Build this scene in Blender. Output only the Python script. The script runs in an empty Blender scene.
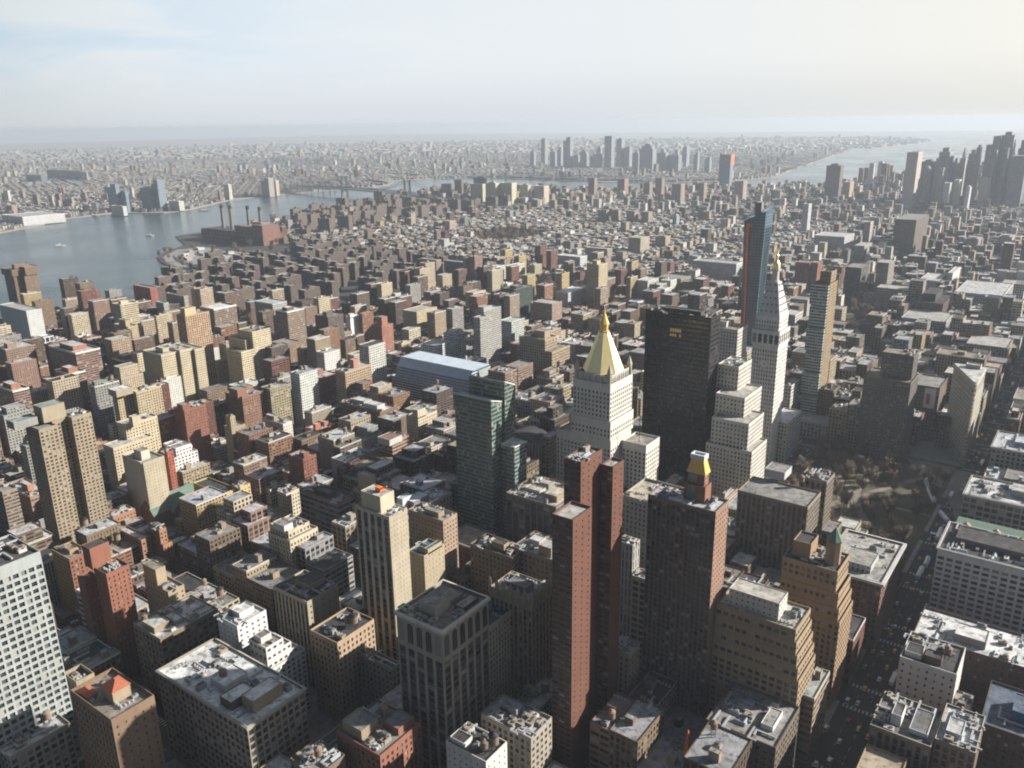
import bpy, bmesh, math, random, colorsys
from mathutils import Vector, Matrix
from mathutils.bvhtree import BVHTree
R = math.radians
rnd = random.Random(11)
sc = bpy.context.scene
COL = sc.collection

# ---------------------------------------------------------------- camera, sky, sun, exposure
# World axes follow the street grid: +Y uptown, +X towards the river (crosstown), metres.
CX, CY, CZ = -2.5, 13.6, 326.3
AZ, PI_, RO, FOC = R(143.8), R(17.46), R(-0.83), 829.0
FW = Vector((math.sin(AZ)*math.cos(PI_), math.cos(AZ)*math.cos(PI_), -math.sin(PI_)))
r0 = Vector((math.cos(AZ), -math.sin(AZ), 0)); u0 = r0.cross(FW)
R2 = r0*math.cos(RO) + u0*math.sin(RO); U2 = -r0*math.sin(RO) + u0*math.cos(RO)
CAM = Vector((CX, CY, CZ))
cd = bpy.data.cameras.new('camera'); cam = bpy.data.objects.new('camera', cd); COL.objects.link(cam)
m = Matrix((R2, U2, -FW)).transposed().to_4x4(); m.translation = CAM
cam.matrix_world = m
cd.sensor_width = 36; cd.lens = 36*FOC/1024; cd.clip_start = 1; cd.clip_end = 90000
sc.camera = cam

SUN_AZ, SUN_EL = R(180+48), R(25)          # clockwise from uptown
HAZE = 0.66e-4
sd = bpy.data.lights.new('sun', 'SUN'); sun = bpy.data.objects.new('sun', sd); COL.objects.link(sun)
sd.energy = 5.0; sd.angle = R(0.6); sd.color = (1.0, 0.94, 0.85)
sv = Vector((math.sin(SUN_AZ)*math.cos(SUN_EL), math.cos(SUN_AZ)*math.cos(SUN_EL), math.sin(SUN_EL)))
sun.rotation_euler = sv.to_track_quat('Z', 'Y').to_euler()
sun.location = (0, 0, 2000)

w = bpy.data.worlds.new('World'); sc.world = w; w.use_nodes = True
nt = w.node_tree; N = nt.nodes; L = nt.links; bg = N['Background']
sky = N.new('ShaderNodeTexSky'); sky.sky_type = 'NISHITA'; sky.sun_disc = False
sky.sun_elevation = SUN_EL; sky.sun_rotation = SUN_AZ; sky.altitude = 300
sky.air_density = 1.0; sky.dust_density = 0.6; sky.ozone_density = 1.2
# a thin bright veil of high cloud on the sunny side, streaked by direction; the sky behind the camera stays clear blue
SKY, VEIL = 0.38, 4.7
tc = N.new('ShaderNodeTexCoord'); mp = N.new('ShaderNodeMapping'); mp.inputs['Scale'].default_value = (1.2, 2.2, 10.0)
mp.inputs['Rotation'].default_value = (R(4), R(-7), R(35))
L.new(tc.outputs['Generated'], mp.inputs['Vector'])
nz = N.new('ShaderNodeTexNoise'); nz.inputs['Scale'].default_value = 1.5; nz.inputs['Detail'].default_value = 8; nz.inputs['Roughness'].default_value = .55
nz.inputs['Distortion'].default_value = .4
L.new(mp.outputs['Vector'], nz.inputs['Vector'])
def wmap(o, a, b, c, d, kind='SMOOTHSTEP'):
    x = N.new('ShaderNodeMapRange'); x.interpolation_type = kind
    for i, v in enumerate((a, b, c, d)): x.inputs[i+1].default_value = v
    L.new(o, x.inputs[0]); return x.outputs[0]
def wmath(op, a, b):
    x = N.new('ShaderNodeMath'); x.operation = op
    for i, v in enumerate((a, b)):
        if isinstance(v, (int, float)): x.inputs[i].default_value = v
        else: L.new(v, x.inputs[i])
    return x.outputs[0]
def wdot(v):
    x = N.new('ShaderNodeVectorMath'); x.operation = 'DOT_PRODUCT'; L.new(tc.outputs['Generated'], x.inputs[0]); x.inputs[1].default_value = v; return x.outputs['Value']
sp_ = N.new('ShaderNodeSeparateXYZ'); L.new(tc.outputs['Generated'], sp_.inputs[0])
towards = wdot((math.sin(R(185)), math.cos(R(185)), 0))            # how far a direction leans to the sunny quarter
fac = wmap(towards, -.25, .55, 0, 1)
high = wmap(sp_.outputs[2], .12, .5, 1, .5)                       # the veil thins overhead
streak = wmap(nz.outputs['Fac'], .38, .58, 0, 1.0)
low = wmap(sp_.outputs[2], .0, .075, 0, 1)
f = wmath('MULTIPLY', fac, high)
blue = wmath('MULTIPLY', wmath('SUBTRACT', 1.0, streak), wmap(wdot((math.sin(AZ+R(62)), math.cos(AZ+R(62)), -.2)), -.12, .5, 1, 0))
vc = N.new('ShaderNodeMix'); vc.data_type = 'RGBA'; L.new(low, vc.inputs['Factor']); vc.inputs[6].default_value = (.90, .92, .94, 1); vb = N.new('ShaderNodeMix'); vb.data_type = 'RGBA'; L.new(blue, vb.inputs['Factor']); vb.inputs[6].default_value = (1.04, 1.06, 1.06, 1); vb.inputs[7].default_value = (.80, .94, 1.06, 1); L.new(vb.outputs[2], vc.inputs[7])
wt_ = N.new('ShaderNodeMix'); wt_.data_type = 'RGBA'; L.new(wmap(wdot((math.sin(SUN_AZ), math.cos(SUN_AZ), 0)), .1, .85, 0, 1), wt_.inputs['Factor']); wt_.inputs[6].default_value = (.95, .985, 1.02, 1); wt_.inputs[7].default_value = (1.12, 1.06, .95, 1)
vm = N.new('ShaderNodeVectorMath'); vm.operation = 'MULTIPLY'; L.new(vc.outputs[2], vm.inputs[0]); L.new(wt_.outputs[2], vm.inputs[1])
vs_ = N.new('ShaderNodeVectorMath'); vs_.operation = 'SCALE'; L.new(vm.outputs[0], vs_.inputs[0]); vs_.inputs['Scale'].default_value = VEIL
ss_ = N.new('ShaderNodeVectorMath'); ss_.operation = 'SCALE'; L.new(sky.outputs[0], ss_.inputs[0]); ss_.inputs['Scale'].default_value = SKY
mixc = N.new('ShaderNodeMix'); mixc.data_type = 'RGBA'
L.new(f, mixc.inputs['Factor']); L.new(ss_.outputs[0], mixc.inputs[6]); L.new(vs_.outputs[0], mixc.inputs[7])
L.new(mixc.outputs[2], bg.inputs['Color']); bg.inputs['Strength'].default_value = 0.08

vs = sc.view_settings
sc.display_settings.display_device = 'sRGB'
vs.view_transform = 'Standard'; vs.look = 'None'; vs.gamma = 1; vs.use_curve_mapping = False; vs.exposure = 1.15
sc.render.engine = 'CYCLES'
cy = sc.cycles
cy.use_denoising = True
try: cy.denoiser = 'OPENIMAGEDENOISE'
except Exception: pass
cy.filter_width = 2.0; cy.max_bounces = 4; cy.diffuse_bounces = 1; cy.glossy_bounces = 2; cy.transmission_bounces = 2; cy.volume_bounces = 0
cy.transparent_max_bounces = 4; cy.caustics_reflective = False; cy.caustics_refractive = False

def at(px, py, z=0.0):
    d = FW + R2*((px-512)/FOC) - U2*((py-384)/FOC)
    return CAM + d*((z-CZ)/d.z)
def pix(X, Y, Z=0.0):
    d = Vector((X, Y, Z)) - CAM; z = d.dot(FW)
    if z < 1: return (-9e3, 9e3)
    return 512+FOC*d.dot(R2)/z, 384-FOC*d.dot(U2)/z

# ---------------------------------------------------------------- materials
def nmat(name):
    mt = bpy.data.materials.new(name); mt.use_nodes = True
    return mt, mt.node_tree.nodes, mt.node_tree.links, mt.node_tree.nodes['Principled BSDF']
def simple(name, c, rough=.7, metal=0, var=0.0, scale=.2, spec=.3):
    mt, n, l, b = nmat(name)
    b.inputs['Roughness'].default_value = rough; b.inputs['Metallic'].default_value = metal; b.inputs['Specular IOR Level'].default_value = spec
    if var:
        t = n.new('ShaderNodeTexCoord'); z = n.new('ShaderNodeTexNoise'); z.inputs['Scale'].default_value = scale; z.inputs['Detail'].default_value = 5
        l.new(t.outputs['Object'], z.inputs['Vector'])
        mr = n.new('ShaderNodeMapRange'); mr.inputs[1].default_value = .25; mr.inputs[2].default_value = .75; mr.inputs[3].default_value = 1-var; mr.inputs[4].default_value = 1+var
        l.new(z.outputs['Fac'], mr.inputs[0])
        h = n.new('ShaderNodeVectorMath'); h.operation = 'SCALE'; h.inputs[0].default_value = c
        l.new(mr.outputs[0], h.inputs['Scale']); l.new(h.outputs[0], b.inputs['Base Color'])
    else:
        b.inputs['Base Color'].default_value = (*c, 1)
    return mt
def mnode(n, l, op, a, b=None, c=None):
    x = n.new('ShaderNodeMath'); x.operation = op
    for i, v in enumerate((a, b, c)):
        if v is None: continue
        if hasattr(v, 'links') or hasattr(v, 'is_output'): l.new(v, x.inputs[i])
        else: x.inputs[i].default_value = v
    return x.outputs[0]

def make_facade():
    mt, n, l, b = nmat('facade')
    uv = n.new('ShaderNodeAttribute'); uv.attribute_name = 'UVMap'
    wn = n.new('ShaderNodeAttribute'); wn.attribute_name = 'win'      # bay, floor height, seed
    fr = n.new('ShaderNodeAttribute'); fr.attribute_name = 'frac'     # opening width, opening height, spandrel shade
    co = n.new('ShaderNodeAttribute'); co.attribute_name = 'col'
    def sep(o):
        s = n.new('ShaderNodeSeparateXYZ'); l.new(o, s.inputs[0]); return s.outputs
    U, W, F = sep(uv.outputs['Vector']), sep(wn.outputs['Vector']), sep(fr.outputs['Vector'])
    su = mnode(n, l, 'DIVIDE', U[0], W[0]); sv_ = mnode(n, l, 'DIVIDE', U[1], W[1])
    fu = mnode(n, l, 'ABSOLUTE', mnode(n, l, 'SUBTRACT', mnode(n, l, 'FRACT', su), .5))
    fv = mnode(n, l, 'ABSOLUTE', mnode(n, l, 'SUBTRACT', mnode(n, l, 'FRACT', sv_), .52))
    mu = mnode(n, l, 'LESS_THAN', fu, mnode(n, l, 'MULTIPLY', F[0], .5))
    mv = mnode(n, l, 'LESS_THAN', fv, mnode(n, l, 'MULTIPLY', F[1], .5))
    mask = mnode(n, l, 'MULTIPLY', mu, mv)
    cb = n.new('ShaderNodeCombineXYZ')
    l.new(mnode(n, l, 'FLOOR', su), cb.inputs[0]); l.new(mnode(n, l, 'FLOOR', sv_), cb.inputs[1]); l.new(W[2], cb.inputs[2])
    wh = n.new('ShaderNodeTexWhiteNoise'); wh.noise_dimensions = '3D'; l.new(cb.outputs[0], wh.inputs['Vector'])
    g = n.new('ShaderNodeValToRGB'); e = g.color_ramp.elements
    e[0].position = 0; e[0].color = (.008, .009, .011, 1); e[1].position = .68; e[1].color = (.032, .035, .04, 1)
    k = g.color_ramp.elements.new(.86); k.color = (.09, .09, .085, 1); k = g.color_ramp.elements.new(.98); k.color = (.28, .27, .24, 1)
    l.new(wh.outputs['Value'], g.inputs['Fac'])
    tc_ = n.new('ShaderNodeTexCoord')
    z = n.new('ShaderNodeTexNoise'); z.inputs['Scale'].default_value = .09; z.inputs['Detail'].default_value = 6; z.inputs['Roughness'].default_value = .65
    l.new(tc_.outputs['Object'], z.inputs['Vector'])
    mp_ = n.new('ShaderNodeMapping'); mp_.inputs['Scale'].default_value = (.9, .9, .03); l.new(tc_.outputs['Object'], mp_.inputs['Vector'])
    z2 = n.new('ShaderNodeTexNoise'); z2.inputs['Scale'].default_value = 1.; z2.inputs['Detail'].default_value = 3; l.new(mp_.outputs[0], z2.inputs['Vector'])
    mr = n.new('ShaderNodeMapRange'); mr.inputs[1].default_value = .3; mr.inputs[2].default_value = .7; mr.inputs[3].default_value = .60; mr.inputs[4].default_value = .90
    l.new(mnode(n, l, 'ADD', mnode(n, l, 'MULTIPLY', z.outputs['Fac'], .6), mnode(n, l, 'MULTIPLY', z2.outputs['Fac'], .4)), mr.inputs[0])
    # spandrel shade between windows in a bay
    sp = mnode(n, l, 'MULTIPLY', mnode(n, l, 'MULTIPLY', mu, mnode(n, l, 'SUBTRACT', 1., mv)), F[2])
    below = mnode(n, l, 'SUBTRACT', mnode(n, l, 'SUBTRACT', .52, mnode(n, l, 'FRACT', sv_)), mnode(n, l, 'MULTIPLY', F[1], .5))
    sill = mnode(n, l, 'MULTIPLY', mnode(n, l, 'MULTIPLY', mnode(n, l, 'GREATER_THAN', below, 0.), mnode(n, l, 'LESS_THAN', below, .07)), mnode(n, l, 'LESS_THAN', fu, mnode(n, l, 'MULTIPLY', F[0], .56)))
    lint = mnode(n, l, 'MULTIPLY', mnode(n, l, 'LESS_THAN', mnode(n, l, 'ABSOLUTE', mnode(n, l, 'SUBTRACT', mnode(n, l, 'FRACT', sv_), .02)), .02), mnode(n, l, 'GREATER_THAN', F[0], .01))
    sp2 = mnode(n, l, 'SUBTRACT', mnode(n, l, 'MULTIPLY', sill, .28), mnode(n, l, 'MULTIPLY', lint, .16))
    shade = mnode(n, l, 'MULTIPLY', mr.outputs[0], mnode(n, l, 'ADD', mnode(n, l, 'SUBTRACT', 1., sp), sp2))
    sc_ = n.new('ShaderNodeVectorMath'); sc_.operation = 'SCALE'; l.new(co.outputs['Color'], sc_.inputs[0]); l.new(shade, sc_.inputs['Scale'])
    mx = n.new('ShaderNodeMix'); mx.data_type = 'RGBA'
    dk = n.new('ShaderNodeVectorMath'); dk.operation = 'DOT_PRODUCT'; l.new(co.outputs['Color'], dk.inputs[0]); dk.inputs[1].default_value = (.33, .33, .33)
    dm = n.new('ShaderNodeMapRange'); dm.inputs[1].default_value = .02; dm.inputs[2].default_value = .16; dm.inputs[3].default_value = .25; dm.inputs[4].default_value = 1; l.new(dk.outputs['Value'], dm.inputs[0])
    gs = n.new('ShaderNodeVectorMath'); gs.operation = 'SCALE'; l.new(g.outputs['Color'], gs.inputs[0]); l.new(dm.outputs[0], gs.inputs['Scale'])
    l.new(mask, mx.inputs['Factor']); l.new(sc_.outputs[0], mx.inputs[6]); l.new(gs.outputs[0], mx.inputs[7])
    l.new(mx.outputs[2], b.inputs['Base Color'])
    rr = n.new('ShaderNodeMapRange'); rr.inputs[3].default_value = .85; rr.inputs[4].default_value = .22; l.new(mask, rr.inputs[0])
    l.new(rr.outputs[0], b.inputs['Roughness']); b.inputs['Specular IOR Level'].default_value = .35
    return mt
def make_roof():
    mt, n, l, b = nmat('roofing')
    co = n.new('ShaderNodeAttribute'); co.attribute_name = 'col'
    t = n.new('ShaderNodeTexCoord')
    z = n.new('ShaderNodeTexNoise'); z.inputs['Scale'].default_value = .14; z.inputs['Detail'].default_value = 8; z.inputs['Roughness'].default_value = .7
    l.new(t.outputs['Object'], z.inputs['Vector'])
    vo = n.new('ShaderNodeTexVoronoi'); vo.inputs['Scale'].default_value = .17; l.new(t.outputs['Object'], vo.inputs['Vector'])
    sx = n.new('ShaderNodeSeparateColor'); l.new(vo.outputs['Color'], sx.inputs[0])
    mr = n.new('ShaderNodeMapRange'); mr.inputs[1].default_value = .3; mr.inputs[2].default_value = .7; mr.inputs[3].default_value = .5; mr.inputs[4].default_value = 1.3
    l.new(z.outputs['Fac'], mr.inputs[0])
    pm = mnode(n, l, 'MULTIPLY_ADD', sx.outputs[0], .3, .82)
    s = n.new('ShaderNodeVectorMath'); s.operation = 'SCALE'; l.new(co.outputs['Color'], s.inputs[0]); l.new(mnode(n, l, 'MULTIPLY', mr.outputs[0], pm), s.inputs['Scale'])
    br_ = n.new('ShaderNodeTexBrick'); br_.inputs['Scale'].default_value = .28; br_.inputs['Mortar Size'].default_value = .012; br_.inputs['Color1'].default_value = (1, 1, 1, 1); br_.inputs['Color2'].default_value = (.86, .86, .86, 1); br_.inputs['Mortar'].default_value = (.45, .45, .45, 1)
    l.new(t.outputs['Object'], br_.inputs['Vector'])
    z3 = n.new('ShaderNodeTexNoise'); z3.inputs['Scale'].default_value = .33; z3.inputs['Detail'].default_value = 3; l.new(t.outputs['Object'], z3.inputs['Vector'])
    st = n.new('ShaderNodeMapRange'); st.inputs[1].default_value = .56; st.inputs[2].default_value = .62; st.inputs[3].default_value = 1; st.inputs[4].default_value = .55; l.new(z3.outputs['Fac'], st.inputs[0])
    s3 = n.new('ShaderNodeVectorMath'); s3.operation = 'SCALE'; l.new(br_.outputs['Color'], s3.inputs[0]); l.new(st.outputs[0], s3.inputs['Scale'])
    s4 = n.new('ShaderNodeVectorMath'); s4.operation = 'MULTIPLY'; l.new(s.outputs[0], s4.inputs[0]); l.new(s3.outputs[0], s4.inputs[1])
    l.new(s4.outputs[0], b.inputs['Base Color']); b.inputs['Roughness'].default_value = .8; b.inputs['Specular IOR Level'].default_value = .25
    return mt
def make_glass():
    mt, n, l, b = nmat('window_glass')
    oi = n.new('ShaderNodeObjectInfo'); ge = n.new('ShaderNodeNewGeometry')
    s = mnode(n, l, 'FRACT', mnode(n, l, 'ADD', mnode(n, l, 'MULTIPLY', oi.outputs['Random'], 7.3), ge.outputs['Random Per Island']))
    g = n.new('ShaderNodeValToRGB'); e = g.color_ramp.elements
    e[0].position = 0; e[0].color = (.008, .009, .012, 1); e[1].position = .65; e[1].color = (.034, .038, .043, 1)
    k = g.color_ramp.elements.new(.84); k.color = (.10, .10, .095, 1); k = g.color_ramp.elements.new(.97); k.color = (.30, .285, .25, 1)
    l.new(s, g.inputs['Fac']); l.new(g.outputs['Color'], b.inputs['Base Color'])
    b.inputs['Roughness'].default_value = .18; b.inputs['Specular IOR Level'].default_value = .45
    return mt
def make_water():
    mt, n, l, b = nmat('river_water')
    b.inputs['Base Color'].default_value = (.035, .06, .065, 1); b.inputs['Roughness'].default_value = .16
    t = n.new('ShaderNodeTexCoord'); mp_ = n.new('ShaderNodeMapping'); mp_.inputs['Scale'].default_value = (1, .45, 1); mp_.inputs['Rotation'].default_value = (0, 0, .5)
    l.new(t.outputs['Object'], mp_.inputs['Vector'])
    z = n.new('ShaderNodeTexNoise'); z.inputs['Scale'].default_value = .045; z.inputs['Detail'].default_value = 9; z.inputs['Roughness'].default_value = .7
    l.new(mp_.outputs[0], z.inputs['Vector'])
    bp = n.new('ShaderNodeBump'); bp.inputs['Strength'].default_value = .35; bp.inputs['Distance'].default_value = 6.
    l.new(z.outputs['Fac'], bp.inputs['Height']); l.new(bp.outputs[0], b.inputs['Normal'])
    z2 = n.new('ShaderNodeTexNoise'); z2.inputs['Scale'].default_value = .004; z2.inputs['Detail'].default_value = 5; l.new(mp_.outputs[0], z2.inputs['Vector'])
    mr = n.new('ShaderNodeMapRange'); mr.inputs[1].default_value = .3; mr.inputs[2].default_value = .7; mr.inputs[3].default_value = .1; mr.inputs[4].default_value = .32
    l.new(z2.outputs['Fac'], mr.inputs[0]); l.new(mr.outputs[0], b.inputs['Roughness'])
    return mt
def make_ground(name, a, c, scale):
    mt, n, l, b = nmat(name)
    t = n.new('ShaderNodeTexCoord'); z = n.new('ShaderNodeTexNoise'); z.inputs['Scale'].default_value = scale; z.inputs['Detail'].default_value = 9; z.inputs['Roughness'].default_value = .65
    l.new(t.outputs['Object'], z.inputs['Vector'])
    g = n.new('ShaderNodeValToRGB'); g.color_ramp.elements[0].position = .3; g.color_ramp.elements[0].color = (*a, 1); g.color_ramp.elements[1].position = .7; g.color_ramp.elements[1].color = (*c, 1)
    l.new(z.outputs['Fac'], g.inputs['Fac']); l.new(g.outputs['Color'], b.inputs['Base Color']); b.inputs['Roughness'].default_value = .9
    return mt
M = dict(facade=make_facade(), roof=make_roof(), glass=make_glass(), water=make_water(),
    asphalt=make_ground('asphalt', (.022, .022, .024), (.045, .044, .043), .06), pave=make_ground('sidewalk', (.16, .155, .145), (.26, .25, .235), .2),
    far=make_ground('far_land', (.17, .16, .145), (.28, .265, .24), .004), lawn=make_ground('winter_lawn', (.035, .042, .016), (.09, .07, .045), .05),  # far land lightened to weaken its shadows, haze put into the colour
    path=make_ground('park_path', (.12, .105, .085), (.22, .19, .155), .1),
    gold=simple('gold_leaf', (.86, .70, .34), .42, .55, .10, .6), goldtile=simple('gold_tile', (.60, .40, .12), .45, .3, .15, 1.),
    steel=simple('painted_steel', (.22, .25, .28), .55, .2, .15, .5), dark=simple('dark_metal', (.03, .03, .032), .5, .3, .2, .5),
    white=simple('white_paint', (.78, .78, .76), .5, 0, .08, .5), wood=simple('tank_wood', (.19, .14, .10), .85, 0, .25, 2.),
    copper=simple('green_copper', (.095, .145, .115), .7, 0, .25, .5), terracotta=simple('terracotta_tile', (.30, .095, .055), .8, 0, .25, 1.5),
    orange=simple('orange_steel', (.80, .17, .04), .55, 0, .1, 1.), bark=simple('bark', (.085, .065, .05), .9, 0, .3, 1.), twig=simple('twigs', (.19, .14, .10), .9, 0, .3, .4),
    line=simple('road_paint', (.36, .36, .34), .7, 0, .12, 1.), stone=simple('limestone', (.50, .47, .42), .85, 0, .12, .3), clock=simple('clock_face', (.62, .60, .55), .6, 0, .05, 1.),
    blueglass=simple('blue_glass', (.05, .10, .15), .12, .0, .3, .08, .8), greenglass=simple('green_glass', (.10, .17, .14), .12, 0, .3, .12, .8),
    taxi=simple('taxi_yellow', (.75, .42, .02), .35, 0), carwhite=simple('car_white', (.7, .7, .7), .3), carblack=simple('car_black', (.02, .02, .025), .25), carred=simple('car_red', (.35, .03, .02), .3), carblue=simple('car_blue', (.05, .09, .2), .3), carsilver=simple('car_silver', (.42, .43, .45), .3, .5),
    pool=simple('blue_deck', (.05, .28, .42), .4), rubber=simple('rubber', (.02, .02, .02), .8), rail=simple('crimson_wall', (.30, .04, .04), .8))

# ---------------------------------------------------------------- mesh builder
class MB:
    def __init__(s): s.v = []; s.f = []; s.mi = []; s.col = []; s.win = []; s.frac = []; s.uv = []
    def quad(s, a, b, c, d, mi=0, col=(.5, .5, .5), win=(3, 3, 0), frac=(0, 0, 0), uv=None):
        i = len(s.v); s.v += [a, b, c, d]; s.f.append((i, i+1, i+2, i+3)); s._x(mi, col, win, frac, uv or ((0, 0),)*4)
    def poly(s, pts, mi=0, col=(.5, .5, .5), win=(3, 3, 0), frac=(0, 0, 0), uv=None):
        i = len(s.v); s.v += list(pts); s.f.append(tuple(range(i, i+len(pts)))); s._x(mi, col, win, frac, uv or ((0, 0),)*len(pts))
    def _x(s, mi, col, win, frac, uv):
        s.mi.append(mi); s.col.append(col); s.win.append(win); s.frac.append(frac); s.uv += list(uv)
    def wall(s, x0, y0, x1, y1, z0, z1, mi=0, col=(.5, .5, .5), win=(3, 3, 0), frac=(0, 0, 0)):
        # vertical wall seen from its right-hand outside when walking p0 -> p1 counter-clockwise round the block
        Lg = math.hypot(x1-x0, y1-y0)
        s.quad((x0, y0, z0), (x1, y1, z0), (x1, y1, z1), (x0, y0, z1), mi, col, win, frac, ((0, z0), (Lg, z0), (Lg, z1), (0, z1)))
    def block(s, x0, x1, y0, y1, z0, z1, col, win=(3, 3, 0), frac=(0, 0, 0), roof=None, par=0.9, pt=.35, sides='SENW', mi=0, rmi=1, pcol=None):
        # four walls, a parapet ring and a sunk roof
        pc = [(x0, y0), (x1, y0), (x1, y1), (x0, y1)]
        for k, ch in enumerate('SENW'):
            if ch in sides:
                a, b = pc[k], pc[(k+1) % 4]
                Lg = math.hypot(b[0]-a[0], b[1]-a[1])
                nb = max(1, round(Lg/win[0])); wv = (Lg/nb, win[1], win[2]+k)
                if frac[0] and par and z1-z0 > 4:
                    s.wall(*a, *b, z0, z1-par-.4, mi, col, wv, frac); s.wall(*a, *b, z1-par-.4, z1, mi, pcol or col)
                else: s.wall(*a, *b, z0, z1, mi, col, wv, frac)
        rc = roof or col
        if par:
            t = min(pt, (x1-x0)*.2, (y1-y0)*.2); ic = [(x0+t, y0+t), (x1-t, y0+t), (x1-t, y1-t), (x0+t, y1-t)]; zr = z1-par
            for k in range(4):
                a, b, c, d = pc[k], pc[(k+1) % 4], ic[(k+1) % 4], ic[k]
                s.quad((*a, z1), (*b, z1), (*c, z1), (*d, z1), mi, pcol or col)
                s.quad((*c, zr), (*d, zr), (*d, z1), (*c, z1), mi, col)
            s.quad(*[(*q, zr) for q in ic], rmi, rc)
        else: s.quad(*[(*q, z1) for q in pc], rmi, rc)
    def box(s, x0, x1, y0, y1, z0, z1, mi=0, col=(.5, .5, .5)):
        p = [(x0, y0), (x1, y0), (x1, y1), (x0, y1)]
        for k in range(4): s.wall(*p[k], *p[(k+1) % 4], z0, z1, mi, col)
        s.quad(*[(*q, z1) for q in p], mi, col); s.quad(*[(*q, z0) for q in p[::-1]], mi, col)
    def prism(s, pts, z0, z1, mi=0, col=(.5, .5, .5), win=(3, 3, 0), frac=(0, 0, 0), tmi=None, tcol=None):
        n = len(pts)
        for k in range(n): s.wall(*pts[k], *pts[(k+1) % n], z0, z1, mi, col, win, frac)
        s.poly([(*q, z1) for q in pts], mi if tmi is None else tmi, tcol or col)
    def rings(s, rings, mi=0, col=(.5, .5, .5), cap=True):
        # rings: list of lists of 3D points, same count
        for a, b in zip(rings, rings[1:]):
            n = len(a)
            for k in range(n): s.quad(a[k], a[(k+1) % n], b[(k+1) % n], b[k], mi, col)
        if cap: s.poly(rings[-1], mi, col)
    def lathe(s, cx, cy, prof, n=8, mi=0, col=(.5, .5, .5), ph=0):
        s.rings([[(cx+r*math.cos(ph+2*math.pi*k/n), cy+r*math.sin(ph+2*math.pi*k/n), z) for k in range(n)] for r, z in prof], mi, col)
    def bar(s, a, b, t, mi=0, col=(.5, .5, .5)):
        a, b = Vector(a), Vector(b); d = (b-a).normalized(); q = d.orthogonal().normalized()*t/2; r_ = d.cross(q)
        s.rings([[tuple(p+q+r_), tuple(p-q+r_), tuple(p-q-r_), tuple(p+q-r_)] for p in (a, b)], mi, col)
    def build(s, name, mats, parent=None, loc=(0, 0, 0)):
        me = mesh_of(s, name, mats)
        o = bpy.data.objects.new(name, me); COL.objects.link(o); o.location = loc
        if parent: o.parent = parent
        return o
def mesh_of(s, name, mats):
    me = bpy.data.meshes.new(name); me.from_pydata(s.v, [], s.f)
    for x in mats if isinstance(mats, (list, tuple)) else [mats]: me.materials.append(M[x] if isinstance(x, str) else x)
    me.polygons.foreach_set('material_index', s.mi)
    a = me.attributes.new('col', 'FLOAT_COLOR', 'FACE'); a.data.foreach_set('color', [x for c in s.col for x in (c[0], c[1], c[2], 1.)])
    a = me.attributes.new('win', 'FLOAT_VECTOR', 'FACE'); a.data.foreach_set('vector', [x for c in s.win for x in c])
    a = me.attributes.new('frac', 'FLOAT_VECTOR', 'FACE'); a.data.foreach_set('vector', [x for c in s.frac for x in c])
    uvl = me.uv_layers.new(name='UVMap'); uvl.data.foreach_set('uv', [x for c in s.uv for x in c])
    me.update()
    return me
FR = ['facade', 'roof']
def empty(name, loc):
    o = bpy.data.objects.new(name, None); COL.objects.link(o); o.location = loc; o.empty_display_size = 1
    return o
def tag(o, label=None, cat=None, group=None, kind=None):
    if label: o['label'] = label
    if cat: o['category'] = cat
    if group: o['group'] = group
    if kind: o['kind'] = kind
    return o
def jit(c, a=.12):
    k = 1+rnd.uniform(-a, a); return tuple(min(.9, max(.012, x*k*(1+rnd.uniform(-.04, .04)))) for x in c)
# ---------------------------------------------------------------- building builder
FOOT = []            # footprints (x0,x1,y0,y1) taken by the individually built buildings
ANCH = []            # (pixel x, pixel y, short phrase): what other labels can point to
OCC_V, OCC_F = [], []
def occ(x0, x1, y0, y1, z):
    i = len(OCC_V)
    OCC_V.extend([(x0, y0, 0), (x1, y0, 0), (x1, y1, 0), (x0, y1, 0), (x0, y0, z), (x1, y0, z), (x1, y1, z), (x0, y1, z)])
    OCC_F.extend([(i, i+1, i+5, i+4), (i+1, i+2, i+6, i+5), (i+2, i+3, i+7, i+6), (i+3, i, i+4, i+7), (i+4, i+5, i+6, i+7)])

def span(p, H, xl, xr):
    w = d = None
    if xl is not None:
        lo, hi = 0., 500.
        for _ in range(40):
            q = (lo+hi)/2
            if pix(p.x+q, p.y, H)[0] > xl: lo = q
            else: hi = q
        w = lo
    if xr is not None:
        lo, hi = 0., 500.
        for _ in range(40):
            q = (lo+hi)/2
            if pix(p.x, p.y-q, H)[0] < xr: lo = q
            else: hi = q
        d = lo
    return w, d

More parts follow.
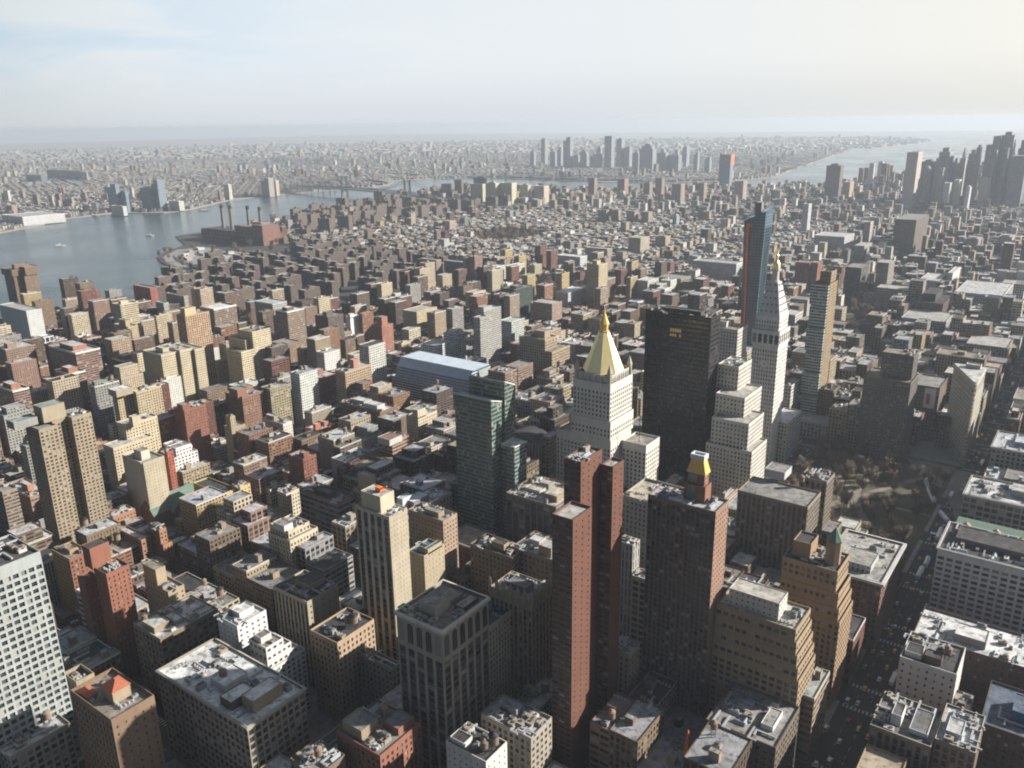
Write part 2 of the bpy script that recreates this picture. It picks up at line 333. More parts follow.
def relief(mb, a, b, z0, z1, win, frac, col, sp, depth, panes, top, fid, base=0.0):
    ax, ay = a; bx, by = b; Lg = math.hypot(bx-ax, by-ay); ux, uy = (bx-ax)/Lg, (by-ay)/Lg
    nx, ny = -uy*depth, ux*depth                       # inwards
    nb = max(1, round(Lg/win[0])); bw = Lg/nb; fl = win[1]
    mfl = int((z1-z0-top-base)/fl)
    if mfl < 1: mb.wall(ax, ay, bx, by, z0, z1, 0, col); return
    zs = z1-top-mfl*fl
    def W(u0_, u1_, za, zb, c=col):
        if u1_-u0_ > 1e-4 and zb-za > 1e-4: mb.wall(ax+ux*u0_, ay+uy*u0_, ax+ux*u1_, ay+uy*u1_, za, zb, 0, c)
    ow, oh = bw*frac[0], fl*frac[1]; sl = (fl-oh)*.5
    W(0, Lg, z0, zs); W(0, Lg, z1-top, z1)
    def strip(za, zb):
        if sp is None: W(0, Lg, za, zb)
        else:
            for j in range(nb+1): W(max(0, (j-1)*bw+(bw+ow)/2), min(Lg, j*bw+(bw-ow)/2), za, zb)
            for j in range(nb): W(j*bw+(bw-ow)/2, j*bw+(bw+ow)/2, za, zb, sp)
    prev = zs
    for k in range(mfl):
        zb = zs+k*fl+sl; zt = zb+oh
        strip(prev, zb); prev = zt
        for j in range(nb+1): W(max(0, (j-1)*bw+(bw+ow)/2), min(Lg, j*bw+(bw-ow)/2), zb, zt)
        for j in range(nb):
            p0 = (ax+ux*(j*bw+(bw-ow)/2), ay+uy*(j*bw+(bw-ow)/2)); p1 = (p0[0]+ux*ow, p0[1]+uy*ow)
            q0 = (p0[0]+nx, p0[1]+ny); q1 = (p1[0]+nx, p1[1]+ny)
            mb.quad((*p0, zb), (*p1, zb), (*q1, zb), (*q0, zb), 0, col); mb.quad((*q0, zt), (*q1, zt), (*p1, zt), (*p0, zt), 0, col)
            mb.quad((*p0, zb), (*q0, zb), (*q0, zt), (*p0, zt), 0, col); mb.quad((*q1, zb), (*p1, zb), (*p1, zt), (*q1, zt), 0, col)
            panes.append(((q0[0]+q1[0])/2, (q0[1]+q1[1])/2, (zb+zt)/2, ux, uy, ow, oh, fid))
    strip(prev, z1-top)

def pane_mb(ux, uy, ow, oh, off=(0, 0, 0), mb=None):
    mb = mb or MB(); x, y, z = off; hx, hy = ux*ow/2, uy*ow/2
    mb.quad((x-hx, y-hy, z-oh/2), (x+hx, y+hy, z-oh/2), (x+hx, y+hy, z+oh/2), (x-hx, y-hy, z+oh/2), 0)
    ox, oy = uy*.05, -ux*.05
    mb.quad((x-hx+ox, y-hy+oy, z-.05), (x+hx+ox, y+hy+oy, z-.05), (x+hx+ox, y+hy+oy, z+.05), (x-hx+ox, y-hy+oy, z+.05), 1, (.3, .29, .27))
    return mb

def tank_mb(s=1.0, stand=2.6):
    mb = MB(); r = 1.9*s
    for k in range(4):
        a = math.pi/4+k*math.pi/2
        mb.bar((r*.8*math.cos(a), r*.8*math.sin(a), 0), (r*.8*math.cos(a), r*.8*math.sin(a), stand), .28, 1)
    mb.lathe(0, 0, [(r*1.02, stand), (r, stand+3.6*s)], 14, 0)
    mb.lathe(0, 0, [(r*1.12, stand+3.55*s), (r*1.1, stand+3.7*s), (.15, stand+4.9*s)], 14, 2)
    return mb
TANKS = [mesh_of(tank_mb(1.0, 2.6), 'water_tank', ['wood', 'dark', 'wood']), mesh_of(tank_mb(1.25, 3.4), 'water_tank', ['wood', 'dark', 'dark']), mesh_of(tank_mb(.9, 4.5), 'water_tank', ['wood', 'steel', 'wood'])]
def tank(parent, x, y, z, k=0):
    o = bpy.data.objects.new('water_tank', TANKS[k]); COL.objects.link(o); o.parent = parent; o.location = (x, y, z); o.rotation_euler.z = rnd.uniform(0, 1.5)
    return o
def unit_mb(sx, sy, h, kind=0):
    mb = MB()
    if kind == 1:      # duct run with an elbow on feet
        c = (.42, .43, .44); mb.box(-5, 5, -.45, .45, .5, 1.3, 0, c); mb.box(4.1, 5, .452, 4, .5, 1.3, 0, c)
        for x in (-4, -1, 2): mb.box(x-.1, x+.1, -.4, .4, 0, .6, 0, (.2, .2, .2))
        return mb
    if kind == 2:      # row of vents on one curb
        mb.box(-3.8, 3.8, -.6, .6, 0, .25, 0, (.3, .3, .3))
        for k in range(4): mb.lathe(-3+2*k, 0, [(.35, .2), (.35, 1.1), (.6, 1.15), (.5, 1.5)], 8, 0, (.5, .5, .5))
        return mb
    if kind == 3:      # ridge skylight
        mb.rings([[(-3, -1.3, 0), (3, -1.3, 0), (3, 1.3, 0), (-3, 1.3, 0)], [(-3, -1.3, .5), (3, -1.3, .5), (3, 1.3, .5), (-3, 1.3, .5)], [(-3, -.1, 1.5), (3, -.1, 1.5), (3, .1, 1.5), (-3, .1, 1.5)]], 0, (.35, .40, .43)); return mb
    c = rnd.choice([(.30, .30, .30), (.45, .44, .42), (.18, .17, .16), (.36, .30, .24), (.6, .6, .58)])
    mb.box(-sx/2, sx/2, -sy/2, sy/2, 0, h, 0, c)
    if rnd.random() < .5: mb.box(-sx*.3, sx*.3, -sy*.3, sy*.3, h+.002, h+.6, 0, (.12, .12, .12))
    else:
        mb.lathe(-sx*.2, 0, [(min(sx, sy)*.24, h+.002), (min(sx, sy)*.24, h+.5)], 8, 0, (.1, .1, .1))
    return mb
UNITS = [mesh_of(unit_mb(rnd.uniform(1.6, 5), rnd.uniform(1.6, 4), rnd.uniform(1., 2.6), (0, 0, 0, 0, 1, 1, 2, 2, 3)[_ % 9]), 'roof_unit', FR) for _ in range(27)]
def clutter(parent, x0, x1, y0, y1, z, n, block=()):
    for _ in range(n):
        if x1-x0 < 5 or y1-y0 < 5: return
        for _t in range(6):
            x, y = rnd.uniform(x0+2.5, x1-2.5), rnd.uniform(y0+2.5, y1-2.5)
            if not any(bx0-2.6 < x < bx1+2.6 and by0-2.6 < y < by1+2.6 for bx0, bx1, by0, by1 in block): break
        else: continue
        o = bpy.data.objects.new('roof_unit', rnd.choice(UNITS)); COL.objects.link(o); o.parent = parent; o.location = (x, y, z+.003)
        o.rotation_euler.z = rnd.choice((0, math.pi/2))

def tower(kind, label, cat, X, Y, w, d, H, col, win=(3.2, 3.3), frac=(.5, .55), roofc=(.3, .3, .29), sp=None, geo=False, tiers=None, pent=(), tanks=(),
          par=1.1, top=1.2, depth=.35, clut=3, short=None, spsh=0., base=0.0, cornice=None, group=None, pcol=None, colW=None, fracW=None, spW='same', winW=None):
    """One building whose north-west roof corner stands at X, Y; it runs w towards the river and d downtown."""
    cx, cy_ = X+w/2, Y-d/2
    root = empty(kind, (cx, cy_, 0)); tag(root, label, cat, group)
    frac = (min(.92, frac[0]*1.14), min(.9, frac[1]*1.10)); tiers = tiers or [(0, 0, 1, 1, 0, H)]
    panes = []
    blocked = []
    for (ua, va, ub, vb, za, zb) in tiers:
        x0, x1 = -w/2+ua*w, -w/2+ub*w; y1, y0 = d/2-va*d, d/2-vb*d
        FOOT.append((cx+x0, cx+x1, cy_+y0, cy_+y1)); occ(cx+x0, cx+x1, cy_+y0, cy_+y1, zb)
        mb = MB(); pc = [(x0, y0), (x1, y0), (x1, y1), (x0, y1)]
        wv = (win[0], win[1], rnd.random()*50)
        if geo:
            for k, ch in enumerate('SENW'):
                a, b = pc[k], pc[(k+1) % 4]
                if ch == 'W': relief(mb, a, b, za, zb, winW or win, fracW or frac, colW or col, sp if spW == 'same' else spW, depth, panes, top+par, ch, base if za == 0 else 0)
                elif ch == 'N': relief(mb, a, b, za, zb, win, frac, col, sp, depth, panes, top+par, ch, base if za == 0 else 0)
                else:
                    Lg = math.hypot(b[0]-a[0], b[1]-a[1]); nb = max(1, round(Lg/win[0]))
                    mb.wall(*a, *b, za, zb-top-par, 0, col, (Lg/nb, win[1], wv[2]), (*frac[:2], spsh)); mb.wall(*a, *b, zb-top-par, zb, 0, col)
            t = .4; ic = [(x0+t, y0+t), (x1-t, y0+t), (x1-t, y1-t), (x0+t, y1-t)]
            for k in range(4):
                a, b, c_, d_ = pc[k], pc[(k+1) % 4], ic[(k+1) % 4], ic[k]
                mb.quad((*a, zb), (*b, zb), (*c_, zb), (*d_, zb), 0, pcol or col); mb.quad((*c_, zb-par), (*d_, zb-par), (*d_, zb), (*c_, zb), 0, col)
        else:
            mb.block(x0, x1, y0, y1, za, zb, col, wv, (*frac[:2], spsh), None, par, .4, pcol=pcol)
            mb.f.pop(); mb.v[-4:] = []; mb.uv[-4:] = []; [q.pop() for q in (mb.mi, mb.col, mb.win, mb.frac)]
        if cornice and zb == max(q[5] for q in tiers):
            for k in range(4):
                a, b = pc[k], pc[(k+1) % 4]; e = cornice[0]; ux, uy = (b[0]-a[0]), (b[1]-a[1]); l_ = math.hypot(ux, uy); ox, oy = uy/l_*e, -ux/l_*e; ex, ey = ux/l_*e, uy/l_*e
                A, B_ = (a[0]+ox-ex, a[1]+oy-ey), (b[0]+ox+ex, b[1]+oy+ey); zc0, zc1 = zb-cornice[1]-.3, zb-.3
                mb.quad((*A, zc0), (*B_, zc0), (*B_, zc1), (*A, zc1), 0, cornice[2]); mb.quad((*a, zc1+.15), (*A, zc1), (*B_, zc1), (*b, zc1+.15), 0, cornice[2]); mb.quad((*a, zc0-.3), (*b, zc0-.3), (*B_, zc0), (*A, zc0), 0, cornice[2])
        mb.build('wall', FR, root)
        rb = MB(); t = .36; rb.quad((x0+t, y0+t, zb-par), (x1-t, y0+t, zb-par), (x1-t, y1-t, zb-par), (x0+t, y1-t, zb-par), 1, roofc); rb.build('roof', FR, root)
    mx = max(tiers, key=lambda q: (q[5], (q[2]-q[0])*(q[3]-q[1])))
    zt = mx[5]-par
    for q in pent:
        ua, va, ub, vb, h = q[:5]; c = q[5] if len(q) > 5 else col; wf = q[6] if len(q) > 6 else (0, 0, 0)
        zb0 = q[7] if len(q) > 7 else zt
        x0, x1 = -w/2+ua*w, -w/2+ub*w; y1, y0 = d/2-va*d, d/2-vb*d
        mb = MB(); mb.block(x0, x1, y0, y1, zb0+.002, zb0+h, c, (3, 3.2, 3), wf, roofc, .4, .25); mb.build('bulkhead', FR, root); blocked.append((x0, x1, y0, y1))
    for i, q in enumerate(tanks):
        tank(root, -w/2+q[0]*w, d/2-q[1]*d, (q[2] if len(q) > 2 else zt)+.003, i % 3)
    if clut:
        clut = int(clut*1.7)+2
        clutter(root, -w/2+mx[0]*w, -w/2+mx[2]*w, d/2-mx[3]*d, d/2-mx[1]*d, zt, clut, blocked+[(-w/2+q[0]*w-2, -w/2+q[0]*w+2, d/2-q[1]*d-2, d/2-q[1]*d+2) for q in tanks])
    if panes:
        def dist(p): return (Vector((p[0]+cx, p[1]+cy_, p[2]))-CAM).length_squared
        def facing(p): return 1 if 0 < pix(p[0]+cx, p[1]+cy_, p[2])[0] < 1024 and 0 < pix(p[0]+cx, p[1]+cy_, p[2])[1] < 768 else 0
        panes.sort(key=lambda p: (-facing(p), dist(p)))
        cache = {}
        for p in panes[:100]:
            key = (p[7], round(p[5], 2), round(p[6], 2))
            if key not in cache: cache[key] = mesh_of(pane_mb(p[3], p[4], p[5], p[6]), 'window', ['glass', 'facade'])
            o = bpy.data.objects.new('window', cache[key]); COL.objects.link(o); o.parent = root; o.location = p[:3]
        if len(panes) > 100:
            mb = MB()
            for p in panes[100:]: pane_mb(p[3], p[4], p[5], p[6], p[:3], mb)
            tag(mb.build('glazing', ['glass', 'facade'], root), kind='stuff')
    if short:
        a = pix(X, Y, H); ANCH.append((a[0], a[1]+6, short))
    return root

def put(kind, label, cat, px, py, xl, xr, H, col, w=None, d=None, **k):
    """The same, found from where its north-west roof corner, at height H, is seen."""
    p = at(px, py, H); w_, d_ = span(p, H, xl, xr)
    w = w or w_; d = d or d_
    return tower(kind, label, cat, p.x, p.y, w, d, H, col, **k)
# wall colours (albedo)
CREAM = (.47, .40, .285); TAN = (.33, .265, .18); BROWN = (.135, .092, .066); RED = (.155, .068, .048); ORNG = (.235, .125, .075); WHT = (.62, .61, .58); GRAY = (.28, .275, .26)
LGRAY = (.42, .41, .39); DK = (.06, .056, .052); YEL = (.42, .32, .165); PINK = (.26, .17, .13); LIME = (.46, .43, .38); SAND = (.38, .31, .225); UMB = (.19, .135, .09)
SILV = (.48, .49, .50); TAR = (.075, .075, .075); GRV = (.27, .245, .21); PALE = (.50, .50, .50)
# ---------------------------------------------------------------- individually built buildings
def zfor(X, Y, py):
    lo, hi = 0., 420.
    for _ in range(50):
        q = (lo+hi)/2
        if pix(X, Y, q)[1] > py: lo = q
        else: hi = q
    return lo
def far(kind, label, cat, xl, xc, xr, yt, yb, col, **k):
    """Found from where its north-west corner meets the ground (xc, yb) and how high it reaches."""
    p = at(xc, yb); H = zfor(p.x, p.y, yt)
    w, d = span(p, 0, xl, None)[0], span(p, 0, None, xr)[1]
    w = k.pop('w', None) or max(6, w); d = k.pop('d', None) or max(6, d)
    k.setdefault('clut', 0)
    return tower(kind, label, cat, p.x, p.y, w, d, H, col, **k)
def multi(kind, label, cat, parts, col, **k):
    """Parts: (px, py, xl, xr, H, z0) of each mass of one building; w or d may be given instead of a pixel as ('m', metres)."""
    bx = []
    for px, py, xl, xr, H, z0 in parts:
        p = at(px, py, H)
        w_, d_ = span(p, H, xl if not isinstance(xl, tuple) else None, xr if not isinstance(xr, tuple) else None)
        w_ = xl[1] if isinstance(xl, tuple) else w_; d_ = xr[1] if isinstance(xr, tuple) else d_
        bx.append((p.x, p.x+w_, p.y, p.y-d_, z0, H))
    X0 = min(b[0] for b in bx); X1 = max(b[1] for b in bx); Y0 = max(b[2] for b in bx); Y1 = min(b[3] for b in bx)
    w, d = X1-X0, Y0-Y1
    t = [((b[0]-X0)/w, (Y0-b[2])/d, (b[1]-X0)/w, (Y0-b[3])/d, b[4], b[5]) for b in bx]
    return tower(kind, label, cat, X0, Y0, w, d, max(b[5] for b in bx), col, tiers=t, **k)
def putR(kind, label, cat, px, py, xr, H, col, d=30, w=None, **k):
    """West of the avenue: the north-east roof corner is seen at px, py and the block runs away from the river."""
    p = at(px, py, H)
    if w is None:
        lo, hi = 0., 300.
        for _ in range(40):
            q = (lo+hi)/2
            if pix(p.x-q, p.y, H)[0] < xr: lo = q
            else: hi = q
        w = lo
    return tower(kind, label, cat, p.x-w, p.y, w, d, H, col, **k)
AT, OT, LB, AB = 'apartment_tower', 'office_tower', 'loft_building', 'apartment_building'
BT, BO = 'apartment tower', 'office tower'

# --- left foreground
p = at(40, 551, 125)
wg = tower(OT, 'white office tower of square grid windows cut by the left edge of the photo', BO, p.x, p.y+52, 32, 52, 125, (.37, .40, .39), win=(3.7, 4.0), frac=(.63, .56), geo=True, depth=.7, roofc=TAR, clut=8, top=5, short='the white grid office tower', pent=((.3, .15, .8, .7, 5, GRAY),))
put(AT, 'tall tan slab apartment tower with a dark recess between two window wings', BT, 38, 427, 24, 91, 120, (.33, .265, .185), win=(2.9, 2.85), frac=(.52, .5), geo=True, tiers=[(0, 0, 1, .33, 0, 118), (.3, .33, 1, .62, 0, 119), (0, .62, 1, 1, 0, 120)], pent=((.35, .2, .95, .62, 12, (.36, .30, .22)), (.45, -.3, 1., .12, 6, GRAY)), roofc=(.28, .34, .33), short='the tan slab tower')
br = put(OT, 'brown brick office block with red hip roofs over its stair heads', BO, 111, 720, 70, 154, 64, (.23, .155, .105), win=(3.4, 3.7), frac=(.36, .5), geo=True, roofc=GRV, par=2.2, clut=2, short='the block with the red hip roofs', fracW=(.2, .32), winW=(4.6, 4.2))
put(LB, 'low pale roofed block with crimson parapet walls below the white grid tower', 'loft building', 9, 757, -40, 70, 32, (.42, .38, .31), win=(4, 3.9), frac=(.6, .6), geo=True, roofc=PALE, clut=14, pent=((.3, .15, .5, .5, 4, GRAY), (.6, .5, .85, .8, 3.2, TAN)), tanks=((.2, .8),))
put(LB, 'small tan block with a sunk dark roof beside the white grid tower', 'loft building', 76, 682, 63, 94, 36, (.36, .30, .20), win=(3.4, 3.6), frac=(.4, .5), geo=True, roofc=TAR, par=2.5, clut=2)
multi(AT, 'tall orange red brick tower with a square brick stair head on top', BT, [(106, 574, 94, 129, 76, 0), (84, 580, 77, 97, 66, 0)], (.27, .115, .075), win=(2.9, 3.0), frac=(.30, .42), geo=True, pent=((.42, .12, .72, .8, 14),), tanks=(), roofc=TAR, short='the orange brick tower')
put(AB, 'yellow brown brick walkup with fire escapes left of the orange brick tower', 'apartment building', 69, 559, 51, 90, 46, (.42, .27, .14), win=(2.9, 3.1), frac=(.42, .52), geo=True, roofc=GRAY, clut=4, pent=((.3, .3, .6, .7, 3.5),), colW=(.26, .115, .075))
put(AB, 'beige building with a tall plain stair block and small terrace roof', 'apartment building', 168, 592, 144, 184, 58, (.40, .325, .215), win=(3.2, 3.3), frac=(.3, .4), geo=True, roofc=GRV, pent=((.45, .05, 1., .65, 12),), clut=2)
put(LB, 'brown block with broad white roof edged in pale stone and a corner water tank', 'loft building', 160, 639, 133, 218, 50, (.22, .175, .125), win=(3.9, 3.9), frac=(.56, .58), geo=True, roofc=PALE, clut=6, pent=((.3, .05, .75, .3, 4, TAN), (.2, .35, .6, .5, 3, GRAY)), tanks=((.8, .12),), pcol=(.45, .42, .37))
put(LB, 'long grey loft with bright white skylit roof, in front of the stepped white apartments', 'loft building', 247, 727, 157, None, 55, (.30, .26, .21), d=35, win=(4.0, 4.1), frac=(.62, .62), geo=True, roofc=(.66, .66, .65), clut=12, pent=((.08, .25, .2, .75, 7, TAN), (.42, .3, .58, .7, 3.6, WHT), (.22, .1, .34, .5, 5, (.1, .09, .08))), tanks=((.53, .45),), pcol=(.5, .48, .44), cornice=(.8, 1.2, (.36, .33, .28)), short='the long loft with the bright roof')
put(AB, 'sunlit white apartment block stepping down in terraces', 'apartment building', 264, 664, 246, 304, 50, (.66, .65, .62), win=(3.5, 3.1), frac=(.5, .5), geo=True, tiers=[(0, 0, 1, 1, 0, 44), (.05, .1, 1, .86, 44, 48), (.05, .1, 1, .7, 48, 53), (.05, .1, 1, .52, 53, 58)], roofc=GRV, clut=4, top=.2, par=.7, pent=((.4, .15, .8, .4, 4, WHT),), short='the stepped white apartments')
put(AB, 'plain white block with busy white roof plant behind the stepped white apartments', 'apartment building', 237, 626, 217, 266, 62, (.63, .64, .64), win=(3.6, 3.3), frac=(.3, .36), geo=True, roofc=(.62, .62, .60), clut=12, pent=((.3, .3, .7, .8, 4, WHT),))
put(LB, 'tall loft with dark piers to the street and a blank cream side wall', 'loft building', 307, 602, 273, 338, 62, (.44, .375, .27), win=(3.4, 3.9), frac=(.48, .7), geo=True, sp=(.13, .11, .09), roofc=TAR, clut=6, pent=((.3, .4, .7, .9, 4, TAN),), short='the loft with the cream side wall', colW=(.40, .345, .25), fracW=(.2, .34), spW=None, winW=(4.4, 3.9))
put(LB, 'tan brick loft with two white water tanks on its dark roof', 'loft building', 337, 643, 310, 374, 55, (.43, .315, .215), win=(3.0, 3.6), frac=(.4, .55), geo=True, roofc=TAR, clut=8, tanks=((.35, .55), (.2, .6)), short='the tan loft with white tanks')
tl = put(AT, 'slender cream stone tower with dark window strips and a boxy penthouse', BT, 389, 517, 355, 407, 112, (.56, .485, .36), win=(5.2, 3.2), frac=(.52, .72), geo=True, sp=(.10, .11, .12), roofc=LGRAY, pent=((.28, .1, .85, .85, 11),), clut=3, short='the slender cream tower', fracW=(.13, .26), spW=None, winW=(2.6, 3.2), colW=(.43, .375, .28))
arch = put(OT, 'dark stone office tower ringed by tall arches under its roofline', BO, 442, 631, 396, 488, 95, (.36, .32, .26), win=(5.6, 3.9), frac=(.62, .62), geo=True, sp=(.075, .065, .055), roofc=GRV, clut=18, top=17, par=1.6, pent=((.35, .2, .7, .52, 7, (.42, .38, .3)), (.4, .58, .85, .86, 3.2, GRAY), (.1, .55, .3, .9, 2.5, DK)), pcol=(.66, .62, .53), cornice=(.9, 1.6, (.6, .56, .48)), short='the arch-topped tower')
put(OT, 'sunlit cream office wing squeezed behind the arch-topped tower', BO, 489, 627, None, 515, 74, (.60, .52, .38), w=24, win=(2.6, 3.5), frac=(.45, .58), geo=True, roofc=TAR, par=1.8, clut=5)
goth = put(OT, 'ornate brown stone tower with a crown of small gothic pinnacles', BO, 532, 602, 490, 553, 84, (.35, .285, .20), win=(3.2, 3.6), frac=(.5, .66), geo=True, sp=(.20, .16, .11), roofc=(.20, .19, .18), clut=5, top=5, pent=((.3, .3, .75, .7, 3.4, (.12, .2, .28)),), short='the gothic crowned tower')
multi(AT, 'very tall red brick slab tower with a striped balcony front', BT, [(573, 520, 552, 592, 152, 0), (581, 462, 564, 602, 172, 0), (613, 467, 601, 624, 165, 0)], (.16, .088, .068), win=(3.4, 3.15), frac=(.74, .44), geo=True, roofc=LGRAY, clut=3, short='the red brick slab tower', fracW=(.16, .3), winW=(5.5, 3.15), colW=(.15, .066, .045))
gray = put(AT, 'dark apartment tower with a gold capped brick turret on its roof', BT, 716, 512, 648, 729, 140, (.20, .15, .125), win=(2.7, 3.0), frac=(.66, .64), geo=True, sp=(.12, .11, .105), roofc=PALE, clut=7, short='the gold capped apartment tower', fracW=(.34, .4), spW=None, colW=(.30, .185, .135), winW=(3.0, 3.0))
setb = put(LB, 'bulky brown brick loft stepping back in ledges, plain white penthouse on top', 'loft building', 796, 630, 716, 811, 84, (.36, .27, .175), win=(3.7, 3.7), frac=(.6, .5), geo=True, roofc=(.45, .43, .39), tiers=[(-.10, -.04, 1, 1.12, 0, 56), (-.075, -.03, 1, 1.08, 56, 63), (-.05, -.02, 1, 1.05, 63, 70), (-.025, -.01, 1, 1.02, 70, 77), (0, 0, 1, 1, 77, 84)], pent=((.25, .18, .88, .72, 10, (.58, .56, .52), (.3, .3, 0)),), clut=6, short='the brown ledged loft')
turr = put(LB, 'brown ledged loft with an octagonal turret capped in green copper', 'loft building', 838, 572, 783, 850, 88, (.36, .255, .16), win=(3.3, 3.6), frac=(.5, .56), geo=True, roofc=TAR, tiers=[(-.14, -.05, 1, 1.1, 0, 58), (-.1, -.04, 1, 1.06, 58, 66), (-.06, -.02, 1, 1.03, 66, 75), (0, 0, 1, 1, 75, 88)], clut=6, short='the green turreted loft')
put(OT, 'wide low office block with a broad flat roof and pale parapet beside the park', BO, 882, 583, 822, 904, 50, (.22, .13, .10), win=(3.8, 4.0), frac=(.5, .6), geo=True, roofc=(.36, .35, .33), clut=6, pent=((.25, .15, .75, .5, 5, PALE, (.4, .5, 0)),), pcol=(.62, .62, .60), cornice=(1.6, 1.8, (.5, .5, .48)), short='the flat block by the park')
multi(LB, 'pair of joined dark lofts with tall top windows facing the park', 'loft building', [(808, 507, 738, 821, 76, 0), (827, 482, 800, 835, 78, 0)], (.26, .22, .17), win=(3.6, 3.8), frac=(.56, .6), geo=True, sp=(.12, .10, .08), roofc=(.28, .27, .26), clut=14, pent=((.55, .5, .85, .75, 6, PALE),), tanks=((.3, .5),), short='the dark lofts by the park')
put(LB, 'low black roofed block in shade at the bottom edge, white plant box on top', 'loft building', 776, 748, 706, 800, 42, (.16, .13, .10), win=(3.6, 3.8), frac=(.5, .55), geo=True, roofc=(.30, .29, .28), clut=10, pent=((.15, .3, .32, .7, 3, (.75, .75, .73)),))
put(LB, 'small white walled loft with two wooden water tanks at the bottom edge', 'loft building', 486, 762, 446, 507, 50, (.62, .60, .56), win=(3.6, 3.6), frac=(.2, .3), geo=True, roofc=TAR, clut=5, tanks=((.22, .35), (.12, .6)), pent=((.6, .1, .95, .5, 3, WHT),))
put(LB, 'grey loft with a blue shaded cluttered roof left of the red brick slab', 'loft building', 531, 738, 481, 552, 48, (.36, .32, .26), win=(3.5, 3.7), frac=(.5, .55), geo=True, roofc=(.34, .36, .40), clut=16, pent=((.5, .5, .8, .8, 4, GRAY),))  # the roof colour carries the blue of the shade
put(LB, 'red brick loft with stacked roof levels and wooden tank, lower left of the arch-topped tower', 'loft building', 380, 756, 336, 421, 44, (.30, .13, .085), win=(3.2, 3.5), frac=(.42, .55), geo=True, roofc=(.24, .23, .22), clut=12, pent=((.5, .1, .95, .5, 6, TAN), (.1, .55, .45, .95, 4, (.3, .13, .09))), tanks=((.6, .75),))
put(LB, 'low dark loft with a small wooden tank on thin legs, at the lower edge', 'loft building', 318, 776, 290, 345, 40, (.2, .15, .11), win=(3.4, 3.6), frac=(.4, .5), geo=True, roofc=(.3, .29, .28), clut=12, tanks=((.35, .4, 41),))
put(LB, 'squat stone loft with a row of roof studs between tan loft and arch-topped tower', 'loft building', 392, 668, 352, 400, 40, (.38, .34, .27), win=(3.2, 3.6), frac=(.45, .5), geo=True, roofc=TAR, clut=5)
put(LB, 'pale block with a red brick wall patch between the two tall brick towers', 'loft building', 629, 655, 604, 640, 52, (.42, .33, .25), win=(3.2, 3.5), frac=(.45, .55), geo=True, roofc=PALE, clut=12)
put(LB, 'narrow cream loft with wide dark windows against the gold capped tower', 'loft building', 647, 580, 632, 655, 78, (.50, .43, .31), win=(4.2, 4.0), frac=(.7, .6), geo=True, roofc=PALE, clut=2)
put(OT, 'grey concrete office with tall slots beside the red brick slab tower', BO, 633, 545, 618, 640, 95, (.40, .38, .34), win=(2.6, 6), frac=(.35, .85), geo=False, roofc=GRV)
put(OT, 'pale stone block with a wide tan flat roof below the gold pyramid tower', BO, 668, 507, 622, 690, 85, (.40, .375, .33), win=(3.2, 3.5), frac=(.45, .52), geo=True, roofc=(.46, .41, .32), par=1.6, clut=2)
put(OT, 'broad office block with dark vertical piers left of the red brick slab tower', BO, 556, 507, 506, 585, 62, (.21, .19, .165), win=(5.5, 4), frac=(.7, .8), geo=True, sp=(.06, .055, .05), roofc=(.50, .46, .39), clut=18, pent=((.1, .2, .35, .6, 5, TAN), (.5, .3, .8, .5, 3, PALE), (.5, .6, .7, .8, 4, GRAY)), short='the dark pier office block')
put(LB, 'stepped tan loft top with a sunlit white roof left of the red brick slab', 'loft building', 553, 560, 512, 575, 58, (.27, .22, .16), win=(3.3, 3.6), frac=(.45, .5), geo=True, roofc=PALE, clut=12, pent=((.1, .1, .4, .5, 7, TAN), (.55, .4, .8, .7, 4, PALE)))
put(LB, 'ornamented brown loft whose cluttered roof lies in front of the glass tower', 'loft building', 512, 558, 470, 528, 56, (.2, .16, .12), win=(3.3, 3.6), frac=(.45, .5), geo=True, roofc=TAR, clut=14, pent=((.3, .3, .6, .6, 5, TAN),))
put(AB, 'tan blank walled block with a blue roof deck behind the slender cream tower', 'apartment building', 424, 556, 408, 444, 62, (.40, .335, .235), win=(3.4, 3.4), frac=(.12, .3), geo=False, roofc=(.06, .17, .24), pent=((.0, .2, .25, .9, 4),), clut=2)
put(AB, 'brown brick apartment house with roof sheds between cream tower and glass tower', 'apartment building', 443, 521, 408, 457, 72, (.36, .26, .19), win=(3., 3.2), frac=(.32, .42), geo=True, roofc=GRAY, clut=8, pent=((.2, .2, .6, .6, 4, TAN),))
put(LB, 'wide block with a bright blue grey roof behind the slender cream tower', 'loft building', 404, 518, 384, 452, 45, (.33, .30, .25), win=(3.8, 3.9), frac=(.6, .6), geo=True, roofc=(.55, .60, .68), clut=4, pent=((.25, .3, .8, .62, 6, (.2, .19, .18)), (.55, .2, .85, .4, 9, WHT)), short='the blue roofed block')
put(AB, 'tan block with a square roof tower beside the blue roofed block', 'apartment building', 373, 495, 352, 383, 50, (.31, .265, .19), win=(3.4, 3.5), frac=(.4, .5), geo=True, roofc=GRAY, pent=((.25, .25, .8, .85, 14, (.37, .32, .23)),), clut=2)

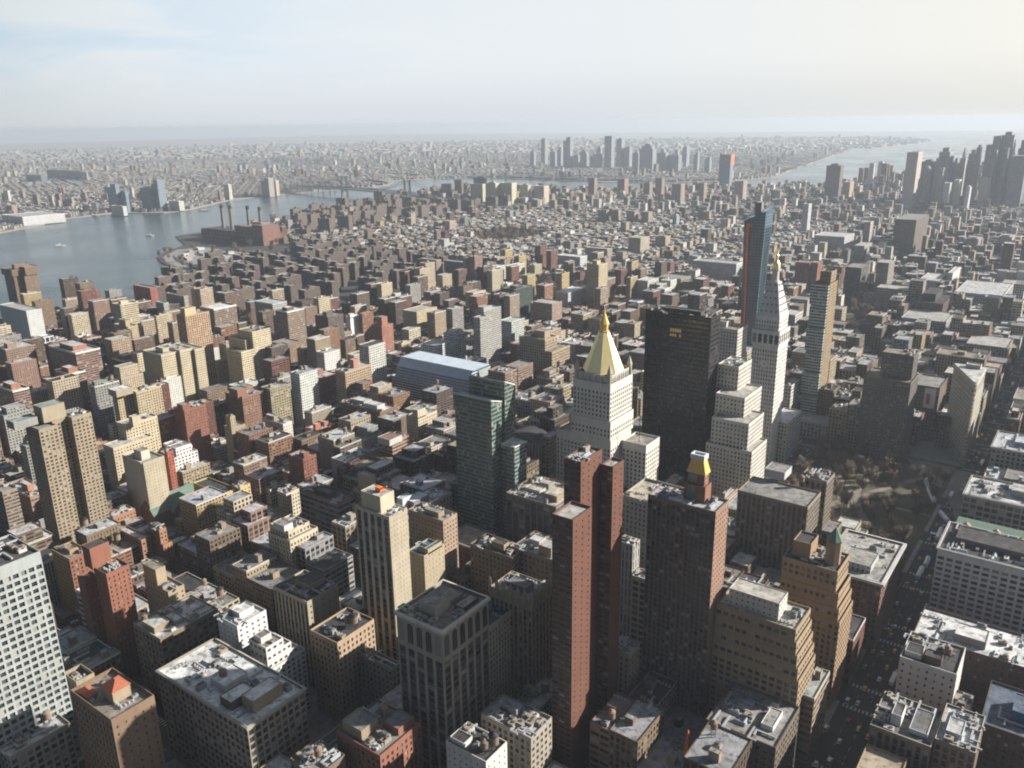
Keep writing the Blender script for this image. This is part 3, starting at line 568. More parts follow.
# --- west of the avenue, right foreground
putR(OT, 'large white office block with paired windows facing up the avenue', BO, 938, 547, None, 60, (.66, .66, .65), d=44, w=78, win=(5.2, 3.9), frac=(.62, .5), geo=True, roofc=TAR, clut=26, top=4, pcol=(.6, .6, .58), cornice=(.9, 1.1, (.58, .58, .56)), pent=((.1, .35, .9, .8, 4, (.16, .15, .15)),), short='the large white office block')
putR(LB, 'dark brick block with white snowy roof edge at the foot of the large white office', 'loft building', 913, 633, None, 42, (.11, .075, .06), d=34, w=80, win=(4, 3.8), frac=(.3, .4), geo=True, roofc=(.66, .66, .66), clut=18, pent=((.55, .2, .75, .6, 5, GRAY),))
putR(LB, 'narrow loft with a white painted blank side wall dotted with small windows', 'loft building', 900, 656, 957, 52, (.66, .62, .59), d=28, win=(4.2, 4.2), frac=(.24, .36), geo=True, roofc=TAR, clut=12, pent=((.3, .15, .6, .4, 4, BROWN), (.65, .15, .95, .5, 3, (.6, .6, .6))), tanks=((.25, .5),), short='the white walled loft')
putR(LB, 'tan brick loft with white roof boxes at the lower right, left of its twin', 'loft building', 870, 724, 931, 48, (.25, .20, .15), d=30, win=(3.4, 3.9), frac=(.5, .66), geo=True, sp=(.15, .12, .09), roofc=(.16, .16, .16), clut=14, pent=((.55, .25, .72, .6, 6, (.7, .7, .68)), (.1, .2, .4, .8, 2.5, (.68, .70, .72))), pcol=(.45, .4, .33))
putR(LB, 'tan brick loft with a pale railed roof terrace, right of its lower right twin', 'loft building', 935, 738, 976, 50, (.24, .185, .14), d=30, win=(3.4, 3.9), frac=(.5, .62), geo=True, roofc=(.55, .55, .54), clut=10, pent=((.4, .2, .8, .6, 3.2, (.62, .66, .7)),), pcol=(.5, .45, .38))
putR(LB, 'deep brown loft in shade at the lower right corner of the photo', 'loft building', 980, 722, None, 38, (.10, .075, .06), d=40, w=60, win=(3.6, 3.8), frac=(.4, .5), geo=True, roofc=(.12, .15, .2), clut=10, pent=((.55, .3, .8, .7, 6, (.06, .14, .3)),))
putR(LB, 'grey arched loft behind the green roofed gables by the avenue', 'loft building', 964, 493, None, 62, (.38, .36, .32), d=40, w=70, win=(4.6, 4.6), frac=(.7, .6), geo=True, roofc=PALE, clut=10, pent=((.3, .4, .6, .8, 5, LGRAY),), cornice=(.9, 1.2, (.5, .5, .48)))
gab = putR(LB, 'stone block with green copper roof and brick gables beside the white office', 'loft building', 950, 534, None, 50, (.34, .29, .23), d=24, w=62, win=(3.6, 3.8), frac=(.5, .55), geo=True, roofc=(.14, .2, .19), clut=3, short='the green gabled block')
putR(OT, 'rounded corner stone office with arched top windows at the right edge', BO, 992, 446, None, 58, (.40, .38, .33), d=46, w=60, win=(3.8, 3.9), frac=(.52, .6), geo=True, roofc=(.5, .52, .56), clut=14, pent=((.4, .3, .75, .7, 4, (.3, .36, .42)),), cornice=(1.0, 1.4, (.48, .46, .41)), short='the arched corner office')
putR(OT, 'pale loft at the right edge above the arched corner office', BO, 1013, 398, None, 55, (.46, .44, .40), d=44, w=60, win=(3.6, 3.8), frac=(.5, .6), roofc=GRV, clut=4)
far(LB, 'brown block with a tall pale billboard left of the triangular building', 'loft building', 907, 933, 941, 388, 436, (.17, .12, .09), win=(3.2, 3.8), frac=(.4, .5), roofc=GRAY, short='the billboard block')
far(LB, 'low white roofed brown house left of the triangular building prow', 'loft building', 934, 947, 952, 417, 449, (.22, .15, .09), win=(3.2, 3.8), frac=(.4, .5), roofc=(.62, .62, .62), clut=2)
# --- middle right
multi(OT, 'white stone tower that steps down in cream blocks beside the clock tower', BO, [(739, 367, 718, 752, 128, 0), (745, 398, 716, 762, 108, 0), (749, 424, 712, 764, 92, 0), (752, 452, 706, 767, 70, 0)], (.60, .57, .51), win=(3.1, 3.6), frac=(.42, .5), geo=True, roofc=(.45, .43, .39), clut=6, short='the stepped white stone tower')
blk = put(OT, 'black slab office tower with small gold panels high on its face', BO, 711.5, 318, 646, 721, 171, (.018, .016, .015), win=(1.6, 3.9), frac=(.7, .52), roofc=(.10, .095, .09), spsh=.2, top=8, par=1.4, clut=10, pent=((.2, .3, .8, .7, 4, (.08, .075, .07)),), short='the black slab tower')
put(OT, 'white office block with stepped top peeking out behind the black slab tower', BO, 738, 330, 690, 748, 118, (.56, .54, .49), win=(3.2, 3.6), frac=(.45, .5), roofc=GRV, clut=4, pent=((.3, .3, .6, .7, 6),))
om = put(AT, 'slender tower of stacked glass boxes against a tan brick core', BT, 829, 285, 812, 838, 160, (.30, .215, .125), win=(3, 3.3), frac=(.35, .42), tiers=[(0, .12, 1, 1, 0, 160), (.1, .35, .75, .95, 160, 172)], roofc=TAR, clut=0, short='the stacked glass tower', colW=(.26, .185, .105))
put(AT, 'dark grey apartment slab with a two level top behind the park trees', BT, 911, 383, 864, 919, 84, (.15, .135, .12), win=(2.6, 3.0), frac=(.5, .5), geo=True, tiers=[(0, 0, 1, 1, 0, 84), (.05, .3, .72, .95, 84, 108)], roofc=GRV, clut=4, short='the dark slab by the park')
# --- left middle distance
BANDC = (.26, .165, .13)
def banded(label, xl, xc, xr, yt, yb, short=None):
    # brick tower with white balcony bands, a white roof rim and an orange roof house
    return far(AT, label, BT, xl, xc, xr, yt, yb, BANDC, win=(2.8, 2.9), frac=(.8, .42), roofc=PALE, pcol=(.7, .69, .66), par=1.6, pent=((.25, .2, .75, .75, 6, (.33, .155, .09)),), short=short)
banded('round cornered banded brick tower with orange roof house, nearest of its group', 5, 22, 38, 391, 437)
banded('banded brick tower with white rim between its nearest and largest neighbours', 63, 77, 93, 374, 418)
banded('largest banded brick tower, blue shaded side and white roof rim', 57, 84, 108, 353, 402, 'the largest banded brick tower')
banded('squat banded brick tower with dark round roof house', 40, 53, 66, 385, 408)
banded('banded brick tower with orange roof house beside the pale dotted slab', 117, 129, 146, 361, 395)
banded('banded brick tower cut by the left edge of the photo', -12, 2, 9, 366, 412)
far(AT, 'brown twin winged apartment tower at the left edge beyond the banded towers', BT, 2, 14, 43, 350, 392, (.27, .19, .14), win=(2.9, 2.9), frac=(.55, .45), roofc=PALE, pent=((.3, .2, .6, .5, 6),))
far(AT, 'brown apartment tower at the far left, lower and in shade', BT, -25, -6, 6, 420, 470, (.2, .14, .1), win=(3, 3), frac=(.5, .45), roofc=GRAY)
far(OT, 'pale blank concrete slab with a glass end beside the river', BO, 7, 34, 49, 311, 352, (.52, .53, .52), win=(3.4, 3.8), frac=(.15, .3), roofc=LGRAY, short='the pale concrete slab by the river')
far(OT, 'white framed glass block below the pale concrete slab', BO, 41, 46, 59, 338, 368, (.64, .65, .65), win=(7, 9), frac=(.7, .8), roofc=LGRAY)
multi(AB, 'tan pair of apartment slabs joined by a dark slot, white roofs', 'apartment building', [(117, 396, 112, 133, 62, 0), (136, 392, 132, 161, 64, 0)], (.44, .36, .24), win=(2.8, 2.9), frac=(.42, .48), geo=True, roofc=(.66, .66, .65), pent=((.1, -.1, .9, .3, 7, (.38, .32, .23)),), clut=1, short='the tan pair with white roofs')
put(AT, 'tall pale yellow slab dotted with small windows, stepping in depth', BT, 161, 355, 142, 200, 78, (.50, .43, .30), win=(2.4, 2.8), frac=(.4, .42), geo=True, tiers=[(0, 0, 1, .42, 0, 78), (-.1, .42, 1, .75, 0, 79), (-.2, .75, 1, 1, 0, 77)], roofc=LGRAY, pent=((.2, .15, .6, .3, 5),), short='the pale dotted slab')
put(AT, 'tall orange tan apartment tower with vertical ribs and a bright top', BT, 185, 316, 176, 209, 100, (.46, .31, .20), win=(3.2, 2.9), frac=(.45, .5), geo=False, spsh=.3, roofc=GRV, pent=((.1, .05, .6, .5, 10, (.56, .44, .27)),), clut=1, short='the orange tan ribbed tower')
put(AB, 'red brick apartment block standing alone among low roofs', 'apartment building', 184, 410, 173, 206, 62, (.24, .105, .07), win=(2.9, 3.0), frac=(.36, .42), geo=True, roofc=GRAY, pent=((.05, -.02, .55, .3, 6),), clut=3, short='the lone red brick block')
multi(AB, 'cream apartment block in two heights with a slim stair tower', 'apartment building', [(125, 425, 116, 157, 66, 0), (113, 448, 103, 152, 52, 0)], (.53, .45, .31), win=(2.9, 2.95), frac=(.42, .46), geo=True, roofc=(.5, .5, .49), pent=((.1, .45, .35, .6, 9, (.5, .42, .3)),), clut=3, short='the two height cream block')
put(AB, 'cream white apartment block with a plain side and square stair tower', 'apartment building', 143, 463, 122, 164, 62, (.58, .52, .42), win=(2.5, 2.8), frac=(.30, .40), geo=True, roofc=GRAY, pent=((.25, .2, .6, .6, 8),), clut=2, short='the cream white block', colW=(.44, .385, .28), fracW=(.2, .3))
put(AB, 'narrow bright red slab attached to the cream white block', 'apartment building', 167, 452, 160, 173, 58, (.33, .10, .06), win=(2.8, 2.9), frac=(.4, .42), geo=True, roofc=GRAY, clut=1)
put(AB, 'low white building with black windows behind the bright red slab', 'apartment building', 179, 449, 163, 192, 36, (.64, .63, .60), win=(3.0, 3.2), frac=(.4, .5), geo=True, roofc=PALE, clut=4)
far(AT, 'cream balconied tower by the river drive', BT, 121, 129, 146, 305, 362, (.52, .44, .31), win=(3, 2.9), frac=(.85, .4), roofc=PALE, pent=((.3, .2, .6, .6, 5),), w=22)
far(AT, 'tan lower tower with blank end beside the cream balconied tower', BT, 120, 134, 144, 327, 368, (.42, .33, .22), win=(2.8, 2.9), frac=(.4, .4), roofc=GRAY, pent=((.1, 0, .6, .4, 10),))
far(AT, 'dark red apartment tower by the bend of the river', BT, 139, 156, 163, 288, 330, (.29, .11, .085), win=(2.8, 2.9), frac=(.3, .4), roofc=GRAY, short='the dark red riverside tower')
far(AT, 'grey green slim apartment slab right of the dark red riverside tower', BT, 161, 169, 174, 303, 342, (.36, .38, .33), win=(2.7, 2.9), frac=(.45, .45), roofc=(.3, .42, .38))
far(AT, 'grey apartment slab with a cream end wall, near the river bend', BT, 171, 189, 193, 296, 335, (.40, .36, .30), win=(2.7, 2.9), frac=(.5, .45), roofc=LGRAY)
far(AT, 'brown balconied tower with a white wavy roof in the middle of the housing blocks', BT, 205, 219, 241, 309, 352, (.27, .205, .155), win=(2.8, 2.9), frac=(.7, .45), roofc=(.72, .72, .72), pcol=(.7, .7, .68), par=1.8, short='the white topped brown tower')
multi(AT, 'cream cluster of stepped apartment towers', BT, [(245, 340, 228, 262, 66, 0), (252, 332, 238, 270, 76, 0), (241, 352, 226, 254, 54, 0)], (.56, .48, .33), win=(2.7, 2.9), frac=(.45, .45), geo=False, roofc=GRV, clut=4, short='the cream stepped cluster')
far(AT, 'tall brown tower with white roof rim behind the cream stepped cluster', BT, 280, 292, 309, 312, 362, (.29, .22, .165), win=(2.8, 2.9), frac=(.6, .45), roofc=(.66, .66, .66), pcol=(.7, .7, .68), pent=((.3, .2, .7, .6, 5, BROWN),), short='the white rimmed brown tower')
far(AB, 'pale blue grey terraced block stepping up toward the housing blocks', 'apartment building', 258, 276, 290, 304, 338, (.45, .46, .47), win=(3, 3), frac=(.6, .5), roofc=PALE)
far(AT, 'very dark apartment slab with speckled side', BT, 318, 331, 346, 317, 356, (.13, .105, .09), win=(2.6, 2.9), frac=(.45, .45), roofc=GRAY, pent=((.2, .1, .5, .5, 7),), short='the dark speckled slab')
far(AT, 'bright white slim slab right of the dark speckled slab', BT, 347, 352, 364, 318, 342, (.72, .72, .70), win=(3.4, 3), frac=(.3, .3), roofc=PALE, pent=((.0, .0, .5, .35, 7, WHT),), short='the bright white slab')
far(AB, 'brown pair of low towers in front of the white rimmed brown tower', 'apartment building', 273, 288, 303, 345, 372, (.26, .18, .125), win=(2.7, 2.9), frac=(.4, .45), roofc=GRAY)
far(AB, 'white blank walled block at the foot of the cream stepped cluster', 'apartment building', 266, 272, 284, 358, 372, (.70, .68, .63), win=(3.6, 3.2), frac=(.1, .2), roofc=PALE)
put(AB, 'two toned red brick and dark block with white parapet cap', 'apartment building', 320, 378, 303, 337, 48, (.30, .14, .09), win=(2.8, 3.0), frac=(.5, .45), geo=True, roofc=PALE, pent=((.4, .3, .65, .6, 7),), clut=2)
put(AB, 'tan grid fronted twin block with a pink stair tower', 'apartment building', 345, 372, 335, 371, 60, (.42, .31, .21), win=(3.2, 3.0), frac=(.55, .5), geo=True, roofc=PALE, pent=((.3, .45, .7, .62, 10, (.42, .22, .15)),), clut=2, short='the tan twin grid block')
put(AB, 'brown red apartment house with ladders of windows and two roof towers', 'apartment building', 242, 397, 225, 264, 52, (.25, .14, .095), win=(2.8, 3.0), frac=(.45, .48), geo=True, roofc=GRAY, pent=((.1, -.1, .6, .3, 9), (.5, .6, .9, .9, 5)), clut=3, short='the brown red house with roof towers')
multi(AB, 'narrow tan block with one tall stair shaft', 'apartment building', [(232, 428, 224, 245, 40, 0), (230, 417, 225, 235, 52, 0)], (.36, .29, .20), win=(3, 3.1), frac=(.2, .35), geo=True, roofc=GRAY, clut=1)
put(LB, 'pale block with a bright white end wall among brown houses', 'loft building', 283, 424, 262, 292, 42, (.60, .56, .48), win=(3, 3.3), frac=(.3, .42), geo=True, roofc=PALE, clut=4, pent=((.5, .2, .9, .6, 5, TAN),))
put(LB, 'red brick house with two tall chimney blocks', 'loft building', 317, 431, 305, 337, 26, (.42, .15, .085), win=(3.2, 3.4), frac=(.2, .3), geo=True, roofc=PALE, pent=((.1, .0, .3, .25, 8), (.3, .55, .8, .75, 5)), clut=3)
put(LB, 'long dark brown warehouse with cluttered pale roof', 'loft building', 380, 412, 340, 395, 42, (.20, .125, .09), win=(3.2, 3.4), frac=(.42, .45), geo=True, roofc=(.55, .55, .53), clut=14, pent=((.1, .1, .4, .6, 6, (.5, .5, .49)), (.5, .3, .8, .8, 5, (.42, .42, .40))), short='the long brown warehouse')
put(AB, 'cream stepped house with green roof right of the long brown warehouse', 'apartment building', 418, 418, 406, 437, 48, (.52, .45, .33), win=(3.2, 3.3), frac=(.3, .45), geo=True, roofc=(.34, .44, .39), clut=3, pent=((.0, .0, .45, .4, 9),), short='the cream house with the green roof')
multi(AB, 'pinkish tower of curved terraces on a white framed base', 'apartment building', [(392, 442, 379, 409, 46, 0), (393, 462, 369, 411, 32, 0)], (.38, .24, .18), win=(3.6, 3.4), frac=(.85, .45), geo=False, roofc=PINK, clut=3, pent=((.2, .1, .7, .6, 6, (.5, .5, .48)),))
put(LB, 'red brown house with zigzag fire escapes and stepped roof', 'loft building', 303, 459, 288, 316, 44, (.23, .095, .065), win=(2.9, 3.1), frac=(.42, .48), geo=True, roofc=GRAY, clut=4, pent=((.1, .2, .4, .6, 5),))
multi(AB, 'sunny yellow brick apartment pair in front of brownstone row', 'apartment building', [(222, 494, 193, 237, 36, 0), (240, 487, 232, 250, 38, 0)], (.55, .41, .20), win=(2.9, 3.1), frac=(.36, .48), geo=True, roofc=TAR, clut=5, short='the sunny yellow brick pair')
put(AB, 'cream stone apartment loft with stepped lit flank and shaded plain side', 'apartment building', 289, 533, 267, 317, 54, (.54, .47, .35), win=(3.0, 3.4), frac=(.42, .58), geo=True, roofc=GRAY, clut=5, pent=((.2, .0, .7, .3, 5, WHT),), tiers=[(0, 0, 1, 1, 0, 48), (.1, .05, .95, .8, 48, 54)], short='the cream stepped loft')
put(LB, 'brown brick block with blue grey bands across each storey', 'loft building', 338, 503, 299, 355, 46, (.25, .13, .10), win=(6, 4.6), frac=(.75, .5), geo=True, sp=(.22, .24, .32), roofc=TAR, clut=6, pent=((.3, .2, .7, .6, 4, DK),), short='the blue banded brick block')
put(LB, 'small cream block tucked behind the blue banded brick block', 'loft building', 286, 494, 277, 299, 38, (.56, .50, .38), win=(3, 3.3), frac=(.42, .5), geo=True, roofc=PALE, clut=3)
put(LB, 'grey white low block beside the tan block with the square roof tower', 'loft building', 345, 462, 331, 372, 32, (.42, .43, .43), win=(4, 4), frac=(.2, .3), geo=True, roofc=(.6, .6, .6), clut=4)
multi(AB, 'orange brick apartment houses in steps right of the tan slab tower', 'apartment building', [(141, 540, 118, 150, 36, 0), (159, 530, 148, 166, 42, 0), (163, 545, 156, 172, 30, 0)], (.33, .175, .105), win=(2.9, 3.1), frac=(.42, .5), geo=True, roofc=PALE, clut=5, short='the stepped orange houses')
put(AB, 'brick house with white roof edge between tan slab tower and church', 'apartment building', 113, 517, 104, 135, 26, (.35, .18, .115), win=(2.9, 3.1), frac=(.35, .45), geo=True, roofc=PALE, clut=3)
put(AB, 'long grey balconied block at the left edge below the banded towers', 'apartment building', 30, 497, 4, 51, 34, (.33, .22, .16), win=(3.0, 3.0), frac=(.7, .45), geo=True, roofc=(.5, .5, .5), clut=5, pent=((.3, .3, .55, .6, 6, (.42, .20, .12)),))
put(AB, 'grey balconied slab cut by the left edge above the white grid tower', 'apartment building', 2, 492, -16, 17, 50, (.27, .22, .17), win=(3.0, 3.0), frac=(.8, .45), geo=True, roofc=GRAY, clut=2)
# --- centre middle distance
far(AT, 'red brown setback apartment tower right of the bright white slab', BT, 374, 384, 395, 326, 362, (.33, .15, .105), win=(2.8, 3), frac=(.35, .4), roofc=GRAY, tiers=None, pent=((.25, .25, .75, .75, 12),), short='the red brown setback tower')
far(AB, 'tan yellow apartment slab with a broad cream end', 'apartment building', 404, 418, 438, 312, 340, (.50, .41, .26), win=(2.9, 3), frac=(.4, .42), roofc=LGRAY)
put(AB, 'white balconied apartment group behind the sloped glass building', 'apartment building', 436, 343, 422, 466, 50, (.66, .68, .66), win=(3.6, 3), frac=(.6, .5), geo=False, roofc=PALE, clut=5, tiers=[(0, 0, 1, .45, 0, 46), (0, .45, 1, .7, 0, 42), (0, .7, 1, 1, 0, 52)], pent=((.2, .7, .7, .95, 6, WHT),), short='the white balconied group')
multi(AT, 'slim grey apartment tower with bowed bays', BT, [(484, 311, 475, 501, 88, 0), (480, 318, 473, ('m', 16), 84, 0)], (.38, .37, .34), win=(2.9, 2.9), frac=(.5, .48), roofc=LGRAY, pent=((.3, .3, .7, .6, 7),), clut=0, short='the slim grey bowed tower')
far(AB, 'green white terraced apartments right of the slim grey bowed tower', 'apartment building', 500, 512, 524, 322, 352, (.52, .56, .52), win=(3, 3), frac=(.6, .5), roofc=PALE)
ntw = far(OT, 'unfinished block wrapped in dark green netting', BO, 501, 516, 533, 290, 326, (.045, .065, .055), win=(5, 3.6), frac=(.8, .2), roofc=GRAY, pent=((.2, .2, .6, .6, 5),), short='the netted block')
multi(LB, 'big tan loft with stepped corner and roof tower, seen past the gold pyramid', 'loft building', [(545, 340, 519, 557, 72, 0), (552, 352, 517, 570, 58, 0)], (.36, .28, .19), win=(3.3, 3.6), frac=(.5, .5), geo=True, roofc=GRV, clut=6, pent=((.3, .2, .6, .5, 9),), short='the big stepped tan loft')
multi(AB, 'brown balconied block with a red domed roof house', 'apartment building', [(505, 373, 488, 517, 56, 0), (518, 368, 505, 533, 54, 0)], (.28, .19, .14), win=(3, 3), frac=(.7, .45), geo=False, roofc=GRAY, clut=2)
far(AT, 'grey brown slab with a light end at the edge of the housing blocks', BT, 421, 437, 442, 260, 284, (.30, .24, .19), win=(2.8, 2.9), frac=(.5, .45), roofc=LGRAY)
far(OT, 'wide dark hospital block right of the grey brown slab', BO, 453, 470, 475, 263, 285, (.22, .215, .21), win=(3, 3.4), frac=(.5, .5), roofc=LGRAY, w=70)
far(OT, 'white ribbed hospital block, left one of two', BO, 480, 492, 506, 268, 290, (.62, .62, .60), win=(3, 3.4), frac=(.9, .4), roofc=PALE)
far(OT, 'white ribbed hospital block, right one of two with tower', BO, 506, 511, 525, 266, 286, (.66, .64, .60), win=(3, 3.4), frac=(.9, .4), roofc=PALE)
far(AB, 'tan twin apartment block in front of the white hospital', 'apartment building', 466, 474, 486, 293, 318, (.53, .44, .30), win=(2.8, 3), frac=(.4, .42), roofc=LGRAY)
far(AT, 'tall tan slab tower standing free behind the gold pyramid', BT, 586, 598, 607, 265, 313, (.48, .40, .26), win=(2.7, 2.9), frac=(.42, .45), roofc=LGRAY, pent=((.3, .2, .7, .6, 7),), short='the free standing tan slab')
far(AB, 'white terraced apartment group left of the free standing tan slab', 'apartment building', 555, 568, 586, 293, 315, (.60, .62, .62), win=(3.4, 3), frac=(.5, .5), roofc=(.7, .7, .7), tiers=None)
far(AB, 'pinkish brown slab in front of the white terraced group', 'apartment building', 533, 552, 562, 304, 330, (.33, .235, .19), win=(2.8, 3), frac=(.4, .45), roofc=LGRAY)
far(OT, 'white stone block among low roofs right of the free standing tan slab', BO, 636, 647, 658, 281, 303, (.56, .56, .55), win=(3, 3.4), frac=(.45, .5), roofc=PALE)
far(LB, 'brown loft with lit end right of the white stone block', 'loft building', 658, 680, 690, 279, 300, (.30, .235, .175), win=(3, 3.5), frac=(.45, .5), roofc=GRAY)
far(OT, 'long white ribbed office slab left of the dark glass tower', BO, 692, 735, 742, 264, 288, (.56, .58, .58), win=(2.8, 3.6), frac=(.5, .5), roofc=LGRAY, w=95, short='the long white ribbed slab')
far(AB, 'tan tower with grey top far beyond the gold pyramid', 'apartment building', 628, 640, 649, 238, 258, (.42, .37, .28), win=(3, 3), frac=(.4, .45), roofc=LGRAY)
far(OT, 'broad tan block beyond the free standing tan slab', BO, 585, 607, 612, 249, 268, (.36, .31, .25), win=(3, 3.4), frac=(.45, .5), roofc=LGRAY)
far(OT, 'wide white block left of the broad tan block', BO, 558, 580, 587, 257, 272, (.60, .61, .60), win=(3, 3.6), frac=(.5, .5), roofc=(.7, .7, .7))
# --- right middle distance
for xl, xc, xr, s in ((792, 806, 811, 'left'), (806, 814, 819, 'right')):
    far(AT, f'red brick tower with small pyramid cap, {s} one of the pair by the second park', BT, xl, xc, xr, 263, 304, (.26, .105, .075), win=(2.8, 3), frac=(.4, .42), roofc=GRAY, short='the pyramid capped red pair' if s == 'left' else None)
far(OT, 'pale blank theatre block at the foot of the pyramid capped red pair', BO, 789, 806, 812, 300, 318, (.36, .34, .32), win=(6, 6), frac=(.1, .1), roofc=GRAY)
far(AT, 'very slim cream tower with lit side right of the stacked glass tower', BT, 836, 839, 842, 296, 321, (.58, .52, .42), win=(2.8, 3), frac=(.2, .3), roofc=PALE)
far(LB, 'grey white loft with cornice below the dark mansard block', 'loft building', 898, 942, 951, 322, 346, (.42, .42, .41), win=(2.8, 3.8), frac=(.5, .6), roofc=LGRAY, short='the grey white cornice loft')
far(LB, 'dark brown block with a black mansard top behind the grey white cornice loft', 'loft building', 910, 939, 949, 304, 334, (.10, .07, .06), win=(3, 4), frac=(.4, .5), roofc=DK, pent=((.35, .2, .8, .9, 12, (.035, .04, .045)),), short='the dark mansard block')
far(LB, 'tan loft with heavy cornice left of the triangular building', 'loft building', 931, 969, 973, 358, 398, (.36, .29, .19), win=(3.2, 3.8), frac=(.5, .6), roofc=GRV, pent=((.3, .3, .5, .6, 4),), cornice=(1, 1.2, (.42, .36, .26)))
far(LB, 'wide tan loft behind the triangular building', 'loft building', 962, 1003, 1009, 348, 376, (.34, .29, .22), win=(3.2, 3.8), frac=(.5, .6), roofc=LGRAY)
far(LB, 'long white loft far to the right with a roof water tank', 'loft building', 952, 1000, 1010, 296, 315, (.50, .51, .51), win=(3, 3.8), frac=(.5, .55), roofc=PALE, short='the long white loft')
far(LB, 'long grey loft in front of the long white loft', 'loft building', 985, 1040, 1052, 305, 322, (.34, .34, .33), win=(3, 3.8), frac=(.5, .55), roofc=LGRAY)
far(LB, 'grey columned loft left of the dark mansard block', 'loft building', 874, 905, 910, 290, 312, (.38, .38, .37), win=(3, 3.8), frac=(.5, .55), roofc=LGRAY)
far(AT, 'dark brown twin tower beyond the second park', BT, 890, 911, 924, 220, 262, (.165, .13, .115), win=(2.6, 3), frac=(.4, .45), roofc=GRAY, short='the dark brown twin tower')
far(AB, 'white block with lit side right of the second park', 'apartment building', 916, 935, 944, 281, 303, (.58, .58, .57), win=(3, 3.4), frac=(.45, .5), roofc=PALE)
far(AT, 'brown slab with pale lit end left of the white block by the second park', BT, 872, 884, 890, 263, 305, (.27, .24, .21), win=(2.8, 3), frac=(.4, .45), roofc=LGRAY)
far(AT, 'slim white slab leaning pale among dark roofs, far right', BT, 944, 949, 957, 273, 300, (.62, .60, .56), win=(3, 3), frac=(.2, .4), roofc=PALE)
far(OT, 'grey stone block with stepped wings beyond the pyramid capped red pair', BO, 812, 842, 852, 237, 262, (.50, .51, .50), win=(3, 3.6), frac=(.45, .5), roofc=PALE)
far(OT, 'second grey stone block with lit edge right of the stepped wings', BO, 852, 862, 870, 246, 268, (.38, .36, .33), win=(3, 3.6), frac=(.45, .5), roofc=LGRAY)
far(AB, 'dark balconied block in shade right of the stacked glass tower core', 'apartment building', 842, 858, 866, 268, 300, (.12, .11, .10), win=(3, 3), frac=(.6, .45), roofc=GRAY)
far(LB, 'pale loft glimpsed between clock tower and stacked glass tower', 'loft building', 780, 792, 800, 315, 352, (.50, .48, .45), win=(3, 3.8), frac=(.45, .55), roofc=PALE)
far(LB, 'low columned block at the foot of the stacked glass tower', 'loft building', 792, 828, 838, 425, 441, (.36, .38, .37), win=(4, 4), frac=(.5, .7), roofc=LGRAY, d=26)
far(LB, 'tan ornate block between stacked glass tower and the dark slab by the park', 'loft building', 826, 846, 850, 412, 446, (.30, .25, .17), win=(3.2, 3.8), frac=(.45, .6), roofc=GRV, d=26, clut=3)
far(LB, 'grey block with round tank left of the dark slab by the park', 'loft building', 843, 862, 866, 408, 450, (.22, .21, .19), win=(3.2, 3.8), frac=(.5, .6), roofc=GRAY, d=26, clut=4, tanks=((.4, .4),))
far(LB, 'clock tower annex block of white stone at the edge of the park', 'loft building', 775, 784, 796, 423, 462, (.58, .56, .52), win=(3.2, 3.8), frac=(.5, .6), roofc=PALE, d=45, w=18)
# ---------------------------------------------------------------- landmark buildings and special parts
def kids(o): return list(o.children)
# hip roofs of the brown block
def hip(name, parent, x0, x1, y0, y1, z, h, wallh, mat, col):
    b = MB()
    for k, (a, c) in enumerate((((x0, y0), (x1, y0)), ((x1, y0), (x1, y1)), ((x1, y1), (x0, y1)), ((x0, y1), (x0, y0)))): b.wall(*a, *c, z, z+wallh, 1, col)
    e = .5; q = [(x0-e, y0-e), (x1+e, y0-e), (x1+e, y1+e), (x0-e, y1+e)]; mx, my = (x0+x1)/2, (y0+y1)/2
    l = abs((x1-x0)-(y1-y0))/2; r = [(mx-l, my), (mx+l, my)] if (x1-x0) > (y1-y0) else [(mx, my-l), (mx, my+l)]
    zz = z+wallh
    if (x1-x0) > (y1-y0):
        b.quad((*q[0], zz), (*q[1], zz), (*r[1], zz+h), (*r[0], zz+h)); b.poly([(*q[1], zz), (*q[2], zz), (*r[1], zz+h)]); b.quad((*q[2], zz), (*q[3], zz), (*r[0], zz+h), (*r[1], zz+h)); b.poly([(*q[3], zz), (*q[0], zz), (*r[0], zz+h)])
    else:
        b.poly([(*q[0], zz), (*q[1], zz), (*r[0], zz+h)]); b.quad((*q[1], zz), (*q[2], zz), (*r[1], zz+h), (*r[0], zz+h)); b.poly([(*q[2], zz), (*q[3], zz), (*r[1], zz+h)]); b.quad((*q[3], zz), (*q[0], zz), (*r[0], zz+h), (*r[1], zz+h))
    return b.build(name, [mat, 'facade'], parent)
hip('hip_roof', br, -7, 3.5, -6, 3, 61.9, 3.2, 6.5, 'terracotta', (.36, .29, .2))
hip('hip_roof', br, 6, 15, 4, 9, 61.9, 1.8, 2.2, 'terracotta', (.30, .2, .14))
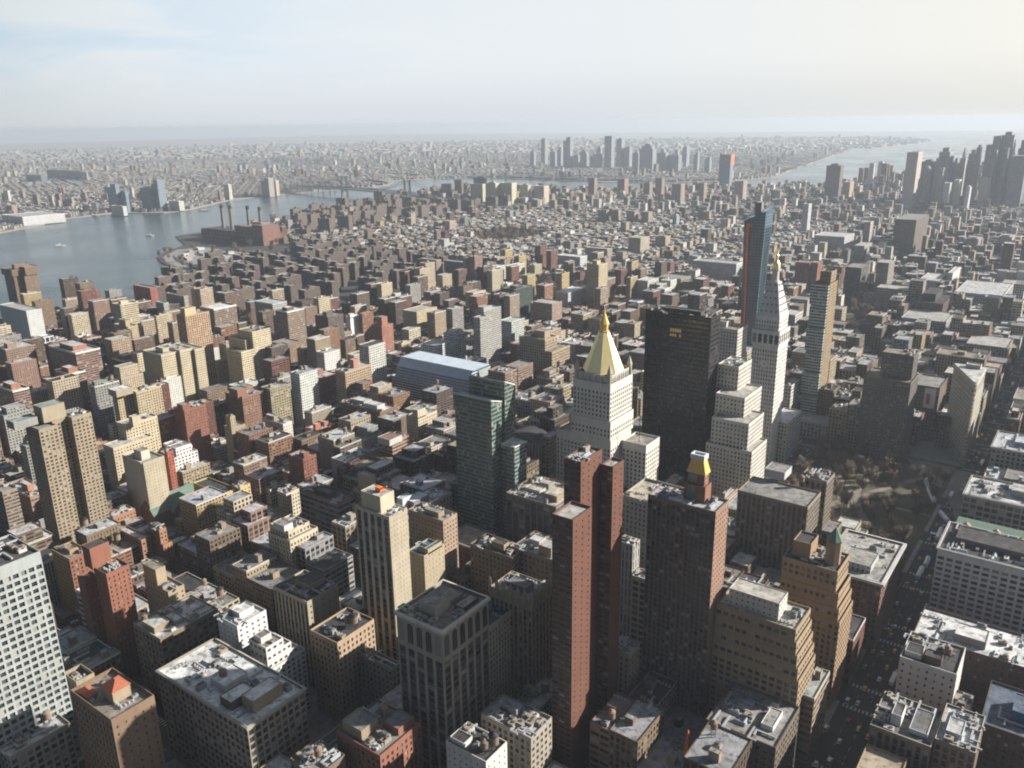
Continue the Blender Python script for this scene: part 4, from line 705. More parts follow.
# arches of the arch-topped tower, pinnacles of the gothic tower
def arch_panel(parent, cx, cy, ux, uy, z0, w_, h, n=8):
    b = MB(); r = w_/2; pts = [(-r, z0), (r, z0)] + [(r*math.cos(math.pi*k/n), z0+h-r+r*math.sin(math.pi*k/n)) for k in range(n+1)]
    ox, oy = uy*.06, -ux*.06
    b.poly([(cx+ux*t+ox, cy+uy*t+oy, z) for t, z in pts], 0)
    for t in (-r*.33, r*.33): b.wall(cx+ux*(t-.09)+ox*2, cy+uy*(t-.09)+oy*2, cx+ux*(t+.09)+ox*2, cy+uy*(t+.09)+oy*2, z0, z0+h-r*.3, 1, (.3, .27, .22))
    return b.build('arched_window', ['glass', 'facade'], parent)
def arch_row(root, H, top, bay, w_, h, dims, faces='NW'):
    w, d = dims
    for f in faces:
        a, b = ((w/2, d/2), (-w/2, d/2)) if f == 'N' else ((-w/2, d/2), (-w/2, -d/2))
        L_ = math.hypot(b[0]-a[0], b[1]-a[1]); n = max(1, round(L_/bay)); ux, uy = (b[0]-a[0])/L_, (b[1]-a[1])/L_
        for j in range(n): arch_panel(root, a[0]+ux*(j+.5)*L_/n, a[1]+uy*(j+.5)*L_/n, ux, uy, H-top, w_, h)
def dims_of(root):
    xs = [v for c in root.children if c.name.startswith('wall') for v in [p[0] for p in c.bound_box]]; ys = [v for c in root.children if c.name.startswith('wall') for v in [p[1] for p in c.bound_box]]
    return max(xs)-min(xs)-2, max(ys)-min(ys)-2
bpy.context.view_layer.update()
p_ = at(442, 631, 95); arch_row(arch, 95, 15.5, 5.6, 3.7, 11.5, span(p_, 95, 396, 488))
w_, d_ = span(at(532, 602, 84), 84, 490, 553)
for k in range(7):
    for f in 'NW':
        x, y = (-w_/2+k*w_/6, d_/2) if f == 'N' else (-w_/2, d_/2-k*d_/6)
        if f == 'W' and k == 0: continue
        b = MB(); b.lathe(x, y, [(.9, 80), (.9, 86.5), (1.2, 86.6), (1.1, 87.4), (.1, 90.5)], 6, 0, (.40, .33, .24), .5); b.build('pinnacle', FR, goth)
# gold capped turret
w_, d_ = span(at(716, 512, 140), 140, 648, 729)
bx0, bx1, by0, by1 = -w_*.25, w_*.06, -d_*.42, d_*.04
b = MB(); b.block(bx0, bx1, by0, by1, 138.9, 148, (.27, .13, .09), (2.6, 3, 1), (.0, .0, 0), GRAY, .6); b.build('turret', FR, gray)
b = MB(); b.block(bx0+1.2, bx1-1.2, by0+1.2, by1-1.2, 147.4, 154, (.29, .145, .1), (2.6, 3, 1), (.3, .4, 0), GRAY, 0); tu = b.build('turret', FR, gray)
for zz in ((140, 147.4), (148.5, 153.5)):
    b = MB(); b.wall(bx0+w_*.27, by1+(.06 if zz[0] < 148 else -1.1), bx0+w_*.14, by1+(.06 if zz[0] < 148 else -1.1), zz[0], zz[1]); b.build('glazed_strip', 'greenglass', gray)
def frustum(name, parent, x0, x1, y0, y1, z0, z1, f, mat):
    b = MB(); mx, my = (x0+x1)/2, (y0+y1)/2
    rr = [[(mx+(x-mx)*s, my+(y-my)*s, z) for x, y in ((x0, y0), (x1, y0), (x1, y1), (x0, y1))] for s, z in ((1, z0), (f, z1))]
    b.rings(rr); return b.build(name, mat, parent)
frustum('gold_cap', gray, bx0+.6, bx1-.6, by0+.6, by1-.6, 154.02, 161.5, .62, 'goldtile')
b = MB(); mx, my = (bx0+bx1)/2, (by0+by1)/2; a1, a2 = (bx1-bx0)*.33, (by1-by0)*.33
b.block(mx-a1, mx+a1, my-a2, my+a2, 161.52, 164, (.72, .74, .75), roof=(.05, .05, .05), par=1.5, pt=.9); b.build('white_lantern', FR, gray)
# green turret cap
w_, d_ = span(at(838, 572, 88), 88, 783, 850)
b = MB(); b.lathe(-w_*.5+6, d_*.06, [(4.2, 86), (4.2, 101)], 8, 0, (.36, .25, .17), .39); b.build('turret', FR, turr)
b = MB(); b.lathe(-w_*.5+6, d_*.06, [(4.7, 100.9), (4.6, 101.6), (.3, 109)], 8, 0, (1, 1, 1), .39); b.build('turret_cap', 'copper', turr)
b = MB(); b.block(2, 12, -8, 6, 86.9, 97, (.33, .22, .14), roof=TAR); b.build('bulkhead', FR, turr)
# penthouse crane of the cream tower: red roof machine
b = MB(); b.box(-2, 2.4, -1.5, 1.5, 122.2, 124.4, 0); b.bar((-2, 0, 124), (-7, 1, 127), .6, 0); b.build('roof_machine', 'orange', tl)
# green copper mansard and brick gables
gd = 24
b = MB()
b.rings([[(-31, 12, 48.9), (31, 12, 48.9), (31, -12, 48.9), (-31, -12, 48.9)][::-1], [(-29.5, 8, 56), (29.5, 8, 56), (29.5, -8, 56), (-29.5, -8, 56)][::-1]]); b.build('mansard', 'copper', gab)
for x in (22, 4, -14):
    b = MB(); pts = [(x-4, 50), (x+4, 50), (x+4, 56), (x+2.6, 57), (x+2.6, 59), (x, 61), (x-2.6, 59), (x-2.6, 57), (x-4, 56)]
    b.poly([(px_, 12.4, z) for px_, z in pts[::-1]], 0, (.38, .25, .15)); b.poly([(px_, 9.4, z) for px_, z in pts], 0, (.38, .25, .15))
    for q, r_ in zip(pts, pts[1:]+pts[:1]): b.quad((q[0], 9.4, q[1]), (r_[0], 9.4, r_[1]), (r_[0], 12.4, r_[1]), (q[0], 12.4, q[1]), 0, (.36, .24, .15))
    for xx in (x-1.7, x+1.7): b.quad((xx+1, 12.45, 51), (xx-1, 12.45, 51), (xx-1, 12.45, 55), (xx+1, 12.45, 55), 0, (.17, .03, .02))
    b.build('gable', FR, gab)
for x in (-24, -28):
    b = MB(); b.lathe(x, 6, [(2.3, 55), (2.0, 57.5), (.1, 64)], 6); b.build('spirelet', 'copper', gab)
# gold panels of the black slab: two short rows standing in for a sign
w_, d_ = span(at(711.5, 318, 171), 171, 646, 721)
for r_ in range(2):
    for k in range(5 if r_ == 0 else 6):
        if r_ == 1 and k in (1, 5): continue
        b = MB(); x = -w_*.5+w_*(.44+.035*k); z = 156.5-r_*4.6
        b.quad((x+1.6, d_/2+.08, z-1.5+.6*r_), (x, d_/2+.08, z-1.5+.6*r_), (x, d_/2+.08, z+1.3), (x+1.6, d_/2+.08, z+1.3)); b.build('gold_panel', 'goldtile', blk)
# --- gold pyramid tower
g0 = at(604.5, 309, 188)
NX, NY = g0.x, g0.y
nw, nd = 33.5, 36.
nyl = tower(OT, 'white stone tower crowned by a tall gilded eight sided pyramid', BO, NX-nw/2, NY+nd/2, nw, nd, 138, (.64, .61, .55), win=(3.3, 3.7), frac=(.42, .55), geo=True, roofc=(.33, .31, .28), top=5, par=1.5, depth=.6, clut=0, short='the gold pyramid tower',
    tiers=[(-.75, -.12, 1.5, 1.2, 0, 44), (-.06, -.03, 1.45, .9, 44, 88), (-.04, -.02, 1.04, 1.02, 88, 104), (-.72, .45, -.08, 1.1, 44, 84), (0, 0, 1, 1, 104, 134), (.04, .04, .96, .96, 134, 140)])
b = MB(); R0 = 16.2
b.lathe(0, 0, [(R0+.5, 139.6), (R0, 140.4), (4.2, 170)], 8, 0, (1, 1, 1), math.pi/8); b.build('gold_pyramid', 'gold', nyl)
b = MB(); b.lathe(0, 0, [(4.4, 170), (4.4, 170.8), (3.2, 171), (3.2, 176), (4.0, 176.3), (3.7, 177), (2.2, 181), (.9, 185), (.25, 190)], 8, 0, (1, 1, 1), math.pi/8); b.build('gold_lantern', 'goldtile', nyl)
for sx in (-1, 1):
    for sy in (-1, 1):
        b = MB(); b.lathe(sx*(nw/2-2), sy*(nd/2-2), [(2.0, 133), (2.0, 142), (2.4, 142.2), (.2, 149)], 8, 0, (.52, .48, .40)); b.build('pinnacle', FR, nyl)
for k in range(6):
    for f in 'NW':
        x, y = (-nw/2+3+k*(nw-6)/5, nd/2-.2) if f == 'N' else (-nw/2+.2, nd/2-3-k*(nd-6)/5)
        b = MB(); b.lathe(x, y, [(.7, 134), (.7, 137.5), (.1, 140.5)], 6, 0, (.52, .48, .40)); b.build('pinnacle', FR, nyl)
b = MB(); b.bar((-nw*.95, nd*-.1, 83), (-nw*.95, nd*-.1, 104), .35); b.build('flagpole', 'dark', nyl)
# --- clock tower
X0, Y0 = 239.5, -741.
MW, MD = 25., 28.
met = tower(OT, 'white marble clock tower with steep pyramid roof and gilded lantern', BO, X0, Y0, MW, MD, 146, (.72, .70, .65), win=(2.6, 4.0), frac=(.40, .52), geo=True, depth=.6, roofc=LGRAY, top=3, par=.4, clut=0, short='the white clock tower',
    tiers=[(0, 0, 1, 1, 0, 122), (-.03, -.03, 1.03, 1.03, 122, 137), (.05, .05, .95, .95, 137, 150)])
b = MB(); hw, hd = MW*.45, MD*.45
b.rings([[(-hw, -hd, 149.6), (hw, -hd, 149.6), (hw, hd, 149.6), (-hw, hd, 149.6)], [(-4.6, -5, 181), (4.6, -5, 181), (4.6, 5, 181), (-4.6, 5, 181)]], 0, (.66, .64, .60)); pr = b.build('pyramid_roof', FR, met)
for row, z in enumerate((154, 160, 166, 172, 178)):
    f = 1-(z-149.6)/(181-149.6)*.57
    for k in range(4-row//2):
        n = 4-row//2
        for face in 'NW':
            t = (k+.5)/n-.5
            b = MB(); s_ = .55
            if face == 'N': x, y = t*2*hw*f*.9, hd*f*1.0+.1; b.box(x-s_, x+s_, y-1.5, y+.3, z, z+1.7, 0, (.2, .2, .2))
            else: x, y = -hw*f-.1, t*2*hd*f*.9; b.box(x-.3, x+1.5, y-s_, y+s_, z, z+1.7, 0, (.2, .2, .2))
            b.build('dormer', FR, pr)
b = MB(); b.lathe(0, 0, [(4.9, 180.8), (4.9, 182), (3.6, 182.2), (3.4, 192), (4.3, 192.4), (4.0, 193)], 8, 0, (.5, .47, .4)); b.build('lantern_base', 'stone', met)
b = MB(); b.lathe(0, 0, [(3.6, 193), (3.7, 195), (3.0, 198.5), (1.4, 201), (1.2, 205), (1.6, 205.4), (.9, 207), (.2, 213)], 10, 0); b.build('gold_cupola', 'gold', met)
for face in 'NW':
    b = MB(); n = 24; rr = 4.1; zc = 104
    for rad, off, mi in ((rr, .12, 0), (rr*.82, .18, 1), (rr*.12, .3, 0)):
        pts = []
        for k in range(n):
            t, z = rad*math.cos(2*math.pi*k/n), zc+rad*math.sin(2*math.pi*k/n)
            pts.append((-t, MD/2+off, z) if face == 'N' else (-MW/2-off, -t, z))
        b.poly(pts, mi)
    cl = b.build('clock_face', ['stone', 'clock'], met)
    b = MB()
    for ang, ln in ((R(60), 2.9), (R(-10), 1.9)):
        t, z = math.cos(ang)*ln, math.sin(ang)*ln
        if face == 'N': b.bar((0, MD/2+.36, zc), (-t, MD/2+.36, zc+z), .35)
        else: b.bar((-MW/2-.36, 0, zc), (-MW/2-.36, -t, zc+z), .35)
    b.build('clock_hands', 'dark', cl)
    a, c = ((MW/2*1.06, MD/2*1.06), (-MW/2*1.06, MD/2*1.06)) if face == 'N' else ((-MW/2*1.06, MD/2*1.06), (-MW/2*1.06, -MD/2*1.06))
    L_ = math.hypot(c[0]-a[0], c[1]-a[1]); ux, uy = (c[0]-a[0])/L_, (c[1]-a[1])/L_
    for j in range(5): arch_panel(met, a[0]+ux*(j+.5)*L_/5, a[1]+uy*(j+.5)*L_/5, ux, uy, 124.5, 2.9, 9.0)
# --- stacked glass tower: glass boxes in front of the tan core (the core was built above as its wall)
p = at(829, 285, 160); w_, d_ = span(p, 160, 812, 838)
for k, (za, zb, e) in enumerate(((14, 36, 0), (37.5, 62, 1.2), (63.5, 86, 0), (87.5, 112, 1.2), (113.5, 136, 0), (137.5, 158.5, .8))):
    b = MB(); b.block(-w_/2+.2, w_/2+e, d_*.381, d_/2+e*.6, za, zb, (.50, .57, .52), (2.6, 3.3, k), (.86, .56, 0), LGRAY, .5); b.build('glass_box', FR, om)
# --- dark glass tower under construction with its orange hoist
p = at(747, 374, 0); HS = zfor(p.x, p.y, 213)/222.
gt = empty(OT, (p.x, p.y, 0)); tag(gt, 'dark glass tower widening upward, orange hoist strip, still being built', BO)
ANCH.append((752, 214, 'the dark glass hoist tower'))
gt.scale = (HS*1.08, HS*1.0, HS)
b = MB()
def sq(w_, d_, z, dx=0): return [(-w_/2+dx, -d_/2, z), (w_/2+dx, -d_/2, z), (w_/2+dx, d_/2, z), (-w_/2+dx, d_/2, z)]
rings = [sq(19, 22, 0), sq(19, 22, 60), sq(23, 25, 150), sq(26, 27, 205)]
rings.append([(-13, -13.5, 232), (13, -13.5, 222), (13, 13.5, 213), (-13, 13.5, 226)])
b.rings(rings, 0, (.05, .09, .11)); b.build('curtain_wall', 'blueglass', gt)
b = MB()
for k in range(6, 56):
    z = k*4.0; f = 0 if z < 60 else min(1, (z-60)/145); ww, dd = 19+7*f, 22+5*f
    for a, c in (((ww/2, dd/2), (-ww/2, dd/2)), ((-ww/2, dd/2), (-ww/2, -dd/2))):
        ux, uy = (c[0]-a[0]), (c[1]-a[1]); l_ = math.hypot(ux, uy); ox, oy = uy/l_*.12, -ux/l_*.12
        b.wall(a[0]+ox, a[1]+oy, c[0]+ox, c[1]+oy, z, z+.9, 0, (.16, .2, .2))
fb = b.build('floor_band', FR, gt); tag(fb, kind='stuff')
b = MB()
for j in range(1, 6):
    for z0_, z1_ in ((60, 205),):
        for t in (-.5+j/6,):
            b.bar((t*20, 11.3, 60), (t*26, 13.7, 205), .5, 0, (.10, .12, .13)); b.bar((-9.8, t*22, 60), (-13.2, t*27, 205), .5, 0, (.10, .12, .13))
b.build('mullion_lattice', FR, gt)
b = MB(); b.rings([[(5.6, 11.2, 70), (3.2, 11.2, 70), (3.2, 13.2, 70), (5.6, 13.2, 70)][::-1], [(9.0, 13.6, 208), (6.2, 13.6, 208), (6.2, 15.6, 208), (9.0, 15.6, 208)][::-1]]); b.build('hoist_strip', 'orange', gt)
b = MB(); b.box(3, 10, 13.6, 14.6, 205, 209, 0); b.build('hoist_head', 'orange', gt)
b = MB(); b.box(-4, 4, -4, 4, 218, 236, 0, (.25, .25, .25)); b.bar((0, 0, 234), (9, 3, 240), 1, 0, (.3, .3, .3)); b.build('core', FR, gt)
FOOT.append((p.x-14, p.x+14, p.y-14, p.y+14)); occ(p.x-12, p.x+12, p.y-13, p.y+13, 215)
# --- triangular tower at the fork of the avenues
fl = [(84, -846), (85.5, -846), (112, -906), (83, -906)]
ft = empty(OT, (88, -880, 0)); tag(ft, 'triangular stone tower with thin rounded prow and heavy cornice at an avenue fork', BO)
ANCH.append((970, 380, 'the triangular building'))
def fpts(e): 
    c = (93, -886)
    return [(88+0, 0)]
def loc(pts): return [(x-88, y+880) for x, y in pts]
base = [(83.2, -906), (112, -906), (86.6, -848.5), (85.6, -847), (84.2, -847), (83.2, -848.5)]
def grow(pts, e):
    cx_ = sum(q[0] for q in pts)/len(pts); cy2 = sum(q[1] for q in pts)/len(pts)
    out = []
    for x, y in pts:
        v_ = Vector((x-cx_, y-cy2)); v_ = v_+v_.normalized()*e; out.append((cx_+v_.x, cy2+v_.y))
    return out
b = MB()
for za, zb, wn, fr_, cc in ((0, 15, (4, 4.2, 1), (.6, .7, 0), (.44, .41, .36)), (15, 17, (4, 4, 1), (0, 0, 0), (.48, .45, .40)), (17, 70, (2.7, 3.9, 2), (.42, .5, 0), (.45, .41, .34)), (70, 72, (4, 4, 1), (0, 0, 0), (.50, .47, .42)), (72, 83.5, (2.7, 5.4, 3), (.5, .7, 0), (.46, .42, .35))):
    b.prism(loc(grow(base, .4) if wn[2] == 1 and za else base), za, zb, 0, cc, wn, fr_)
b.build('wall', FR, ft)
b = MB(); b.prism(loc(grow(base, 1.9)), 83.5, 85.0, 0, (.52, .49, .44)); b.prism(loc(grow(base, .5)), 85.0, 87, 0, (.5, .47, .42), tmi=0, tcol=(.5, .47, .42)); b.build('cornice', FR, ft)
b = MB(); b.poly([(*q, 87.02) for q in loc(grow(base, -.6))], 1, (.56, .56, .55)); b.build('roof', FR, ft)
b = MB(); b.block(-1, 12, -24, -15, 87.03, 91, (.55, .52, .46), roof=PALE); b.build('bulkhead', FR, ft)
FOOT.append((83, 112, -906, -846)); occ(85, 100, -906, -870, 85)
# --- glass twin slabs with slanted tops
q = at(491, 399, 128)
gl = empty(AT, (q.x, q.y, 0)); tag(gl, 'green glass apartment tower with two slanted roof slabs and a lower annex', BT)
ANCH.append((482, 405, 'the green glass tower'))
def slab(x0, x1, y0, y1, za, zb, name='glass_slab', col=(.21, .285, .235), seed=1, wz0=0):
    b = MB(); zN, zS = za, zb
    c = [(x0, y0, zS), (x1, y0, zS), (x1, y1, zN), (x0, y1, zN)]; p4 = [(x0, y0), (x1, y0), (x1, y1), (x0, y1)]
    for k in range(4):
        a, d = p4[k], p4[(k+1) % 4]; L_ = math.hypot(d[0]-a[0], d[1]-a[1]); z0_, z1_ = c[k][2], c[(k+1) % 4][2]
        b.quad((*a, wz0), (*d, wz0), (*d, z1_), (*a, z0_), 0, col, (L_/max(1, round(L_/1.9)), 3.3, seed+k), (.86, .62, .15), ((0, wz0), (L_, wz0), (L_, z1_), (0, z0_)))
    b.quad(*c, 1, (.6, .6, .58)); b.build(name, FR, gl)
    for k in range(4):
        bb = None
    cap = MB()
    for k in range(4):
        a, d = Vector(c[k]), Vector(c[(k+1) % 4]); cap.bar(a+Vector((0, 0, .2)), d+Vector((0, 0, .2)), .9, 0, (.62, .63, .6))
    cap.build('roof_edge', FR, gl)
slab(0, 36, -13, 0, 126, 122)
slab(-1, 34, -30, -16, 137, 131, seed=9)
slab(-14, -1.2, -26, -10, 88, 88, col=(.28, .36, .32), seed=5)
FOOT += [(q.x-14, q.x+36, q.y-30, q.y)]; occ(q.x, q.x+34, q.y-28, q.y, 120)
# --- big sloped white and glass college building
q = at(467, 374, 49)
cb = empty(OT, (q.x, q.y, 0)); cb.scale = (1, 1, .84); tag(cb, 'large sloping glass and white metal building with one leaning curved end', BO)
ANCH.append((440, 380, 'the sloped glass building'))
wq, dq = span(q, 49, 393, None)[0], 48
b = MB()
ribs = [(0, .05), (20, .0), (34, .10), (50, .22), (62, .42)]
rg = [[(0+3*t, -dq, z), (wq, -dq, z), (wq, -14*t, z), (3*t, -14*t, z)] for z, t in ((0, 0), (28, 0), (44, .45), (58, 1.0))]
for k in range(4):
    pass
b.rings(rg, 0, (.55, .6, .62), True)
b.build('shell', 'blueglass', cb)
b = MB()
for k in range(14):
    z = 3+k*3.9; t = 0 if z < 28 else ((z-28)/16*.45 if z < 44 else .45+(z-44)/14*.55)
    y = -14*t*1.0+.25; b.wall(wq, y, 3*t, y, z, z+1.7, 0, (.60, .62, .63)); b.wall(3*t-.15, -14*t, 3*t-.15, -dq, z, z+1.7, 0, (.62, .63, .63))
sb = b.build('sun_screen', FR, cb)
b = MB(); b.quad((2, -dq+1, 58.1), (wq-1, -dq+1, 58.1), (wq-1, -15, 58.1), (2, -15, 58.1), 0, (.55, .63, .72)); b.quad((wq-1, -13.6, 57.9), (4, -13.6, 57.9), (4, -6, 46), (wq-1, -6, 46), 0, (.5, .6, .7)); b.build('roof', FR, cb)
b = MB(); n = 7; ring = []
for k in range(n): ring.append([(-12+2.2*k, -dq*(.5+.0*k), 0)])
prof = [(0, -14), (20, -13), (36, -9), (48, -4), (56, 2)]
for (z0_, x0_), (z1_, x1_) in zip(prof, prof[1:]):
    b.quad((x0_, -20, z0_), (x0_, -dq+2, z0_), (x1_, -dq+6, z1_), (x1_, -24, z1_), 0, (.28, .31, .28)); b.quad((2.9, -20, z0_), (x0_, -20, z0_), (x1_, -24, z1_), (2.9, -24, z1_), 0, (.3, .32, .3)); 
b.build('curved_end', FR, cb)
FOOT.append((q.x-14, q.x+wq, q.y-dq, q.y)); occ(q.x, q.x+wq, q.y-dq, q.y-10, 52)
# --- drill hall with buttressed walls and dark roof
q = at(539, 446, 30)
ah = empty('drill_hall', (q.x, q.y, 0)); tag(ah, 'long low brick drill hall with a ring of pale buttresses and a dark curved roof', 'hall')
w_, d_ = span(q, 30, 497, 557)
b = MB(); b.block(0, w_, -d_, 0, 0, 29, (.20, .17, .14), (4.6, 12, 1), (.45, .5, 0), DK, 1.4); b.build('wall', FR, ah)
b = MB(); n = 10
pr = [(w_*(.06+.88*k/n), 27.8+9*math.sin(math.pi*k/n)) for k in range(n+1)]
for (xa, za), (xb, zb) in zip(pr, pr[1:]): b.quad((xa, -d_*.94, za), (xb, -d_*.94, zb), (xb, -d_*.06, zb), (xa, -d_*.06, za), 0, (.045, .045, .05))
b.poly([(x, -d_*.06, z) for x, z in pr[::-1]], 0, (.16, .13, .11)); b.poly([(x, -d_*.94, z) for x, z in pr], 0, (.16, .13, .11)); b.build('vault_roof', FR, ah)
for k in range(15):
    b = MB(); x = w_*k/14; b.box(x-.7, x+.7, .03, 1.2, 0, 31, 0, (.40, .37, .32)); b.build('buttress', FR, ah)
for k in range(1, 12):
    b = MB(); y = -d_*k/11; b.box(-1.2, -.03, y-.7, y+.7, 0, 31, 0, (.40, .37, .32)); b.build('buttress', FR, ah)
FOOT.append((q.x, q.x+w_, q.y-d_, q.y)); occ(q.x, q.x+w_, q.y-d_, q.y, 30)
# --- church with green gable roof
q = at(160, 512, 16)
chh = empty('church', (q.x, q.y, 0)); tag(chh, 'brick church with a long green gable roof and cross gables', 'church')
def gable(x0, x1, y0, y1, z, h, along, parent, mat='copper', col=(.30, .19, .13)):
    b = MB(); b.box(x0, x1, y0, y1, 0, z, 0, col)
    if along == 'y':
        m_ = (x0+x1)/2
        for y in (y0, y1): b.poly([(x0, y, z), (x1, y, z), (m_, y, z+h)][::1 if y == y0 else -1], 0, col)
    else:
        m_ = (y0+y1)/2
        for x in (x0, x1): b.poly([(x, y1, z), (x, y0, z), (x, m_, z+h)][::1 if x == x0 else -1], 0, col)
    b.build('wall', FR, parent); b = MB(); e = .5
    if along == 'y': b.quad((x0-e, y0-e, z-.2), (x0-e, y1+e, z-.2), (m_, y1+e, z+h+.25), (m_, y0-e, z+h+.25)); b.quad((x1+e, y1+e, z-.2), (x1+e, y0-e, z-.2), (m_, y0-e, z+h+.25), (m_, y1+e, z+h+.25))
    else: b.quad((x0-e, y0-e, z-.2), (x1+e, y0-e, z-.2), (x1+e, m_, z+h+.25), (x0-e, m_, z+h+.25)); b.quad((x1+e, y1+e, z-.2), (x0-e, y1+e, z-.2), (x0-e, m_, z+h+.25), (x1+e, m_, z+h+.25))
    b.build('gable_roof', mat, parent)
gable(0, 20, -52, 6, 15, 11, 'y', chh); gable(-5, 9, -20, -9, 13, 7, 'x', chh); gable(-5, 9, -44, -33, 13, 7, 'x', chh)
b = MB(); b.block(-12, -1, -40, -12, 0, 11, (.34, .18, .11), roof=GRAY); b.build('side_aisle', FR, chh)
FOOT.append((q.x-12, q.x+20, q.y-52, q.y+6)); occ(q.x, q.x+20, q.y-50, q.y, 18)
ANCH.append((180, 495, 'the green roofed church'))
# --- river edge: twin winged tower, garage pier, tents
p = at(24, 330); Hw = zfor(p.x, p.y, 268)
wt = empty(AT, (p.x, p.y, 0)); tag(wt, 'brown riverside tower whose top floors flare outward', BT); ANCH.append((15, 275, 'the flared riverside tower'))
b = MB(); wv = (3, 2.9, 3); cc = (.20, .135, .095)
b.block(0, 34, -15, 0, 0, Hw-14, cc, wv, (.45, .45, 0), GRAY); b.block(-9, 16, -34, -13, 0, Hw-14, (.22, .15, .105), wv, (.45, .45, 0), GRAY); b.block(-2.5, 36.5, -17.5, 2.5, Hw-14, Hw-3, cc, wv, (.45, .45, 0), GRAY); b.block(-11.5, 18, -36.5, -15.1, Hw-14, Hw, (.22, .15, .105), wv, (.45, .45, 0), GRAY); b.build('wall', FR, wt)
b = MB(); b.block(4, 14, -30, -6, Hw-3, Hw+4, cc, roof=GRAY); b.build('bulkhead', FR, wt)
FOOT.append((p.x-10, p.x+36, p.y-36, p.y+2)); occ(p.x, p.x+30, p.y-34, p.y, Hw)
p = at(82, 322)
gp = empty('pier_garage', (p.x, p.y, 0)); tag(gp, 'long low pier garage over the river with blue grey side and tan deck', 'garage')
b = MB(); b.block(0, 45, -75, 0, -2, 10, (.20, .26, .33), (6, 3, 1), (.8, .4, 0), (.46, .40, .32), .8); b.block(8, 40, -95, -75.2, -2, 8, (.48, .46, .42), (6, 3, 1), (.5, .4, 0), (.5, .47, .42), .8); b.build('wall', FR, gp)
b = MB(); b.block(12, 32, -60, -20, 9.3, 12, (.5, .44, .36), roof=(.42, .36, .28)); b.build('deck_house', FR, gp)
for k in range(6):
    p = at(57+k*7.2+(k % 2)*2, 321.5-k*.35); b = MB()
    b.rings([[(-7, -5, 0), (7, -5, 0), (7, 5, 0), (-7, 5, 0)], [(-7, -5, 3.2), (7, -5, 3.2), (7, 5, 3.2), (-7, 5, 3.2)], [(-5, -.3, 6), (5, -.3, 6), (5, .3, 6), (-5, .3, 6)]])
    o = b.build('marquee_tent', 'white', None, (p.x, p.y, .02)); tag(o, 'white marquee tent in the row beside the pier garage', 'tent', 'tents beside the pier garage')
# --- power station with four stacks
p = at(264, 246)
ce = empty('power_station', (p.x, p.y, 0)); tag(ce, 'dark brick power station with four tall chimney stacks by the river', 'power station')
ANCH.append((240, 225, 'the power station'))
b = MB()
w_ = span(p, 0, 203, None)[0]
b.block(0, w_, -70, 0, 0, 34, (.17, .095, .075), (9, 12, 1), (.4, .5, 0), (.10, .10, .10), 1); b.block(0, w_*.46, -62, -6, 34, 50, (.20, .12, .10), (9, 10, 1), (.4, .5, 0), GRAY, 1); b.block(-.3, 46, -58, .3, 0, 58, (.22, .115, .09), (9, 10, 1), (.12, .3, 0), GRAY, 1); b.block(w_*.1, w_*.22, -50, -20, 50, 62, (.25, .2, .19), roof=GRAY); b.build('wall', FR, ce)
for px_, py_ in ((221, 205), (229.5, 205.5), (247, 206), (259, 207)):
    dx = (264-px_)/61*w_; X_, Y_ = p.x+dx, p.y-38; Hs = zfor(X_, Y_, py_)
    # the stacks lean in the picture as verticals do: find the foot that puts the top at px_
    for _ in range(12): X_ += (pix(X_, Y_, Hs)[0]-px_)*2.2; Hs = zfor(X_, Y_, py_)
    b = MB(); b.lathe(X_-p.x, Y_-p.y, [(5.2, 30), (4.0, Hs-12), (4.6, Hs-11.9), (4.6, Hs)], 12, 0, (.20, .175, .16)); b.build('chimney', FR, ce)
    b = MB(); b.lathe(X_-p.x, Y_-p.y, [(4.75, Hs-10), (4.75, Hs+.2)], 12, 0, (.03, .03, .03)); b.build('chimney_crown', FR, ce)
FOOT.append((p.x, p.x+w_, p.y-70, p.y)); occ(p.x, p.x+w_, p.y-60, p.y, 34)
# --- suspension bridge
A_ = Vector((2599, -2843, 0)); B_ = Vector((3082, -2829, 0))
A_ = at(408, 203); A_.z = 0; B_ = at(345, 197); B_.z = 0
br_ = empty('suspension_bridge', A_); tag(br_, 'steel suspension bridge with lattice towers crossing the hazy river', 'bridge')
dv = (B_-A_); Ls = dv.length; dn = dv.normalized(); pn = Vector((-dn.y, dn.x, 0)); HT, HD = 98, 42
for k in (0, 1):
    o_ = dn*(Ls*k); b = MB()
    for s in (-1, 1):
        for e in (-5, 5):
            b.bar(o_+pn*s*16+dn*e+Vector((0, 0, -3)), o_+pn*s*13+dn*e*.6+Vector((0, 0, HT)), 4.0, 0, (.21, .24, .27))
    for z in (30, 52, 70, 88, 97): b.bar(o_+pn*-15+Vector((0, 0, z)), o_+pn*15+Vector((0, 0, z)), 3.6, 0, (.21, .24, .27))
    for z in (52, 70): b.bar(o_+pn*-14+Vector((0, 0, z)), o_+pn*14+Vector((0, 0, z+18)), 2, 0, (.21, .24, .27)); b.bar(o_+pn*14+Vector((0, 0, z)), o_+pn*-14+Vector((0, 0, z+18)), 2, 0, (.21, .24, .27))
    b.build('bridge_tower', FR, br_)
b = MB()
